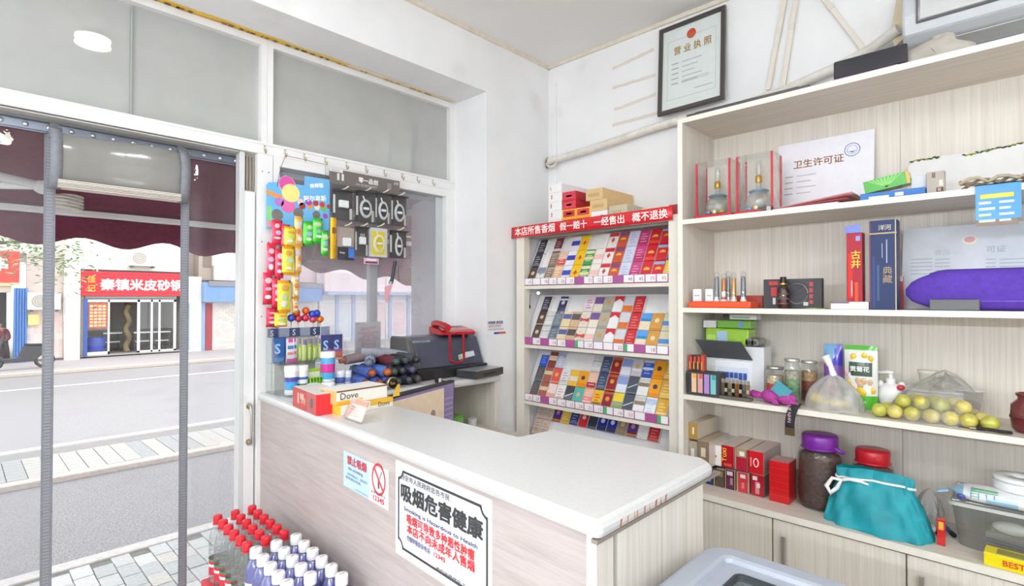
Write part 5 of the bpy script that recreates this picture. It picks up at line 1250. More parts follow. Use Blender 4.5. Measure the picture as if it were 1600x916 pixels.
b = MB(); b.prism([(.06 + .02 * math.cos(i * .52), .19 + .022 * math.sin(i * .52)) for i in range(12)], FM, .002, '#8a7868'); b.build('screen_picture', _mats['screen_glow'], mo)
MB().box(-.02, .02, -.04, -.022, 0.004, .12, '#232226').box(-.11, .11, -.09, .03, 0, .008, '#232226').build('monitor_stand', BK, mo)
# green tissue packet in the cubby
t = thing('tissue_packet', 'green and yellow tissue packet in the cubby under the ledge', 'tissue packet', (.76, -.10, .70), math.radians(15))
MB().box(-.075, .075, -.045, .045, 0, .058, '#5cb23a', top='#7cc840').build('packet_body', M_GLOSS(), t, bevel=.006)
MB().box(-.03, .075, -.046, -.02, .058, .0588, '#e0c03a').box(.02, .076, -.046, .046, .0588, .059, '#3a9a6a').build('packet_print', M_GLOSS(), t)
b = MB()
for k in range(5): b.tube([(-.06 + .012 * k, .0455, .01), (-.055 + .012 * k, .0462, .045)], .0018, 4, '#dcecc8')
b.build('leaf_print', M_GLOSS(), t)
t = thing('small_cup', 'white small cup beside the green tissue packet in the cubby', 'cup', (.665, -.02, .70)); MB().lathe([(.022, 0), (.027, .04), (.025, .04), (.020, .004)], 14, '#e4e6e4').build('cup_body', M_PLAS(), t); MB().lathe([(.028, .038), (.028, .042)], 14, '#f4f4f4').build('cup_rim', M_PLAS(), t)
t = thing('round_gadget', 'black round gadget in front of the green tissue packet', 'gadget', (.83, -.04, .70)); MB().sphere((0, 0, .017), (.022, .03, .017), '#232026').build('gadget_body', BK, t); MB().sphere((.012, .018, .026), (.007, .007, .005), '#e8b8a8', 8, 6).build('gadget_button', M_PLAS(), t)
# ------------------------------------------------------------------ goods on the right-hand shelves
def rect(px0, px1, pt, pb, z, xf=None):
    """front face of a thing standing on z: x of the face, y range, height"""
    if xf is None: xf = min(at((px0 + px1) / 2, pb, 'z', z).x, .366)
    y0, y1 = at(px0, pb, 'x', xf).y, at(px1, pb, 'x', xf).y
    h = at((px0 + px1) / 2, pt, 'x', xf).z - z
    return xf, y0, y1, h
def sbx(name, label, cat, r, z, depth, col, prints=(), m=None, group=None, bevel=.0015, part='box_body', **kw):
    """box standing on a shelf with printed areas (fractions of its front, colour)"""
    xf, y0, y1, h = r
    t = thing(name, label, cat, (xf, (y0 + y1) / 2, z + .0005), 0, group); w = (y1 - y0) / 2
    MB().box(-depth, 0, -w, w, 0, h, col, **kw).build(part, m or M_PAPER(), t, bevel=bevel)
    if prints:
        b = MB()
        for i, (a0, a1, b0, b1, c) in enumerate(prints): b.box(.0002, .0006 + .0003 * (i % 3), -w + 2 * w * a0, -w + 2 * w * a1, h * b0, h * b1, c)
        b.build('front_print', m or M_PAPER(), t)
    t['w'] = w; t['h'] = h
    return t
M_SATIN = lambda: mat('satin_card', .45, noise=.03, spec=.35)
Z1, Z2, Z3 = SH
GLASS = clear('jar_glass', tint=(.93, .95, .95), haze=.05, refl=.06, edge=.7)
# --- shelf 1: two liquor boxes
for k, (a, bot, nm) in enumerate((((1087, 1141, 241, 332), 1.0, 'left liquor gift box with red edges and globe shaped glass bottle'), ((1150, 1208, 227, 321), 1.0, 'right liquor gift box with red edges beside the white certificate'))):
    xf, y0, y1, h = rect(*a, Z1, .335 if k == 0 else .325)
    h = .262; w = (y1 - y0) / 2
    t = thing('liquor_gift_box', nm, 'gift box', (xf, (y0 + y1) / 2, Z1 + .0005), 0, 'liquor gift boxes')
    RC = '#c02838'; D = .115
    MB().box(-D - .005, .006, -w - .006, w + .006, 0, .016, RC).build('box_base', M_GLOSS(), t, bevel=.002)
    for (xx, yy) in ((0, -w), (0, w - .009), (-D, -w), (-D, w - .009)): MB().box(xx - .006, xx + .001, yy, yy + .009, .016, h, RC).build('corner_edge', M_GLOSS(), t)
    MB().box(-D, 0, -w, w, h, h + .004, '#d8c8c0').build('box_top', M_ACR(), t)
    MB().box(-D, -D + .003, -w + .009, w - .009, .016, h, '#ddd0c2').build('box_back', M_PAPER(), t)
    for yy in (-w + .001, w - .003): MB().box(-D + .003, -.006, yy, yy + .002, .016, h).build('clear_side', M_FILM(), t)
    MB().box(-.002, 0, -w + .009, w - .009, .016, h).build('clear_front', M_ACR(), t)
    bt = thing('liquor_bottle', ['globe shaped glass liquor bottle with gold collar inside the left gift box', 'globe shaped glass liquor bottle with gold collar inside the right gift box'][k], 'bottle', (xf - .058, (y0 + y1) / 2, Z1 + .018), 0, 'globe liquor bottles')
    MB().lathe([(.034, .0), (.047, .012), (.055, .035), (.050, .062), (.032, .084), (.012, .094), (.009, .13), (.010, .15)], 18, '#ffffff').build('bottle_globe', clear('liquor_glass', tint=(.96, .97, .95), haze=.35, hazecol='#f4f2e6', refl=.14, edge=.6), bt)
    MB().lathe([(.013, .128), (.014, .132), (.014, .155), (.011, .160)], 14, '#c8982e').build('gold_collar', M_METAL(), bt)
    MB().lathe([(.008, .16), (.012, .17), (.013, .20), (.009, .225), (.001, .228)], 14, '#ffffff').build('glass_stopper', _mats['liquor_glass'], bt)
    MB().lathe([(.036, .082), (.043, .088), (.036, .094)], 16, '#5f8298', cap=False).build('blue_band', M_PLAS(), bt)
    b = MB().sphere((.045, 0, .012), (.006, .014, .014), '#d8c48a', 12, 6); b.build('gold_medal', M_METAL(), bt)
    for s in (-1, 1): MB().sphere((.036, s * .030, .010), (.012, .017, .010), '#8a90b4' if s < 0 or k else '#c8b24a', 10, 6).build('base_ornament', M_FOIL(), bt)
# certificate leaning on the back panel
ct_ = thing('hygiene_certificate', 'white hygiene permit certificate with blue round seal on the top shelf', 'certificate', (.075, 1.55, Z1))
ya, yb_ = at(1215, 300, 'x', .06).y - 1.55, at(1366, 300, 'x', .06).y - 1.55
hz = at(1366, 203, 'x', .03).z - Z1
FCt = frame((0, 0, .001), (0, 1, 0), (-.10, 0, 1)); hs = hz * 1.005
MB().prism([(ya, 0), (yb_, 0), (yb_, hs), (ya, hs)], FCt, .002, '#eceaf0').build('certificate_sheet', M_PAPER(), ct_)
def onsheet(px, py): q = at(px, py, 'x', .045); return q.y - 1.55, (q.z - Z1)
u0, v0 = onsheet(1240, 263); u1, v1 = onsheet(1318, 247)
text('卫生许可证', FCt @ Matrix.Translation((u0, v0 - .004, .0022)), (u1 - u0) / 5 * 1.02, '#8a5a2c', ct_, offset=.012)
uc, vc = onsheet(1332, 234)
b = MB()
for r0, r1 in ((.030, .027), (.020, .0185)):
    n = 28
    vv = [FCt @ Vector((uc + r * math.cos(i * 2 * math.pi / n), vc + r * math.sin(i * 2 * math.pi / n), .0026)) for r in (r0, r1) for i in range(n)]
    b.add(vv, [(i, (i + 1) % n, n + (i + 1) % n, n + i) for i in range(n)], '#3a62a8')
b.prism([(uc - .016, vc - .004), (uc, vc - .014), (uc + .016, vc - .004), (uc, vc - .008)], FCt, .0028, '#3a62a8'); b.build('blue_seal', M_PAPER(), ct_)
b = MB()
for k in range(4):
    ua, va = onsheet(1228, 280 + 9 * k); b.prism([(ua, va), (ua + .035, va), (ua + .035, va + .006), (ua, va + .006)], FCt, .0026, '#b4b2bc'); b.prism([(ua + .05, va), (ua + .13 - .02 * (k % 2), va), (ua + .13 - .02 * (k % 2), va + .005), (ua + .05, va + .005)], FCt, .0026, '#c2c0c8')
b.build('printed_lines', M_PAPER(), ct_)
# pink folder and papers lying on the shelf
q0 = at(1215, 326, 'z', Z1)
t = thing('paper_stack', 'thin stack of white papers lying on the top shelf before the certificate', 'papers', (.27, 1.62, Z1 + .0005), math.radians(-4))
for k in range(3): MB().box(-.10, .08 - .006 * k, -.14, .15, .003 * k, .0026 + .003 * k, ['#efeeec', '#e6e4e0', '#f4f2ee'][k]).build('paper_sheet', M_PAPER(), t)
t = thing('pink_folder', 'pink folded paper folder lying slightly open on the papers', 'folder', (.255, 1.66, Z1 + .0105), math.radians(-6))
MB().sheet(lambda u, v: (.08 - .16 * v, -.15 + .31 * u, .002 + .030 * u * (1 - .4 * v)), 10, 4, '#dca4a6').build('folder_cover', M_PAPER(), t, solid=.002)
MB().sheet(lambda u, v: (.078 - .155 * v, -.15 + .29 * u, .012 * u), 8, 2, '#b85a62').build('folder_back', M_PAPER(), t, solid=.002)
t = sbx('dark_box', 'tiny dark grey box in front of the right liquor gift box', 'box', rect(1189, 1205, 322, 330, Z1, .35), Z1, .03, '#4c4a48', ((.55, .95, .1, .9, '#c2beb4'),))
# green and blue box pair, grey card packet
t = sbx('blue_box', 'long blue and white box lying under the green box on the top shelf', 'box', rect(1344, 1446, 298, 314, Z1, .34), Z1, .08, '#3c74bc', ((.14, .46, .1, .5, '#e6e9ee'), (.55, .68, .25, .7, '#dfe6ee')))
zt = Z1 + t['h']; xf, y0, y1, h = rect(1352, 1424, 284, 303, zt, .325)
t = thing('green_box', 'green printed flat box tilted on top of the long blue box', 'box', (.325, y0, zt + .002), 0)
F = frame((0, 0, 0), (0, 1, .16), (0, -.16, 1)); Lb = (y1 - y0); 
b = MB(); b.prism([(0, 0), (Lb, 0), (Lb, .046), (0, .046)], F @ Matrix.Translation((0, 0, -.06)), .06, '#4aa83c'); b.build('box_body', M_GLOSS(), t)
b = MB()
for k in range(9): b.prism([(Lb * .48, .006), (Lb * .5, .006), (Lb * (.1 + .09 * k) + .006, .044), (Lb * (.1 + .09 * k), .044)], F, .0005, '#8cd06a')
b.prism([(Lb * .93, 0), (Lb, 0), (Lb, .046), (Lb * .93, .046)], F, .0008, '#e0a83a'); b.build('front_print', M_GLOSS(), t)
sbx('white_carton', 'white clear fronted carton between blue box and grey picture card', 'carton', rect(1424, 1448, 274, 306, Z1, .30), Z1, .06, '#dfe0e4')
t = sbx('picture_card_box', 'grey brown card box with a picture at its lower corner', 'box', rect(1448, 1476, 268, 304, Z1, .33), Z1, .04, '#b3a79c', ((.55, .95, .05, .28, '#4c4642'), (.62, .8, .12, .25, '#c89a7c'), (.3, .5, .72, .95, '#7a6c60'), (.7, .9, .35, .6, '#dcd8d2')))
# white board with leafy top edge
t = thing('leaf_edge_board', 'white board with green leaf pattern along its top edge leaning on the back panel', 'board', (.10, 2.0, Z1))
FB_ = frame((0, 0, .001), (0, 1, 0), (-.12, 0, 1))
def ob(px, py): q = at(px, py, 'x', .07); return (q.y - 2.0, q.z - Z1)
pts = [ob(1418, 300), ob(1640, 300), (ob(1640, 300)[0], ob(1598, 222)[1] + .004), ob(1598, 222), ob(1540, 236), ob(1470, 245), ob(1430, 252), ob(1420, 262)]
pts = [(a, max(0, bq)) for a, bq in pts]; pts[0] = (pts[0][0], 0); pts[1] = (pts[1][0], 0)
MB().prism(pts, FB_, .004, '#e2e0df').build('board_sheet', M_PAPER(), t)
b = MB(); rg = random.Random(5)
for (pa, pb, n) in ((1424, 1470, 26), (1506, 1600, 46)):
    for k in range(n):
        px = lerp(pa, pb, k / n); e = lerp(252, 245, (px - 1424) / 46) if px < 1475 else lerp(243, 222, (px - 1506) / 94)
        u, v = ob(px, e + rg.uniform(0, 3)); s = rg.uniform(.004, .008); a = rg.uniform(0, 3)
        b.prism([(u - s, v), (u, v + s * .5), (u + s, v), (u, v - s * .5)], FB_, .0046, rg.choice(['#3e5a34', '#55703c', '#2f4a2c', '#b8b23c']))
b.build('leaf_print', M_PAPER(), t)['kind'] = 'stuff'
# blue hanging calendar over the shelf edge, rope behind it
ya, yb_ = at(1524, 300, 'x', .38).y, at(1596, 300, 'x', .38).y; yc = (ya + yb_) / 2; w = (yb_ - ya) / 2
t = thing('blue_calendar', 'blue printed card with yellow line hanging over the top shelf edge', 'card', (.3775, yc, Z1 - .15))
zt, zb_ = at(1524, 290, 'x', .38).z - Z1 + .15, at(1524, 345, 'x', .38).z - Z1 + .15
MB().box(0, .004, -w, w, zb_, zt, '#2d8cc4').build('card_sheet', M_GLOSS(), t)
MB().box(-.09, .004, -w, w, zt - .003, zt + .0, '#2d8cc4').build('card_fold', M_GLOSS(), t)
MB().box(0, .003, -w + .002, w - .008, zb_ - .020, zb_, '#8c7a6c').build('card_backing', M_PAPER(), t)
b = MB().box(.004, .0046, -w * .78, w * .68, zt - .048, zt - .034, '#ecd24a')
for k in range(4):
    b.box(.004, .0046, -w * .85, -w * .3 + .01 * (k % 2), zt - .066 - k * .02, zt - .058 - k * .02, '#d8e2a8' if k == 2 else '#dff0f6'); b.box(.004, .0046, w * .05, w * (.7 - .15 * (k % 2)), zt - .066 - k * .02, zt - .059 - k * .02, '#e6f2f8')
b.build('printed_lines', M_PAPER(), t)
t = thing('rope_bundle', 'bundle of flat beige rope lying on the shelf above the blue card', 'rope', (.30, yc, Z1 + .004))
b = MB()
for k in range(4): b.tube([(-.03 + .02 * k + .01 * math.sin(i), -.10 + .025 * i, .006 + .02 * abs(math.sin(i * 1.1 + k)) + .004 * k) for i in range(9)], .006, 6, ['#a8957a', '#b8a68a', '#98866c', '#c2b296'][k])
b.build('rope_loops', M_CLOTH(), t)

# --- shelf 2
t = thing('orange_tray', 'bright orange plastic tray holding cards and glass tubes', 'tray', (.36, at(1122, 479, 'x', .36).y, Z2 + .0005))
w = (at(1171, 479, 'x', .36).y - at(1074, 479, 'x', .36).y) / 2
MB().box(-.10, 0, -w, w, 0, .028, '#f0521e').build('tray_body', M_PLAS(), t, bevel=.006)
MB().box(-.095, -.005, -w + .006, w - .006, .028, .0295, '#d8461a').build('tray_top', M_PLAS(), t)
ztray = Z2 + .030
t = sbx('red_case', 'dull red translucent case behind the right end of the orange tray', 'case', rect(1150, 1191, 462, 479, Z2, .245), Z2, .07, '#b0483a', m=M_PLAS(), bevel=.004)
for k, (a, bq) in enumerate(((1082.5, 1095.5), (1102, 1114))):
    t = sbx('white_card_box', ['small white box at the left of the orange tray', 'small white box with grey mark, second on the orange tray'][k], 'box', rect(a, bq, 452, 470, ztray, .33), ztray, .014, '#f0eeee', ((.2, .8, .42, .52, '#b8b6b4'),))
for k, (pc, ptop, c1, c2) in enumerate(((1120, 425, '#8c8e94', 'silver'), (1131, 427, '#c87a3a', 'red and amber'), (1138, 424, '#a8acb0', 'clear'), (1146.5, 426, '#d29a5a', 'amber'), (1161.5, 424, '#84868e', 'dark silver'))):
    xx = (.325, .33, .30, .32, .325)[k]; q = at(pc, 468, 'x', xx); hh = at(pc, ptop, 'x', xx).z - ztray
    t = thing('glass_tube', f'upright {c2} filled glass tube, {ORD[k]} from the left on the orange tray', 'glass tube', (xx, q.y, ztray + .0005), 0, 'glass tubes on the orange tray')
    r = .0125
    MB().lathe([(r, 0), (r, hh - r), (r * .87, hh - r * .5), (r * .5, hh - r * .13), (.001, hh)], 14, '#ffffff').build('tube_glass', GLASS, t)
    prof = [(r * .8, .002, '#f0f0f0' if k != 1 else '#c83038'), (r * .8, .02, '#f2f0ee' if k == 1 else c1), (r * .8, .045, c1), (r * .75, hh * .78, c1), (r * .3, hh * .84)]
    MB().lathe(prof, 12, c1).build('tube_filling', M_FOIL(), t)
    MB().lathe([(r * 1.03, -.0002), (r * 1.03, .008)], 14, '#e8e8ea').build('tube_foot', M_PLAS(), t)
t = sbx('black_gift_box', 'black gift box printed with a silver ring behind the small liquor bottle', 'gift box', rect(1193, 1284, 436, 480, Z2, .30), Z2, .035, '#3c3a3d',
        ((.10, .27, .80, .92, '#c8363a'), (.14, .24, .42, .72, '#c4353c'), (.17, .22, .14, .36, '#d8d6d4'), (.80, .86, .74, .88, '#b8454a'), (.80, .86, .54, .68, '#b8454a'), (.80, .86, .34, .48, '#b8454a'), (.80, .86, .16, .28, '#b8454a'), (.70, .78, .10, .22, '#cfc9c6')), bevel=.002)
b = MB(); n = 26; cy, cz = t['w'] * .18, t['h'] * .5
b.tube([(.0014, cy + .042 * math.cos(i * .245), cz + .042 * math.sin(i * .245)) for i in range(n)], .0028, 5, '#8c8a8c', closed=False); b.tube([(.0014, cy - .03, cz - .018), (.0014, cy + .036, cz + .03)], .002, 5, '#7c7a7c'); b.build('silver_ring', M_METAL(), t)
q = at(1224, 480, 'z', Z2)
t = thing('liquor_miniature', 'small dark amber square liquor bottle in front of the black gift box', 'bottle', (.34, at(1224, 480, 'x', .34).y, Z2 + .0005))
MB().lathe([(.020, 0), (.0225, .004), (.0225, .075), (.018, .088), (.010, .096), (.009, .108)], 16, '#4a2020').build('bottle_body', clear('amber_glass', tint=(.45, .16, .10), haze=.35, hazecol='#5a2420', refl=.1, edge=.6), t)
MB().lathe([(.019, .003), (.0195, .07), (.012, .08)], 14, '#471c18').build('liquor', M_GLOSS(), t)
MB().lathe([(.0125, .106), (.0125, .13), (.011, .133)], 14, '#3a3634').build('bottle_cap', M_METAL(), t); MB().lathe([(.0135, .100), (.0135, .107)], 14, '#b89a4a').build('neck_ring', M_METAL(), t)
for k in range(3): MB().lathe([(.0232, .018 + .02 * k), (.0238, .021 + .02 * k), (.0232, .024 + .02 * k)], 16, '#6a3a30', cap=False).build('body_rib', M_GLOSS(), t)
t = thing('leaflet', 'flat yellow and green leaflet on the shelf right of the black gift box', 'leaflet', (.33, at(1278, 479, 'x', .33).y, Z2 + .0005), .1)
MB().box(-.05, .03, -.045, .03, 0, .003, '#7c9a5a', top='#9ab070').build('leaflet_sheet', M_PAPER(), t); MB().box(-.02, .02, -.03, -.005, .003, .004, '#e2d03a').build('leaflet_mark', M_PAPER(), t)
t = sbx('flat_book', 'thin white flat box lying under the tall red box', 'box', rect(1298, 1357, 472, 481, Z2, .36), Z2, .10, '#e9e5e1', ((.55, .9, .15, .85, '#f6f4f2'), (0, .5, .78, 1, '#7a6a78')))
zb2 = Z2 + t['h'] + .001
t = sbx('tall_red_box', 'tall shiny red box with gold characters and blue top on the second shelf', 'box', rect(1323, 1348, 364, 474, zb2, .335), zb2, .05, '#a81c30', ((.10, .38, .05, .7, '#d8281e'), (.52, .72, .0, .28, '#e2521c'), (.30, .36, .08, .3, '#e8d0c4')), m=M_SATIN())
hh, ww = t['h'], t['w']
MB().prism([(-ww * 1.0, hh), (ww * .9, hh), (ww * .75, hh + .030), (-ww * 1.1, hh + .026)], frame((.001, 0, 0), (0, 1, 0), (0, 0, 1)), .003, '#5a66d8').build('top_flap', M_FOIL(), t)
MB().box(.0008, .0014, ww * .2, ww * .75, hh * .88, hh * .95, '#6a70d0').build('hologram', M_FOIL(), t)
text('古', frame((.0012, -ww * .45, hh * .63), (0, 1, 0), (0, 0, 1)), .034, '#ecc83a', t, offset=.02); text('井', frame((.0012, -ww * .45, hh * .50), (0, 1, 0), (0, 0, 1)), .034, '#ecc83a', t, offset=.02)
t = sbx('tall_navy_box', 'tall navy blue box with gold edges and silver print beside the red box', 'box', rect(1359, 1402, 344, 481, Z2, .352), Z2, .07, '#1e2f5c', ((.02, .05, .0, 1, '#8a3a58'), (.94, .98, 0, 1, '#c8b48a'), (0, 1, .845, .86, '#c8a87a'), (.12, .2, .02, .6, '#2c4478'), (.28, .36, .10, .5, '#46587e'), (.62, .66, .52, .78, '#a8b0c4'), (.46, .49, .58, .74, '#a8b0c4')), m=M_SATIN())
hh, ww = t['h'], t['w']
text('洋', frame((.0016, -ww * .35, hh * .89), (0, 1, 0), (0, 0, 1)), .022, '#e2dcc8', t); text('河', frame((.0016, ww * .12, hh * .89), (0, 1, 0), (0, 0, 1)), .022, '#e2dcc8', t)
text('典藏', frame((.0016, -ww * .05, hh * .40), (0, 1, 0), (0, 0, 1)), .032, '#b09a78', t, vertical=True)
t = sbx('small_red_tin', 'small red round tin half hidden right of the navy box', 'tin', rect(1402, 1411, 432, 478, Z2, .25), Z2, .03, '#b83a4a', ((0, 1, .85, 1, '#d8c8c0'),), m=M_PLAS())
# framed permit sheet leaning at the back
t = thing('permit_sheet', 'pale blue grey permit certificate with faint emblem behind the purple pouch', 'certificate', (.16, 2.0, Z2))
FP = frame((0, 0, .001), (0, 1, 0), (-.28, 0, 1))
def op(px, py): q = at(px, py, 'x', .12); return (q.y - 2.0, (q.z - Z2) * 1.0)
ya, zt = op(1409, 355); zt = at(1500, 352, 'x', .07).z - Z2
MB().prism([(ya, 0), (ya + .62, 0), (ya + .62, zt * 1.03), (ya, zt * 1.03)], FP, .003, '#dfe3ea').build('permit_paper', mat('laminated_sheet', .12, noise=.04, coat=.6), t)
b = MB(); uc, vc = op(1514, 371)
b.prism([(uc + .022 * math.cos(i * .42), vc + .018 * math.sin(i * .42)) for i in range(15)], FP, .0036, '#efe6c8'); b.prism([(uc + .016 * math.cos(i * .42), vc + .003 + .012 * math.sin(i * .42)) for i in range(15)], FP, .004, '#d8a8b4'); b.build('emblem', M_PAPER(), t)
uc, vc = op(1540, 391); text('可证', FP @ Matrix.Translation((uc, vc, .0034)), .028, '#aab0ba', t)
uc, vc = op(1458, 396); text('食品', FP @ Matrix.Translation((uc, vc, .0034)), .026, '#c2c7cf', t)
b = MB()
for k in range(5):
    for (pa, pb) in ((1423, 1456), (1461, 1484), (1540, 1556), (1562, 1600)):
        u0, v0 = op(pa, 404 + 6 * k); u1, _ = op(pb, 404); b.prism([(u0, v0), (u1, v0), (u1, v0 + .004), (u0, v0 + .004)], FP, .0034, '#b6bcc8')
b.build('printed_lines', M_PAPER(), t)
# purple pouch, small grey box with keys
t = thing('purple_pouch', 'long purple zipped fabric pouch lying on the second shelf', 'pouch', (.30, 2.05, Z2 + .0005))
ya = at(1414, 455, 'x', .32).y - 2.05; hp = at(1500, 422, 'x', .30).z - Z2
L_ = .72
def pouch(u, v):
    a = 2 * math.pi * v; e = min(1, (u * L_ + .001) / .11) ** .5; e2 = min(1, ((1 - u) * L_ + .001) / .06) ** .5
    k = e * e2; ca, sa = math.cos(a), math.sin(a)
    sgn = lambda q, p: math.copysign(abs(q) ** p, q)
    return (.045 * k * sgn(ca, .6), ya + L_ * u, hp * .5 + hp * .5 * (k ** .8) * sgn(sa, .7) - (1 - k) * hp * .05)
MB().sheet(pouch, 40, 24, '#5b3aa8').build('pouch_body', M_CLOTH(), t)
b = MB(); b.tube([pouch(u / 30, .22) for u in range(3, 31)], .003, 6, '#46288c'); b.build('zip', M_CLOTH(), t)
b = MB(); b.tube([pouch(u / 30, .93) for u in range(3, 31)], .0025, 6, '#7a58c4'); b.build('piping', M_CLOTH(), t)
t = sbx('grey_box', 'small dark grey box with rounded lid in front of the purple pouch', 'box', rect(1452, 1531, 468, 482, Z2, .366), Z2, .05, '#5c5a5c', m=M_PLAS(), bevel=.003)
zk = Z2 + t['h'] + .001
k_ = thing('key_bunch', 'bunch of metal keys lying on the small grey box', 'keys', (.34, at(1480, 468, 'x', .34).y, zk))
MB().tube([(0, .012 * math.cos(i * .5), .012 + .010 * math.sin(i * .5)) for i in range(13)], .0015, 5, '#8a8680').build('key_ring', M_METAL(), k_)
for a in range(4):
    b = MB(); b.M = Matrix.Translation((.004 * a - .008, .0, .003 + .003 * a)) @ Matrix.Rotation(-.5 + .5 * a, 4, 'X') @ Matrix.Rotation(.5 * a, 4, 'Z'); b.box(-.006, .006, .005, .018, 0, .002, '#9a948a').box(-.003, .003, .018, .045, 0, .002, '#b0a89c'); b.build('key', M_METAL(), k_)

# --- shelf 3
t = sbx('lighter_display', 'black lighter display box with four pastel sleeves at the shelf left end', 'lighter display', rect(1073, 1124, 582, 619, Z3, .36), Z3, .075, '#3b3a3c',
        ((.16, .31, .12, .92, '#e8c49a'), (.35, .50, .12, .92, '#d8a0a0'), (.55, .70, .12, .92, '#b488cc'), (.74, .90, .12, .92, '#7cc4c4'), (.20, .30, .72, .92, '#f0a83c'), (.39, .49, .72, .92, '#d85a4a'), (.59, .69, .72, .92, '#9a5ac0'), (.78, .89, .72, .92, '#3aa0a0'), (.0, .10, .1, .9, '#2a2a2c'), (.03, .08, .2, .8, '#d8a03a')))
zq = Z3 + t['h'] + .001
for k in range(4): sbx('lighter_box', f'black lighter box with orange flame stripes, {ORD[k]} from the left on the display', 'lighter box', rect(1076 + 6.2 * k, 1081.6 + 6.2 * k, 555, 581, zq, .345), zq, .03, ['#9c2a26', '#2c2a2c', '#4a2c24', '#b04a2c'][k], ((.2, .5, .1, .6, '#e8a03a'), (.4, .9, .5, .9, '#d84a2c')))
xf, y0, y1, h = rect(1124, 1171, 596, 624, Z3, .366)
t = thing('lighter_tray', 'dark tray holding a row of upright metal lighters', 'tray', (xf, (y0 + y1) / 2, Z3 + .0005)); w = (y1 - y0) / 2
MB().box(-.05, 0, -w, w, 0, .014, '#6a645c').build('tray_base', M_PLAS(), t, bevel=.002); MB().box(-.002, 0, -w, w, .014, .05).build('tray_front', M_ACR(), t)
for k in range(8):
    lt = thing('lighter', f'metal lighter standing in the dark tray, {ORD[k]} from the left', 'lighter', (xf - .014, y0 + .010 + k * (y1 - y0 - .02) / 7, Z3 + .0150), 0, 'lighters in the dark tray')
    c = ['#8a7448', '#3a3638', '#b8a478', '#2c2a2e', '#c86a2a', '#2a2a30', '#8c8478', '#a89468'][k]
    MB().box(-.005, .005, -.0065, .0065, 0, .058, c).build('lighter_body', M_METAL(), lt, bevel=.002); MB().box(-.004, .004, -.005, .005, .058, .074, '#c8c4ba').build('lighter_top', M_METAL(), lt)
    MB().box(.005, .0056, -.006, .006, .018, .034, '#d8c8a0' if k % 2 else '#54504c').build('lighter_band', M_PLAS(), lt)
# white breaker box with raised dark flap
xf, y0, y1, h = rect(1102, 1194, 536, 604, Z3, .20); w = (y1 - y0) / 2
t = thing('breaker_box', 'white electrical breaker box with raised dark flap and blue switches', 'breaker box', (xf, (y0 + y1) / 2, Z3 + .0005))
h = .225
MB().box(-.10, 0, -w, w, 0, h, '#e6e7e9').build('box_shell', M_PLAS(), t, bevel=.004)
MB().box(0, .004, -w * .62, w * .62, h * .20, h * .66, '#f2f3f5').build('window_frame', M_PLAS(), t, bevel=.001)
b = MB()
MB().box(.004, .006, -w * .56, w * .50, h * .36, h * .56, '#dfe4ee').build('switch_strip', M_PLAS(), t)
for k in range(7): MB().box(.006, .014, -w * .54 + k * w * .15, -w * .54 + k * w * .15 + w * .10, h * .34 + (0 if k < 5 else -.006), h * .45, '#3a5cb0').build('switch', M_PLAS(), t)
MB().prism([(-w * .92, 0), (w * .66, 0), (w * .52, .125), (-w * 1.05, .125)], frame((.006, 0, h * .74), (0, 1, 0), (.55, 0, .55)), .004, '#5c5e62').build('raised_flap', mat('smoked_plastic', .2, noise=.06), t, bevel=.001)
ztb = Z3 + h + .001
# tissue packs on the breaker box
t = sbx('tissue_pack', 'large light green tissue pack on the breaker box', 'tissue pack', rect(1102, 1170, 514, 534, ztb, .20), ztb, .10, '#9cc83c', ((.28, .52, .25, .85, '#a8c8e0'), (.05, .25, .3, .6, '#b8dc6a')), m=M_GLOSS(), bevel=.008)
zt2 = ztb + t['h'] + .001
sbx('tissue_pack', 'smaller green tissue pack stacked on the larger one', 'tissue pack', rect(1120, 1173, 501, 514, zt2, .19), zt2, .08, '#74b43a', ((.66, .78, .1, .9, '#7a9ad0'),), m=M_GLOSS(), bevel=.006)
sbx('white_paper_box', 'white paper box left of the smaller green tissue pack', 'box', rect(1099, 1119, 501, 514, zt2, .185), zt2, .07, '#ecebea')
zt3 = zt2 + .044
t = sbx('cigarette_slim_box', 'flat white and black box lying on top of the green tissue packs', 'box', rect(1130, 1182, 492, 502.5, zt3, .19), zt3, .06, '#e6e6e4', ((0, .2, 0, 1, '#3c3632'), (.3, .8, .25, .5, '#8cae8a')))
b = MB()
t = thing('tape_roll', 'grey metallic roll lying on its side right of the green tissue pack', 'roll', (.15, at(1180, 536, 'x', .15).y, ztb))
for k in range(2): MB().tube([(-.05, -.008 + .024 * k, .020), (.05, -.008 + .024 * k, .020)], .0195 - .003 * k, 16, '#9a9896').build('roll_body', M_METAL(), t); MB().tube([(.0505, -.008 + .024 * k, .020), (.052, -.008 + .024 * k, .020)], .008, 10, '#4a4846').build('roll_core', M_PLAS(), t)
# jars
def jar(px0, px1, pt, pb, xf, lidc, fills, label, lidh=.012):
    q = at((px0 + px1) / 2, pb, 'x', xf); r = (at(px1, pb, 'x', xf).y - at(px0, pb, 'x', xf).y) / 2; h = at((px0 + px1) / 2, pt, 'x', xf).z - Z3
    t = thing('glass_jar', label, 'jar', (xf - r * .4, q.y, Z3 + .0005), 0, 'glass jars on the third shelf')
    MB().lathe([(r * .9, 0), (r, .006), (r, h * .80), (r * .86, h * .88), (r * .84, h - lidh)], 20, '#ffffff').build('jar_glass', GLASS, t)
    pf = [(r * .88, .004, fills[0])]
    for k, c in enumerate(fills): pf.append((r * .93, .006 + h * .72 * k / len(fills), c))
    pf.append((r * .9, h * .74)); MB().lathe(pf, 18, fills[-1]).build('jar_filling', mat('tea_filling', .8, noise=.5, scale=90, bump=.6), t)
    MB().lathe([(r * .95, h - lidh), (r * .97, h - lidh + .001), (r * .97, h - .002), (r * .9, h)], 20, lidc).build('jar_lid', M_METAL(), t)
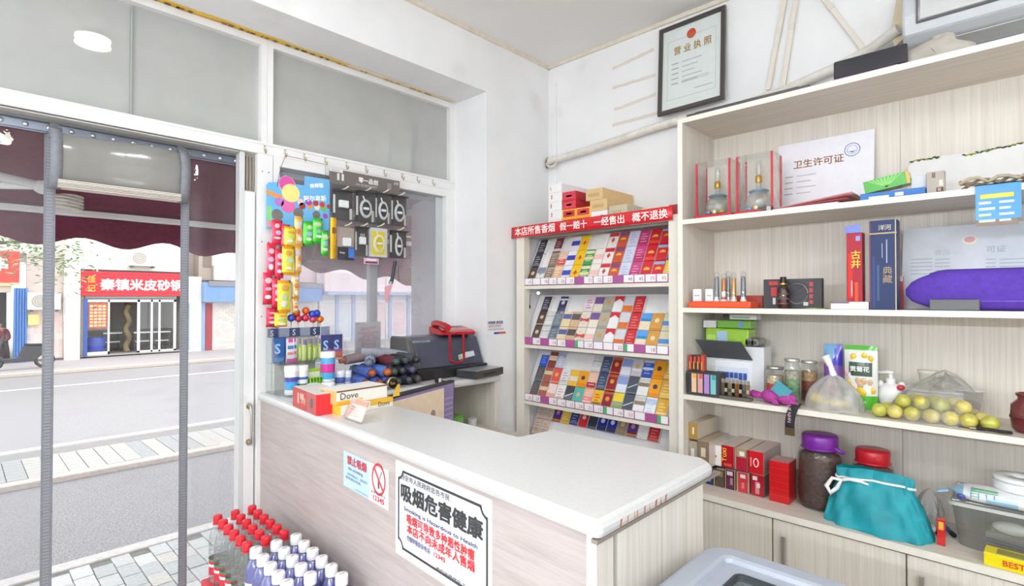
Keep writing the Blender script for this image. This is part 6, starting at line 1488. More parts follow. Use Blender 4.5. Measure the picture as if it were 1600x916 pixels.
jar(1195, 1223, 573, 612, .27, '#c4c2bc', ['#c8432e', '#d8563a', '#e0c8a0'], 'short jar of red dried fruit beside the breaker box')
jar(1224, 1249, 561, 622, .31, '#cfccc6', ['#6a8a5a', '#4c7a5c', '#7c9a6c', '#b0a890'], 'tall jar of green tea leaves in the middle of the jars')
jar(1250, 1276, 564, 606, .17, '#cfccc6', ['#8a4a3c', '#9c5a48', '#c89a6a'], 'jar of brown dates behind the plastic bag')
# purple blue packet and chrysanthemum tea packet
def pillow(name, label, cat, px0, px1, pt, pb, xf, z, dep, cf, prints, lean=.0, m=None, group=None):
    y0, y1 = at(px0, pb, 'x', xf).y, at(px1, pb, 'x', xf).y; w = (y1 - y0) / 2; h = at((px0 + px1) / 2, pt, 'x', xf).z - z
    t = thing(name, label, cat, (xf - dep, (y0 + y1) / 2, z + .0005), 0, group)
    def sh(s):
        def f(u, v):
            e = max(0, 1 - abs(2 * u - 1) ** 3) * (1 - v ** 5)
            return (s * dep * (e * .9 + .08) - lean * v * h, -w + 2 * w * u, h * v)
        return f
    b = MB(); b.sheet(sh(1), 10, 14, cf).sheet(sh(-1), 10, 14, cf).sheet(lambda u, v: (dep * .08 * (2 * v - 1) + dep * .9 * max(0, 1 - abs(2 * u - 1) ** 3) * (2 * v - 1), -w + 2 * w * u, 0), 6, 2, '#dddddd')
    b.build('packet_film', m or M_GLOSS(), t)
    f = sh(1); b = MB()
    for (u, v, ru, rv, c) in prints:
        p = f(u, v); b.sphere((p[0], p[1], p[2]), (.0025, ru * 2 * w, rv * h), c, 10, 6)
    if prints: b.build('packet_print', m or M_GLOSS(), t)['kind'] = 'stuff'
    return t, w, h, f
pillow('purple_packet', 'blue and purple snack packet standing behind the plastic bag', 'packet', 1286, 1315, 538, 600, .15, Z3, .02, lambda u, v: '#4a3fc4' if (v > .62 and u > v * 1.1 - .35) else ('#7ab0dc' if v > .62 else ('#8a5ab4' if v > .45 else '#c8a8b8')), ((.2, .7, .18, .10, '#c84a8a'), (.45, .3, .2, .05, '#e8c83a'), (.7, .2, .2, .05, '#e8c83a')))
t, w, h, f = pillow('chrysanthemum_packet', 'green and white chrysanthemum tea packet with yellow flowers', 'packet', 1318, 1370, 541, 626, .20, Z3, .026, lambda u, v: '#5ab83a' if (v > .93 or v < .22) else '#eeeeea',
    [(x, y, .10, .055, c) for x, y, c in ((.3, .82, '#e8c22a'), (.62, .84, '#ecc62c'), (.8, .8, '#e6b828'), (.18, .4, '#e8c02a'), (.28, .32, '#ecc83a'), (.5, .3, '#eac42c'), (.74, .27, '#f0f0ea'), (.86, .3, '#e8bc2a'), (.45, .45, '#d8b48c'), (.62, .44, '#d4ae86'), (.78, .43, '#d8b490'), (.52, .38, '#cfa67c'), (.6, .26, '#ecca3a'), (.12, .55, '#e8a8c0'), (.22, .52, '#f0e6ea'))])
p = f(.5, .62); MB().sheet(lambda u, v: Vector(f(.16 + .7 * u, .52 + .22 * v)) + Vector((.0022, 0, 0)), 10, 4, '#2f4a34').build('name_panel', M_GLOSS(), t)
p = f(.5, .60); text('贡菊花', frame((f(.5, .6)[0] + .003, -w * .6, h * .60), (0, 1, 0), (0, 0, 1)), w * .40, '#f4f6f0', t, offset=.02)
p = f(.5, .12); text('杭白菊特级', frame((f(.5, .12)[0] + .002, -w * .5, h * .10), (0, 1, 0), (0, 0, 1)), w * .18, '#d8f0c8', t)
# plush toy with tag and lanyard
q = at(1208, 628, 'z', Z3)
t = thing('plush_toy', 'magenta plush toy lying on the third shelf edge', 'plush toy', (.31, at(1210, 620, 'x', .31).y, Z3 + .0005))
PLU = mat('plush', .95, col='#b8489c', noise=.35, scale=120, bump=.8)
b = MB().sphere((0, -.01, .030), (.045, .045, .030)).sphere((.02, .055, .028), (.03, .038, .026)).sphere((.0, -.065, .026), (.02, .04, .014)); b.build('toy_body', PLU, t)
for (p0, p1, p2) in (((.02, .06, .02), (.04, .085, .014), (.045, .11, .010)), ((.02, .0, .02), (.045, .015, .012), (.052, .03, .008)), ((.01, -.06, .03), (-.005, -.09, .035), (.0, -.115, .02)), ((.0, .05, .04), (.012, .03, .075), (.02, .035, .085))): MB().tube([p0, p1, p2], [.014, .012, .007], 8).build('toy_limb', PLU, t)
t2 = thing('toy_tag', 'teal square tag leaning on the plush toy', 'tag', (.352, at(1221, 605, 'x', .35).y, Z3 + .065))
b = MB(); b.M = Matrix.Rotation(-.65, 4, 'X') ; b.box(-.004, .0, -.034, .034, -.026, .026, '#4a98a8'); b.build('tag_card', M_PAPER(), t2)
MB().tube([(0, -.01, .02), (-.01, -.02, .035)], .001, 5, '#3a3a3a').build('tag_string', M_CLOTH(), t2)
t = thing('lanyard', 'black lanyard with pink letters hanging over the shelf edge', 'lanyard', (.38, at(1234, 640, 'x', .38).y, Z3 - .11))
MB().sheet(lambda u, v: (.002 + .004 * math.sin(v * 3) - .03 * max(0, v - .8) / .2, -.018 + .036 * u + .02 * v * v, .03 + .10 * v), 2, 10, '#2c282c').build('strap_band', M_CLOTH(), t, solid=.002)
MB().box(-.002, .006, -.018, .018, 0, .032, '#8a765e').build('strap_clip', M_METAL(), t)
text('LIE NHN', frame((.006, -.006, .125), (0, 0, -1), (0, 1, 0)), .019, '#e4c4d0', t, lift=.003)
# plastic bags
def bag(name, label, px0, px1, pt, pb, xf, z, filmm, lumps, tie=None, dep=.08, seed=1, slump=0):
    y0, y1 = at(px0, pb, 'x', xf).y, at(px1, pb, 'x', xf).y; w = (y1 - y0) / 2; h = at((px0 + px1) / 2, pt, 'x', xf).z - z
    t = thing(name, label, 'plastic bag', (xf - dep, (y0 + y1) / 2, z + .0005)); rg = random.Random(seed)
    ph = [rg.uniform(0, 6) for _ in range(6)]
    def f(u, v):
        a = 2 * math.pi * u; r = (1 - v ** 2.2) ** .75 * (1 + .10 * math.sin(5 * a + ph[0]) * v + .05 * math.sin(9 * a + ph[1]))
        k = slump * v * (1 - .3 * v); return (dep * r * math.cos(a) - k * .05, w * r * math.sin(a) * (1 - .12 * slump * math.sin(3 * v + a)) + k * w * .35, h * v * (1 + .10 * slump * math.sin(3 * a + ph[3])) + .004 * math.sin(7 * a + ph[2]) + slump * .006 * math.sin(11 * a + 8 * v))
    MB().sheet(f, 36, 14).build('bag_film', filmm, t)
    if tie:
        MB().tube([(0, 0, h * .96), (0, -.01, h + tie * .4), (.005, -.03, h + tie)], [.014, .010, .018], 8, '#f2f2f4').build('bag_knot', mat('white_film', .35, noise=.05), t)
    for (x, y, zz, r, c) in lumps:
        b = MB().sphere((x * dep, y * w, zz * h + r[2] * .1), r, c, 12, 8); b.build('bag_content', M_GLOSS(), t)
    return t, w, h
BF = clear('white_bag_film', tint=(.95, .95, .96), haze=.55, hazecol='#f4f4f6', refl=.05, edge=.4, rough=.15, wr=.8, scale=30)
BC = clear('clear_bag_film', tint=(.96, .96, .96), haze=.24, hazecol='#f0eeee', refl=.06, edge=.55, rough=.1, wr=1.0, scale=30)
bag('knotted_bag', 'knotted white plastic bag with yellow packets inside', 1250, 1342, 589, 641, .355, Z3, BF, ((.2, -.55, .26, (.03, .03, .022), '#e8d02c'), (.3, .1, .2, (.03, .05, .016), '#d8c860'), (.2, .35, .2, (.02, .03, .016), '#e2d450'), (.1, -.1, .5, (.02, .025, .02), '#8a4a50'), (.1, .5, .3, (.02, .02, .02), '#c8c0c4')), tie=.075, dep=.085)
t, w, h = bag('jujube_bag', 'clear plastic bag full of green jujubes', 1380, 1534, 592, 660, .36, Z3, BC, (), dep=.10, seed=4, slump=1)
J = []; rg = random.Random(11)
jm = []
for c in ('#cfc45c', '#c2bf52', '#d8c86e'):
    o = MB().sphere((0, 0, 0), (.0255, .0255, .026), c, 14, 9).build('jujube', mat('jujube_skin', .3, noise=.25, scale=40, dark=('#b06a3a', 28, .62, .6), coat=.3)); jm.append(o.data); bpy.data.objects.remove(o)
cy = t.location.y; n_j = 0
for (row, xx, zz, cnt, sp) in ((0, .066, .0264, 7, .0525), (1, .008, .0264, 6, .0535), (2, .038, .066, 4, .056), (3, -.05, .0264, 5, .054), (4, -.02, .066, 3, .056)):
    for k in range(cnt):
        o = bpy.data.objects.new('jujube', rg.choice(jm)); SC.collection.objects.link(o)
        o.location = (t.location.x + xx * .9, cy + (k - (cnt - 1) / 2) * sp + rg.uniform(-.003, .003), Z3 + zz)
        o.rotation_euler = (rg.uniform(0, 3), rg.uniform(0, 3), rg.uniform(0, 3))
        tag(o, f'green jujube, {ORD[k]} from the left in the {["front", "middle", "upper front", "rear", "upper rear"][row]} row inside the bag', 'jujube', 'jujubes in the clear bag')
# pump bottle, cups, pot
q = at(1390, 625, 'x', .16)
t = thing('pump_bottle', 'white soap pump bottle with red dot beside the jujube bag', 'pump bottle', (.13, q.y, Z3 + .0005))
MB().sphere((0, 0, .055), (.038, .052, .055), '#f3f1f0').build('bottle_body', M_PLAS(), t); MB().lathe([(.034, 0), (.036, .006), (.03, .02)], 18, '#f3f1f0').build('bottle_foot', M_PLAS(), t)
for s in (-1, 1): MB().sphere((0, s * .036, .10), (.012, .014, .016), '#f3f1f0', 10, 6).build('bottle_ear', M_PLAS(), t)
MB().lathe([(.016, .10), (.016, .125), (.006, .127), (.006, .145)], 14, '#f6f5f4').build('pump_collar', M_PLAS(), t)
MB().tube([(0, .01, .148), (0, -.01, .150), (0, -.045, .146)], [.008, .008, .005], 8, '#e9e6e4').build('pump_spout', M_PLAS(), t)
MB().sphere((.022, .036, .095), (.012, .014, .012), '#c83848', 10, 8).build('red_dot', M_PLAS(), t)
t = thing('takeaway_cup', 'clear plastic cup with dark red contents behind the jujube bag', 'cup', (.085, at(1514, 620, 'x', .085).y, Z3 + .0005))
MB().lathe([(.030, 0), (.043, .10), (.045, .10)], 18).build('cup_wall', GLASS, t); MB().lathe([(.028, .003), (.036, .055), (.02, .062)], 16, '#6a2e26').build('cup_filling', mat('tea_filling'), t); MB().lathe([(.046, .10), (.046, .106)], 18, '#dddddd').build('cup_rim', M_PLAS(), t)
t = thing('white_container', 'white plastic food container behind the clear jujube bag', 'container', (.085, at(1448, 612, 'x', .085).y, Z3 + .0005))
MB().box(-.05, .06, -.06, .11, 0, .085, '#ecebe8').build('container_body', M_PLAS(), t, bevel=.012); MB().box(-.055, .065, -.065, .115, .085, .095, '#f2f2ef').build('container_lid', M_PLAS(), t, bevel=.004)
t2 = thing('plastic_cup', 'small cream plastic cup standing on the white container', 'cup', (.12, at(1449, 588, 'x', .12).y, Z3 + .0965)); MB().lathe([(.022, 0), (.028, .06), (.031, .062), (.031, .068)], 16, '#e4e0d0').build('cup_wall', M_PLAS(), t2); MB().lathe([(.031, .068), (.033, .072), (.001, .073)], 16, '#dcd8c8').build('cup_lid', M_PLAS(), t2)
t2 = thing('film_bundle', 'crumpled clear film bundle lying on the white container', 'plastic film', (.14, at(1490, 590, 'x', .14).y + .01, Z3 + .097)); MB().sheet(lambda u, v: (.04 * math.cos(6.28 * u) * math.sin(3.14 * v), -.04 + .10 * (v - .5), .03 + .028 * math.sin(6.28 * u) * math.sin(3.14 * v) + .004 * math.sin(20 * u + 9 * v)), 24, 12).build('film_sheet', BC, t2)
MB().sphere((0, -.02, .02), (.018, .02, .012), '#dcdcd8', 10, 6).build('film_core', M_PLAS(), t2)
t = thing('brown_pot', 'dark red brown ceramic pot at the right edge of the third shelf', 'pot', (.26, at(1612, 652, 'x', .26).y, Z3 + .0005))
MB().lathe([(.040, 0), (.05, .012), (.054, .05), (.052, .09), (.036, .108), (.034, .116), (.040, .124), (.040, .130), (.034, .130), (.030, .11)], 22, '#6c2a2e').build('pot_body', M_GLOSS(), t); MB().lathe([(.0545, .045), (.056, .05), (.0545, .055)], 22, '#5a2024', cap=False).build('pot_ring', M_GLOSS(), t)
t = thing('key_strap', 'black key strap with metal clasp on the shelf edge by the jujube bag', 'strap', (.35, at(1545, 668, 'x', .35).y, Z3 + .001))
MB().tube([(-.01, -.03, .006), (.006, .0, .010), (.012, .03, .010), (.004, .055, .008), (-.012, .05, .006), (-.01, .02, .006)], .0055, 7, '#2c2a28').build('strap_loop', M_CLOTH(), t); MB().tube([(-.012, -.05, .004), (-.01, -.03, .006)], .004, 6, '#b4b0a8').build('clasp', M_METAL(), t)

# --- bottom: cigarette cartons on edge, jars, bags
def ec(px0, px1, pt, pb, z, xf, ln, col, label, prints=(), s=None, sc='#ecd89a', **kw):
    t = sbx('cigarette_carton', label, 'carton', rect(px0, px1, pt, pb, z, xf), z, ln, col, prints, m=M_GLOSS(), group='cartons on the base cabinet', **kw); return t
XB = .255; LN = .215
low = [(1085, 1099, 732, 764, '#c8323c', 'red carton half hidden behind the counter corner, bottom row', ((.1, .9, .1, .3, '#e0a09a'),)),
       (1101, 1117, 734, 767, '#262f66', 'navy carton with silver print in the bottom carton row', ((.0, .1, 0, 1, '#b8a070'), (.9, 1, 0, 1, '#b8a070'), (.3, .7, .62, .95, '#c8ccd8'), (.4, .6, .2, .55, '#8a94bc'))),
       (1118, 1131, 734, 767, '#5a4a3c', 'dark olive carton in the bottom carton row', ((.1, .9, .6, .9, '#8a7c60'),)),
       (1133, 1149, 735, 768, '#5a2440', 'maroon carton with pink label in the bottom carton row', ((.0, .08, 0, 1, '#b89878'), (.92, 1, 0, 1, '#b89878'), (.2, .75, .72, .92, '#dcc8cc'), (.5, .75, .25, .6, '#a87a8a'))),
       (1151, 1171, 739, 773, '#cc3a4a', 'pink red carton with tan borders in the bottom carton row', ((.0, .12, 0, 1, '#b8a078'), (.88, 1, 0, 1, '#b8a078'), (.3, .7, .72, .9, '#f0dcd8'), (.4, .6, .2, .5, '#e07a80'))),
       (1173, 1194, 742, 778, '#a8182c', 'crimson carton with white script at the right of the bottom row', ((.15, .5, .72, .9, '#f0e6e4'), (.35, .65, .1, .66, '#d88a90'), (.45, .7, .4, .6, '#f0dcdc')))]
hl = 0
for a in low:
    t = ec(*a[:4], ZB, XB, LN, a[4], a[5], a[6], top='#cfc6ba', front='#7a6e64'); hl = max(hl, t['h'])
zt = ZB + hl + .001
up = [(1074, 1089, 690, 712, '#a89a8c', 'grey brown carton with white script end, lower left of the upper row', ((.3, .7, .3, .7, '#dcd4ca'),), '#b8aa9a'),
      (1090, 1108, 690, 712, '#8a765e', 'olive brown carton second in the upper carton row', ((.3, .7, .4, .75, '#d8ccb4'),), '#b8a890'),
      (1108.5, 1127, 696, 731, '#ecebe8', 'white carton with red plum twig in the upper carton row', ((.35, .42, .2, .8, '#c8484c'), (.42, .6, .4, .5, '#c8484c')), '#e0e2e2'),
      (1127.5, 1147, 697, 733, '#b01a28', 'red carton with gold script in the upper carton row', ((.2, .8, .08, .2, '#d8584a'),), '#d8c0b4'),
      (1149, 1168, 702, 738, '#b4243c', 'crimson and tan carton with white label in the upper carton row', ((.1, .9, .62, .98, '#a8946c'), (.35, .75, .68, .88, '#ecebe6'), (.0, .06, 0, 1, '#c8b08a')), '#d2c4b0'),
      (1170, 1193, 706, 742, '#cc1c26', 'bright red carton with white ring at the right of the upper row', ((.1, .2, .3, .7, '#e88a80'),), '#c8a8a4')]
for i, a in enumerate(up):
    zz = zt
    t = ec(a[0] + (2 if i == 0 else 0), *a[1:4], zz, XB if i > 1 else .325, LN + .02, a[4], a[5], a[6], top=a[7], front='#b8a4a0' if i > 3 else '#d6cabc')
    if i == 3: text('Yuxi', frame((.0014, -t['w'] * .2, t['h'] * .25), (0, 0, 1), (0, -1, 0)), .036, '#f0b43a', t, offset=.01)
    if i == 5:
        b = MB(); n = 20; b.tube([(.0014, .010 * math.cos(k * .314), t['h'] * .5 + .018 * math.sin(k * .314)) for k in range(n)], .0025, 5, '#f4e6e4', closed=True); b.build('white_ring', M_PAPER(), t)
    if i == 1: zt4 = zz + t['h'] + .001
sbx('cigarette_carton', 'long pale carton with golden end lying on the two left cartons', 'carton', rect(1076, 1090, 661, 689, zt4, .325), zt4, LN + .02, '#d8cdbc', ((.0, 1, .0, 1, '#a8823c'), (.42, .62, .3, .72, '#e8dcc0')), group='cartons on the base cabinet', top='#c4b8a4', front='#d2c4b2')
t = sbx('red_carton_block', 'plain bright red shrink wrapped carton beside the big jar', 'carton', rect(1202, 1233, 722, 783, ZB, .27), ZB, .10, '#cc161e', ((0, 1, .16, .165, '#e84a48'), (0, 1, .33, .335, '#e84a48'), (0, 1, .5, .505, '#e84a48'), (0, 1, .66, .665, '#e84a48'), (0, 1, .83, .835, '#e84a48')), m=M_GLOSS(), group='cartons on the base cabinet', top='#a86a68')
def bigjar(px, pb, r, h, lidc, fill, xf, label, handle=True, fz=.72):
    q = at(px, pb, 'x', xf); t = thing('storage_jar', label, 'storage jar', (xf - r, q.y, ZB + .0005))
    pr = [(r * .9, 0), (r, .012)]
    for k in range(6): pr += [(r, h * (.08 + .095 * k)), (r * .955, h * (.105 + .095 * k)), (r, h * (.13 + .095 * k))]
    pr += [(r, h * .70), (r * .92, h * .78), (r * .72, h * .82)]
    MB().lathe(pr, 28).build('jar_wall', GLASS, t)
    MB().lathe([(r * .88, .008), (r * .94, .02), (r * .93, h * fz), (r * .6, h * (fz + .05)), (.001, h * (fz + .06))], 24, fill).build('jar_filling', mat('date_filling', .6, noise=.75, scale=75, bump=1.0), t)
    MB().lathe([(r * .80, h * .80), (r * .82, h * .81), (r * .82, h * .98), (r * .78, h), (.001, h)], 28, lidc).build('jar_lid', mat('lid_plastic', .3, noise=.05), t)
    if handle: MB().tube([(r * .3, r * .76, h * .85), (r * .4, r * .95, h * .83), (r * .2, r * 1.1, h * .80)], .008, 8, lidc).build('lid_tab', _mats['lid_plastic'], t)
    MB().lathe([(r * .84, h * .81), (r * .88, h * .815), (r * .84, h * .83)], 28, lidc, cap=False).build('lid_rim', _mats['lid_plastic'], t)
bigjar(1273, 790, .084, .305, '#7c2a9c', '#5a3a30', .27, 'large ribbed jar of brown dried fruit with purple lid')
bigjar(1358, 780, .073, .275, '#c01c28', '#8a4a3c', .25, 'ribbed storage jar with red lid behind the teal bag', handle=False)
# teal cloth bag
t = thing('teal_bag', 'teal drawstring cloth bag with white ribbon bow on the cabinet top', 'bag', (.27, at(1368, 820, 'x', .30).y, ZB + .0005))
w = (at(1455, 835, 'x', .33).y - at(1281, 790, 'x', .33).y) / 2
def teal(u, v):
    a = 2 * math.pi * u
    ww = w * (1.0 - .42 * v + .05 * math.sin(math.pi * v)) * (1 if v < .78 else 1 + .25 * (v - .78) / .22)
    dd = (.085 * (1 - v) ** .7 + .012) * (1 + .05 * math.sin(3 * a + 4 * v))
    sg = lambda q, p: math.copysign(abs(q) ** p, q)
    fold = (.010 * math.sin(9 * a + 6 * v) + .006 * math.sin(17 * a - 9 * v)) * (1 - v * .5)
    return (dd * sg(math.cos(a), .7) + fold, ww * sg(math.sin(a), .8) - .01 * v, .212 * v + .008 * math.sin(2 * a + 1) * v)
TC = mat('teal_cloth', .6, col='#1b9aa6', noise=.22, scale=14, bump=.25)
MB().sheet(teal, 48, 18).build('bag_body', TC, t)
b = MB(); b.add([teal(k / 24, 0) for k in range(24)], [tuple(range(24))]); b.build('bag_bottom', TC, t)
RB = mat('white_ribbon', .6, col='#f0eeee', noise=.06)
MB().tube([Vector(teal(k / 24, .82)) * 1.02 for k in range(24)], .005, 6, closed=True).build('drawstring', RB, t)
b = MB(); q = Vector(teal(.86, .80))
b.tube([q + Vector((.012, 0, 0)), q + Vector((.022, -.03, .004)), q + Vector((.024, -.05, -.03)), q + Vector((.026, -.035, -.055)), q + Vector((.024, -.012, -.03)), q + Vector((.012, 0, 0))], [.006, .007, .009, .010, .008, .005], 8); b.tube([q + Vector((.012, 0, 0)), q + Vector((.02, .03, .012)), q + Vector((.018, .065, .010)), q + Vector((.012, .09, .002))], [.006, .007, .006, .004], 8); b.build('bow', RB, t)
# plastic clump, red scraps and blue markers
t = thing('plastic_clump', 'crumpled clear plastic bag squeezed between teal bag and storage box', 'plastic bag', (.20, at(1452, 790, 'x', .20).y, ZB + .0005))
rg = random.Random(9); ph = [rg.uniform(0, 6) for _ in range(4)]
MB().sheet(lambda u, v: ((.045 + .012 * math.sin(9 * u * 6.28 + ph[0])) * math.cos(6.28 * u) * math.sin(3.14 * v) ** .6, (.035 + .01 * math.sin(7 * 6.28 * u + 5 * v)) * math.sin(6.28 * u) * math.sin(3.14 * v) ** .6, .17 * v), 30, 14).build('crumpled_film', BC, t)
MB().sphere((.02, .0, .025), (.02, .022, .02), '#e4e2e2', 10, 7).build('film_knot', M_PLAS(), t)
t = sbx('red_scrap', 'small red and yellow wrapper beside the storage box', 'wrapper', rect(1464, 1477, 812, 826, ZB, .30), ZB, .02, '#c82420', ((.2, .8, .6, .9, '#e8b04a'),), m=M_GLOSS())
for k in range(2):
    q0, q1 = at(1456 + 18 * k, 822 - 2 * k, 'z', ZB + .008), at(1471 + 20 * k, 838 - 1 * k, 'z', ZB + .008)
    d_ = (q1 - q0).normalized(); t = thing('marker_pen', ['blue marker pen with black cap nearest the teal bag', 'blue marker pen with black cap nearest the storage box'][k], 'marker', q1 - Vector((0, 0, .0)), 0, 'blue marker pens')
    MB().tube([-d_ * .11, -d_ * .02], .0075, 10, '#1e3cb4').build('pen_barrel', M_PLAS(), t); MB().tube([-d_ * .03, d_ * .002, d_ * .006], [.0085, .0085, .004], 10, '#1a1a20').build('pen_cap', M_PLAS(), t)
# clear storage box with wipes on its lid
q = at(1500, 835, 'x', .35); y0 = at(1478, 800, 'x', .33).y
t = thing('storage_box', 'large clear plastic storage box with grey lid at the right of the cabinet top', 'storage box', (.155, y0 + .22, ZB + .0005))
TUB = clear('storage_plastic', tint=(.88, .89, .88), haze=.28, hazecol='#d0d0cc', refl=.05, edge=.4, rough=.1)
def tubf(u, v):
    sx, sy = lerp(.105, .125, v), lerp(.195, .215, v); a = 2 * math.pi * u; sg = lambda q, p: math.copysign(abs(q) ** p, q)
    return (sx * sg(math.cos(a), .35), sy * sg(math.sin(a), .35), .155 * v)
MB().sheet(tubf, 48, 3).build('box_wall', TUB, t); b = MB(); b.add([tubf(k / 40, 0) for k in range(40)], [tuple(range(40))]); b.build('box_floor', TUB, t)
b = MB(); rring(b, -.132, .132, -.222, .222, .03, .012, .150, .162, '#c4c4c0'); b.build('box_rim', mat('rim_plastic', .3, col='#c9c9c5'), t)
MB().box(-.122, .122, -.212, .212, .160, .170, '#cfcfca').build('box_lid', TUB, t, bevel=.004)
MB().box(-.05, .06, -.12, .15, .002, .06, '#7c7a78').build('box_contents', M_PAPER(), t); MB().sphere((.07, -.05, .09), (.02, .055, .022), '#e2e2de').build('white_soap', M_PLAS(), t)
MB().tube([(.095, -.12, .045), (.10, .1, .03), (.10, .18, .028)], .006, 6, '#4c4c54').build('dark_rod', M_PLAS(), t)
zl_ = ZB + .171
pw = thing('wipes_pack', 'white and blue wet wipes pack lying on the storage box lid', 'wipes pack', (.25, y0 + .165, zl_))
MB().sheet(lambda u, v: (.065 * math.cos(6.28 * u) * (1 - abs(2 * v - 1) ** 6), -.16 + .32 * v, .028 + .027 * math.sin(6.28 * u) * (1 - abs(2 * v - 1) ** 6)), 24, 16, lambda u, v: '#9cc4e0' if v < .10 else ('#eef0f2' if (v < .34 or v > .55) else '#a8cbe6' if u > .7 or u < .05 else '#eef0f2')).build('wipes_film', M_GLOSS(), pw)
b = MB()
for k in range(4): b.box(.058 - .008 * k, .0635 - .006 * k, -.10, -.03, .030 + .007 * k, .0325 + .007 * k, '#6ab48a'); b.box(.0585, .064, -.10 + .02 * k, -.0975 + .02 * k, .022, .044, '#6a9ac8')
b.build('check_print', M_PAPER(), pw); MB().sphere((.060, -.125, .022), (.006, .012, .010), '#3a4c9c', 10, 6).build('round_logo', M_GLOSS(), pw)
MB().sheet(lambda u, v: (.02 + .03 * u, -.16 - .035 * v, .026 - .012 * v + .01 * math.sin(3 * u)), 4, 4, '#8cb4cc').build('film_tail', M_GLOSS(), pw, solid=.001)
t = thing('paper_roll', 'white paper roll lying on the wipes pack under the shelf', 'paper roll', (.21, y0 + .19, zl_ + .056))
MB().lathe([(.07, 0), (.072, .004), (.072, .04), (.068, .044), (.02, .044), (.02, .02)], 28, '#f2f2f2').build('roll_body', M_PAPER(), t); MB().lathe([(.0725, .028), (.0735, .031), (.0725, .034)], 28, '#c8cccc', cap=False).build('roll_edge', M_PAPER(), t)
t = thing('red_glue_bottle', 'small red bottle with white tip beside the wipes pack', 'bottle', (.325, y0 + .315, zl_)); MB().lathe([(.010, 0), (.010, .022), (.007, .026)], 12, '#c82438').build('cap_body', M_PLAS(), t); MB().lathe([(.007, .026), (.006, .034)], 12, '#e8e4e2').build('cap_tip', M_PLAS(), t)
q = at(1540, 856, 'z', ZB)
t = thing('yellow_box', 'flat bright yellow printed box on the cabinet front edge', 'box', (.372, at(1537, 862, 'x', .372).y, ZB + .0005), math.radians(-3))
MB().box(-.072, 0, 0, .22, 0, .042, '#f0dc14').build('box_body', M_GLOSS(), t, bevel=.001); MB().box(-.06, -.012, .03, .16, .042, .0426, '#8c8424').build('top_print', M_GLOSS(), t)
text('BEST', frame((.0012, .045, .012), (0, 1, 0), (0, 0, 1)), .026, '#d84a1c', t, offset=.02); text('FA', frame((.0012, .125, .012), (0, 1, 0), (0, 0, 1)), .026, '#5a5418', t, offset=.02)
# ------------------------------------------------------------------ things on the right wall
t = thing('framed_licence', 'framed business licence with red emblem leaning on top of the shelf', 'picture frame', (.05, 1.02, 2.43))
FL = frame((0, 0, .012), (0, 1, .01), (-.07, 0, 1)); W_, H_ = .185, .495
def rectf(b, x0, x1, y0, y1, t0, t1, c): b.prism([(x0, y0), (x1, y0), (x1, y1), (x0, y1)], FL @ Matrix.Translation((0, 0, t0)), t1 - t0, c)
DK = mat('dark_frame', .35, col='#4b4340', noise=.15, scale=20)
for (a, bq, c_, d_) in ((-W_, -W_ + .022, 0, H_), (W_ - .022, W_, 0, H_), (-W_ + .022, W_ - .022, 0, .022), (-W_ + .022, W_ - .022, H_ - .022, H_)):
    b = MB(); rectf(b, a, bq, c_, d_, 0, .018, '#4b4340'); b.build('frame_bar', DK, t, bevel=.002)
b = MB(); rectf(b, -W_ + .022, W_ - .022, .022, H_ - .022, .002, .006, '#eef0ec'); b.build('licence_paper', M_PAPER(), t)
b = MB()
for (a, bq, c_, d_) in ((-.135, .135, .075, .077), (-.135, .135, .405, .407), (-.135, -.133, .075, .407), (.133, .135, .075, .407)): rectf(b, a, bq, c_, d_, .006, .0064, '#c8c4b4')
for k in range(5):
    rectf(b, -.11, -.07, .27 - .028 * k, .277 - .028 * k, .006, .0064, '#b8b8b4'); rectf(b, -.05, .06 - .02 * (k % 3), .27 - .028 * k, .276 - .028 * k, .006, .0064, '#c6c6c2')
rectf(b, -.05, .10, .155, .159, .006, .0064, '#c6c6c2'); rectf(b, -.05, .10, .165, .169, .006, .0064, '#c6c6c2'); rectf(b, .02, .12, .105, .109, .006, .0064, '#b8a8a8')
b.build('printed_lines', M_PAPER(), t)
b = MB(); b.prism([(.026 * math.cos(i * .393), .415 + .027 * math.sin(i * .393)) for i in range(16)], FL @ Matrix.Translation((0, 0, .006)), .0008, '#d8432e'); b.prism([(.02 * math.cos(i * .393), .405 + .012 * math.sin(i * .393)) for i in range(16)], FL @ Matrix.Translation((0, 0, .006)), .0012, '#c0642e'); b.build('red_emblem', M_PAPER(), t)
text('营 业 执 照', FL @ Matrix.Translation((-.100, .325, .0062)), .050, '#b58a3c', t, offset=.015, sx=.88)
b = MB(); rectf(b, -W_ + .02, W_ - .02, .02, H_ - .02, .010, .012, '#ffffff'); b.build('frame_glass', clear('picture_glass', refl=.02, edge=.2), t)
# wrapped air-conditioner pipe
pp = thing('wrapped_pipe', 'thick white taped air conditioner pipe running along the right wall', 'pipe', (.05, .9, 2.37))
path = [at(858, 252, 'x', .055), at(880, 246, 'x', .055), at(920, 234, 'x', .05), at(965, 219, 'x', .05), at(1020, 200, 'x', .05), at(1060, 188, 'x', .05)]
path += [Vector((.045, 1.15, 2.395)), Vector((.045, 1.35, 2.40)), Vector((.045, 1.50, 2.42)), Vector((.05, 1.68, 2.455)), Vector((.06, 1.82, 2.49)), Vector((.10, 1.93, 2.53))]
path = [p - Vector((.05, .9, 2.37)) for p in path]
MB().tube(path, .022, 12, '#e3ded5').build('pipe_wrap', mat('pipe_tape', .5, noise=.18, scale=18, bump=.3, dark=('#b8aa90', 14, .6, .5)), pp)
e = path[0]
MB().tube([e + Vector((0, .01, 0)), e + Vector((.012, -.012, -.02)), e + Vector((.016, .02, -.045)), e + Vector((.012, .05, -.045)), e + Vector((0, .06, -.02))], .010, 8, '#d8d2c8').build('pipe_bend', _mats['pipe_tape'], pp)
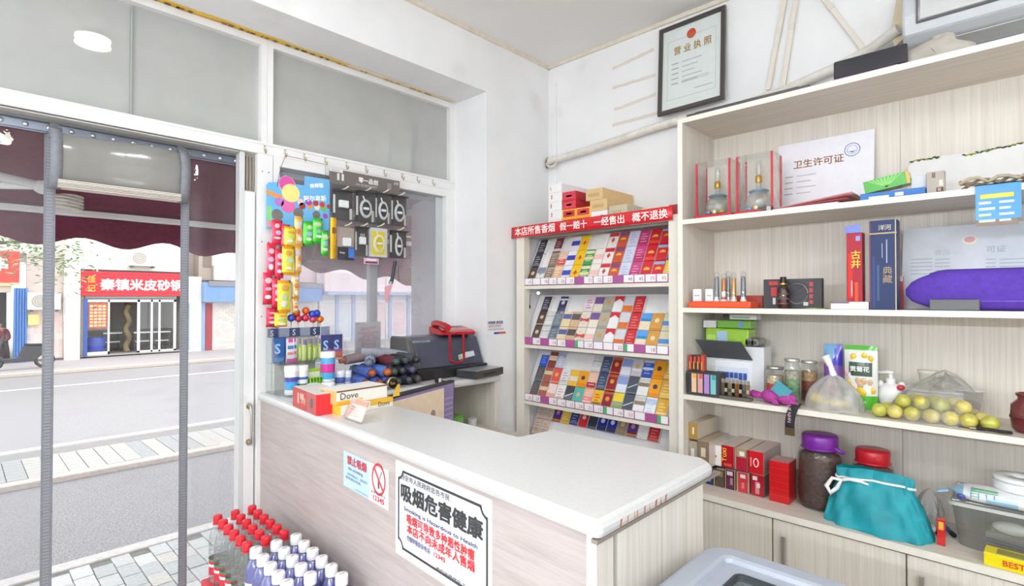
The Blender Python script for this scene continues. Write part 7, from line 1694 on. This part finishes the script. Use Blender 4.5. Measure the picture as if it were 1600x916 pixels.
MB().sphere((-.045, -.905 + .0, e.z), (.012, .02, .035), '#8a7058', 10, 8).build('wall_putty', mat('putty', .9, noise=.3), pp).location = (.02, .02, 0)
# cable conduits going up the wall
for k, (pa, pb, w_) in enumerate((((1227, 0), (1201, 141), .010), ((1245, 0), (1224, 137), .010), ((1289, 0), (1350, 78), .009))):
    a, c = at(*pa, 'x', .008), at(*pb, 'x', .008); d_ = (a - c).normalized(); a = a + d_ * ((H_CEIL - .024 - a.z) / d_.z if d_.z else 0)
    t = thing('cable_conduit', ['left of the two upright cream cable conduits above the shelf', 'right of the two upright cream cable conduits above the shelf', 'slanting cream cable conduit leading down to the pipe'][k], 'conduit', c, 0, 'cable conduits')
    F = frame((0, 0, 0), Vector((0, -d_.z, d_.y)) * -1, d_); L = (a - c).length
    MB().prism([(-w_, 0), (w_, 0), (w_, L), (-w_, L)], F, .012, '#e6ddd0').build('conduit_cover', M_PLAS(), t)
    MB().prism([(-w_ * 1.1, L * .5), (w_ * 1.1, L * .5), (w_ * 1.1, L * .5 + .03), (-w_ * 1.1, L * .5 + .03)], F, .0135, '#e0d6c8').build('conduit_joint', M_PLAS(), t)
# torn tape strips left by a poster
for k, (a, c, hh) in enumerate((((957, 108), (1022, 77), .019), ((957, 138), (1024, 117), .017), ((960, 172), (1025, 147), .017), ((957, 196), (1028, 177), .020))):
    p, q = at(*a, 'x', .0), at(*c, 'x', .0); t = thing('tape_strip', f'beige torn tape strip on the wall left of the licence, {ORD[k]} from the top', 'tape', p, 0, 'tape strips on the wall'); d_ = (q - p)
    rg = random.Random(k); n = 14
    top = [(i / n * d_.length, hh / 2 + rg.uniform(-.002, .002)) for i in range(n + 1)]; bot = [(i / n * d_.length, -hh / 2 + rg.uniform(-.002, .002)) for i in range(n + 1)]
    MB().prism(bot + top[::-1], frame((.0003, 0, 0), d_, (0, 0, 1)), .0012, '#ddd2c6').build('tape', M_PAPER(), t)
# air conditioner
ac = thing('wall_air_conditioner', 'white wall air conditioner in the upper right corner', 'air conditioner', (.004, 1.955, 2.42))
prof = [(0, .0), (.16, .0), (.205, .03), (.215, .10), (.20, .20), (.16, .25), (0, .26)]
MB().prism(prof, frame((0, 0, 0), (1, 0, 0), (0, 0, 1)), -.95, '#c9ccd0').build('casing', PNT, ac, bevel=.010)
MB().box(.205, .217, .045, .94, .062, .069, '#5a5452').build('panel_gap', M_PLAS(), ac); MB().box(.204, .219, .045, .051, .066, .23, '#6c5e60').build('panel_edge', M_PLAS(), ac)
MB().box(.212, .219, .056, .94, .072, .24, '#d0d0ce').build('panel_cover', PNT, ac, bevel=.003)
MB().box(.06, .15, .06, .90, -.003, .004, '#cfd0d2').build('air_flap', PNT, ac)
b = MB(); b.prism([(-.03, .27), (.02, .26), (.03, .20), (0, .08), (-.04, .05), (-.055, .1)], frame((.05, 0, 0), (0, 1, 0), (0, 0, 1)), .03, '#d8c8ac'); b.build('yellowed_bracket', M_PLAS(), ac)
# things on top of the shelf unit
ZT = 2.2855
y0, y1 = at(1302, 120, 'x', .362).y, at(1418, 104, 'x', .362).y
t = thing('black_phone_box', 'black glossy flat box standing on the shelf top edge', 'box', (.362, (y0 + y1) / 2, ZT)); w = (y1 - y0) / 2
MB().box(-.02, 0, -w, w, .008, .078, '#23232c', right='#1e1e28').build('box_body', M_GLOSS(), t, bevel=.006); MB().box(-.03, -.002, -w - .004, w - .03, 0, .0078, '#c8a8ac').build('pink_base', M_PAPER(), t)
t = thing('dark_board', 'long dark board lying along the shelf top behind the edge', 'board', (.33, 1.15, ZT)); 
MB().prism([(0, 0), (.20, 0), (.20, .012), (0, .012)], frame((-.16, 0, 0), (1, 0, 0), (0, 0, 1)), -.52, '#57504c').build('board_plank', DK, t)
MB().box(-.13, .036, .04, .48, .0121, .016, '#6a605a').build('board_panel', DK, t)
t = thing('paper_offcut', 'thin curled paper strips under the licence on the shelf top', 'paper', (.362, 1.18, ZT)); MB().sheet(lambda u, v: (-.02 + .02 * v, -.06 + .12 * u, .003 + .006 * math.sin(u * 7)), 10, 2, '#e8ddd8').build('paper_strip', M_PAPER(), t, solid=.001); MB().sheet(lambda u, v: (-.03 + .02 * v, -.02 + .10 * u, .002 + .003 * math.cos(u * 5)), 8, 2, '#dccfc6').build('paper_curl', M_PAPER(), t, solid=.001)
q = at(1450, 85, 'x', .33)
t = thing('grey_plastic_bag', 'crumpled grey plastic bag on the shelf top beside the black box', 'plastic bag', (.32, q.y, ZT))
rg = random.Random(2); ph = [rg.uniform(0, 6) for _ in range(5)]
MB().sheet(lambda u, v: (.03 * math.cos(6.28 * u) * (1 - v * .6), (.125 * (1 - v) ** .8 + .01) * math.sin(6.28 * u) + .035 * v + .012 * math.sin(9 * v + ph[0]), .085 * v ** .9 + .006 * math.sin(12 * u + ph[1])), 30, 12).build('bag_film', mat('grey_film', .35, col='#b7b0a6', noise=.2, scale=14, bump=.5), t)
MB().sphere((0, .035, .083), (.012, .03, .012), '#b4aca2', 10, 6).build('bag_knot', _mats['grey_film'], t)

# ------------------------------------------------------------------ signs on the counter front
kf = (1.885 - 1.769) / (1.692 - FY)
def onfront(px, py):
    d_ = C_FW + C_RT * ((px - 800) / FPX) - C_UP * ((py - 458) / FPX)
    t_ = (1.769 - .0178 + (CAM.y - FY) * kf - CAM.x) / (d_.x - d_.y * kf)
    return CAM + d_ * t_
rdir = Vector((kf, 1, 0)).normalized()
p0 = onfront(619, 718.6); p1 = onfront(769, 781.7); p2 = onfront(618.5, 862.9)
t = thing('smoking_warning_sign', 'large white smoking warning sign with black border on the counter front', 'sign', (p0.x, p0.y, p2.z))
Ws = (p1 - p0).length; Hs = p0.z - p2.z
Wx = math.hypot(p1.x - p0.x, p1.y - p0.y)
FS = frame((0, 0, 0), rdir, (0, 0, 1))
def frect(b, x0, x1, y0, y1, c, z=.001): b.prism([(x0, y0), (x1, y0), (x1, y1), (x0, y1)], FS, z, c)
b = MB(); b.prism([(0, 0), (Wx, 0), (Wx, Hs), (0, Hs)], FS, .001, '#f0f0f3'); b.build('sign_sheet', M_PAPER(), t)
m_, cr2 = .055 * Wx, .055 * Wx
X0, X1, Y0, Y1 = m_ * .55, Wx - m_ * .55, m_ * .9, Hs - m_ * .9
def notch(ins):
    a0, a1, b0, b1 = X0 + ins, X1 - ins, Y0 + ins, Y1 - ins; P_ = []
    for (cx, cy, s) in ((X0, Y0, 0), (X1, Y0, 1), (X1, Y1, 2), (X0, Y1, 3)):
        r = cr2 + ins
        for k in range(5):
            ang = math.pi / 2 * (1 - k / 4) + s * math.pi / 2
            P_.append((min(max(cx + r * math.cos(ang), a0), a1), min(max(cy + r * math.sin(ang), b0), b1)))
    return P_
o_, i_ = notch(0), notch(.0075); n = len(o_); b = MB()
b.add([FS @ Vector((x, y, .0016)) for x, y in o_ + i_], [(i, (i + 1) % n, n + (i + 1) % n, n + i) for i in range(n)], '#38383a'); b.build('border', M_PAPER(), t)
def sline(s, x0, x1, y, c, off=.0, hs=None):
    sz = (x1 - x0) * Wx / len(s) if hs is None else hs
    o = text(s, FS @ Matrix.Translation((x0 * Wx, y * Hs, .0012)), 1.0, c, t, offset=off)
    xs = [v.co @ rdir for v in o.data.vertices]; lo, hi = min(xs), max(xs)
    # scale the finished lettering to the wanted width and height
    sxx = (x1 - x0) * Wx / (hi - lo)
    for v in o.data.vertices:
        u = (v.co @ rdir) - lo; zz = v.co.z - y * Hs
        nrm = FS.to_3x3() @ Vector((0, 0, 1))
        v.co = rdir * (x0 * Wx + u * sxx) + Vector((0, 0, y * Hs + zz * (hs or sxx))) + nrm * (.0006 + v.co.dot(nrm))
    return o
for a in (('西安市人民政府忠告市民：', .07, .64, .827, '#55565a', .006, .068), ('吸烟危害健康', .07, .93, .622, '#38383a', .03, .195),
          ('Smoking is Hazardous to Health', .11, .88, .511, '#3a3c6c', .008, .060), ('吸烟可导致多种恶性肿瘤', .145, .855, .400, '#d03438', .022, .105),
          ('本店不向未成年人售烟', .145, .855, .295, '#d03438', .022, .105), ('控烟举报投诉电话:', .145, .42, .213, '#4a4c88', .006, .062),
          ('12345', .455, .575, .216, '#d03438', .02, .062), ('西安市雁塔区卫健局', .48, .86, .085, '#66676c', .006, .058)): sline(*a[:6], a[6] * Hs)
p0 = onfront(537.3, 703.7); p1 = onfront(606.9, 732.8); p2 = onfront(537.8, 758.6)
t = thing('no_smoking_sign', 'small blue and white no smoking sticker on the counter front', 'sign', (p0.x, p0.y, p2.z))
Wx, Hs = math.hypot(p1.x - p0.x, p1.y - p0.y), p0.z - p2.z
b = MB(); frect(b, 0, Wx * .61, 0, Hs, '#bcd6ea'); b.build('blue_half', M_PAPER(), t)
b = MB(); frect(b, Wx * .61, Wx, 0, Hs, '#eceef2'); b.build('white_half', M_PAPER(), t)
for a in (('禁止吸烟', .10, .55, .70, '#cf3a40', .018, .27), ('No smoking', .13, .47, .53, '#7088a8', .006, .12), ('违者罚款50元，请到室外', .10, .58, .37, '#6a7c94', 0, .085),
          ('或吸烟区吸烟。', .06, .44, .26, '#6a7c94', 0, .085), ('市爱国卫生运动委员会', .30, .59, .05, '#7a8ca4', 0, .055),
          ('监督举报电话', .65, .96, .25, '#55565c', 0, .085), ('12345', .70, .93, .08, '#cf3a40', .015, .19)): sline(*a[:6], a[6] * Hs)
cx, cy, R_ = Wx * .81, Hs * .66, Wx * .145; nn = 28; b = MB()
b.add([FS @ Vector((cx + r * math.cos(i * 2 * math.pi / nn), cy + r * 1.15 * math.sin(i * 2 * math.pi / nn), .0018)) for r in (R_, R_ * .82) for i in range(nn)], [(i, (i + 1) % nn, nn + (i + 1) % nn, nn + i) for i in range(nn)], '#cf3a40')
b.prism([(cx - R_ * .68, cy + R_ * .60), (cx - R_ * .56, cy + R_ * .75), (cx + R_ * .68, cy - R_ * .60), (cx + R_ * .56, cy - R_ * .75)], FS, .0019, '#cf3a40'); b.build('prohibition_ring', M_PAPER(), t)
b = MB(); b.prism([(cx - R_ * .1, cy - R_ * .7), (cx + R_ * .12, cy - R_ * .6), (cx + R_ * .05, cy + R_ * .1), (cx - R_ * .12, cy)], FS, .0016, '#4a4a50'); b.prism([(cx + R_ * .05, cy), (cx + R_ * .2, cy + R_ * .1), (cx + R_ * .5, cy + R_ * .6), (cx + R_ * .38, cy + R_ * .65)], FS, .0016, '#77777c'); b.build('cigarette_mark', M_PAPER(), t)

# ------------------------------------------------------------------ bottles in front of the counter
BW = clear('bottle_plastic', tint=(.93, .95, .95), haze=.10, hazecol='#e6eaea', refl=.08, edge=.75)
PUR = mat('purple_drink', .12, noise=.12, scale=14, coat=.6)
ZBT = .310
base_r = thing('drink_crate', 'red carton of bottled water under the red capped bottles', 'carton', (1.935, .11, 0)); MB().box(-.115, .115, -.21, .195, 0, ZBT - .001, '#c8343c').build('carton_body', M_PAPER(), base_r, bevel=.004); MB().box(-.115, .1155, .1951, .1954, .08, .2, '#f0eaea').build('carton_print', M_PAPER(), base_r)
base_p = thing('drink_crate', 'purple carton of bottled drinks under the white capped bottles', 'carton', (1.94, .54, 0)); MB().box(-.120, .115, -.225, .26, 0, ZBT - .001, '#7a6ab0').build('carton_body', M_PAPER(), base_p, bevel=.004); MB().box(.1151, .1154, -.15, .2, .08, .2, '#e6e2f0').build('carton_print', M_PAPER(), base_p)
def bottle(kind):
    t = bpy.data.objects.new('water_bottle' if kind == 'r' else 'purple_drink_bottle', None); SC.collection.objects.link(t)
    if kind == 'r':
        pr = [(.026, 0), (.031, .006), (.031, .085), (.029, .095), (.031, .105), (.031, .150), (.028, .180), (.019, .208), (.0135, .222), (.0135, .238)]
        MB().lathe(pr, 18).build('bottle_wall', BW, t)
        for zz in (.115, .130, .145): MB().lathe([(.0305, zz - .004), (.0318, zz), (.0305, zz + .004)], 18, cap=False).build('bottle_rib', BW, t)
        MB().lathe([(.0313, .030, '#c8283a'), (.0313, .062, '#f0eef0'), (.0313, .072, '#c8283a'), (.0313, .084, '#3a8a5a'), (.0313, .092)], 18, '#c8283a', cap=False).build('bottle_label', M_GLOSS(), t)
        MB().lathe([(.0165, .230), (.0168, .232), (.0168, .252), (.0155, .255), (.001, .2555)], 16, '#d42230').build('bottle_cap', M_PLAS(), t)
        MB().lathe([(.0185, .222), (.0185, .226)], 16, '#d84a52').build('cap_ring', M_PLAS(), t)
    else:
        MB().lathe([(.027, .001), (.033, .008), (.033, .170), (.029, .196), (.018, .214), (.0145, .220)], 18, '#5f5aa8').build('drink', PUR, t)
        MB().lathe([(.0285, 0), (.0345, .007), (.0345, .172), (.0305, .200), (.019, .220), (.0155, .226), (.0155, .236)], 18).build('bottle_wall', BW, t)
        MB().lathe([(.0348, .045), (.0348, .150)], 18, '#dfe0f2', cap=False).build('bottle_label', M_GLOSS(), t)
        MB().lathe([(.0195, .226), (.0198, .228), (.0198, .254), (.0185, .257), (.001, .2575)], 18, '#f3f2f4').build('bottle_cap', M_PLAS(), t)
        b = MB(); b.prism([(-.010, -.003), (.008, -.003), (.010, .002), (-.008, .003)], frame((0, 0, .2576), (1, .3, 0), (-.3, 1, 0)), .0004, '#c8a8a4'); b.build('cap_print', M_PAPER(), t)
        text('GunliGo', frame((.0352, -.004, .135), (0, 0, -1), (0, 1, 0)), .022, '#c83a52', t, offset=.02)
    return t
protos = {}
def put(kind, x, y, label, group):
    if kind not in protos: protos[kind] = o = bottle(kind)
    else: o = copy_tree(protos[kind])
    o.location = (x, y, ZBT); o.rotation_euler.z = random.uniform(-.4, .4); tag(o, label, 'bottle', group)
RW = ['aisle', 'middle', 'counter']
for r_, x in enumerate((2.004, 1.938, 1.872)):
    for k in range(6): put('r', x + .003 * k * .6, -.055 + .067 * k, f'red capped water bottle, {ORD[k]} from the doorway in the {RW[r_]} row', 'red capped water bottles')
for r_, (x, n) in enumerate(((2.010, 5), (1.939, 5), (1.868, 6))):
    for k in range(n): put('p', x + .005 * k, .351 + (.074 if r_ == 0 else .0757) * k, f'white capped purple drink bottle, {ORD[k]} from the doorway in the {RW[r_]} row', 'white capped purple drink bottles')
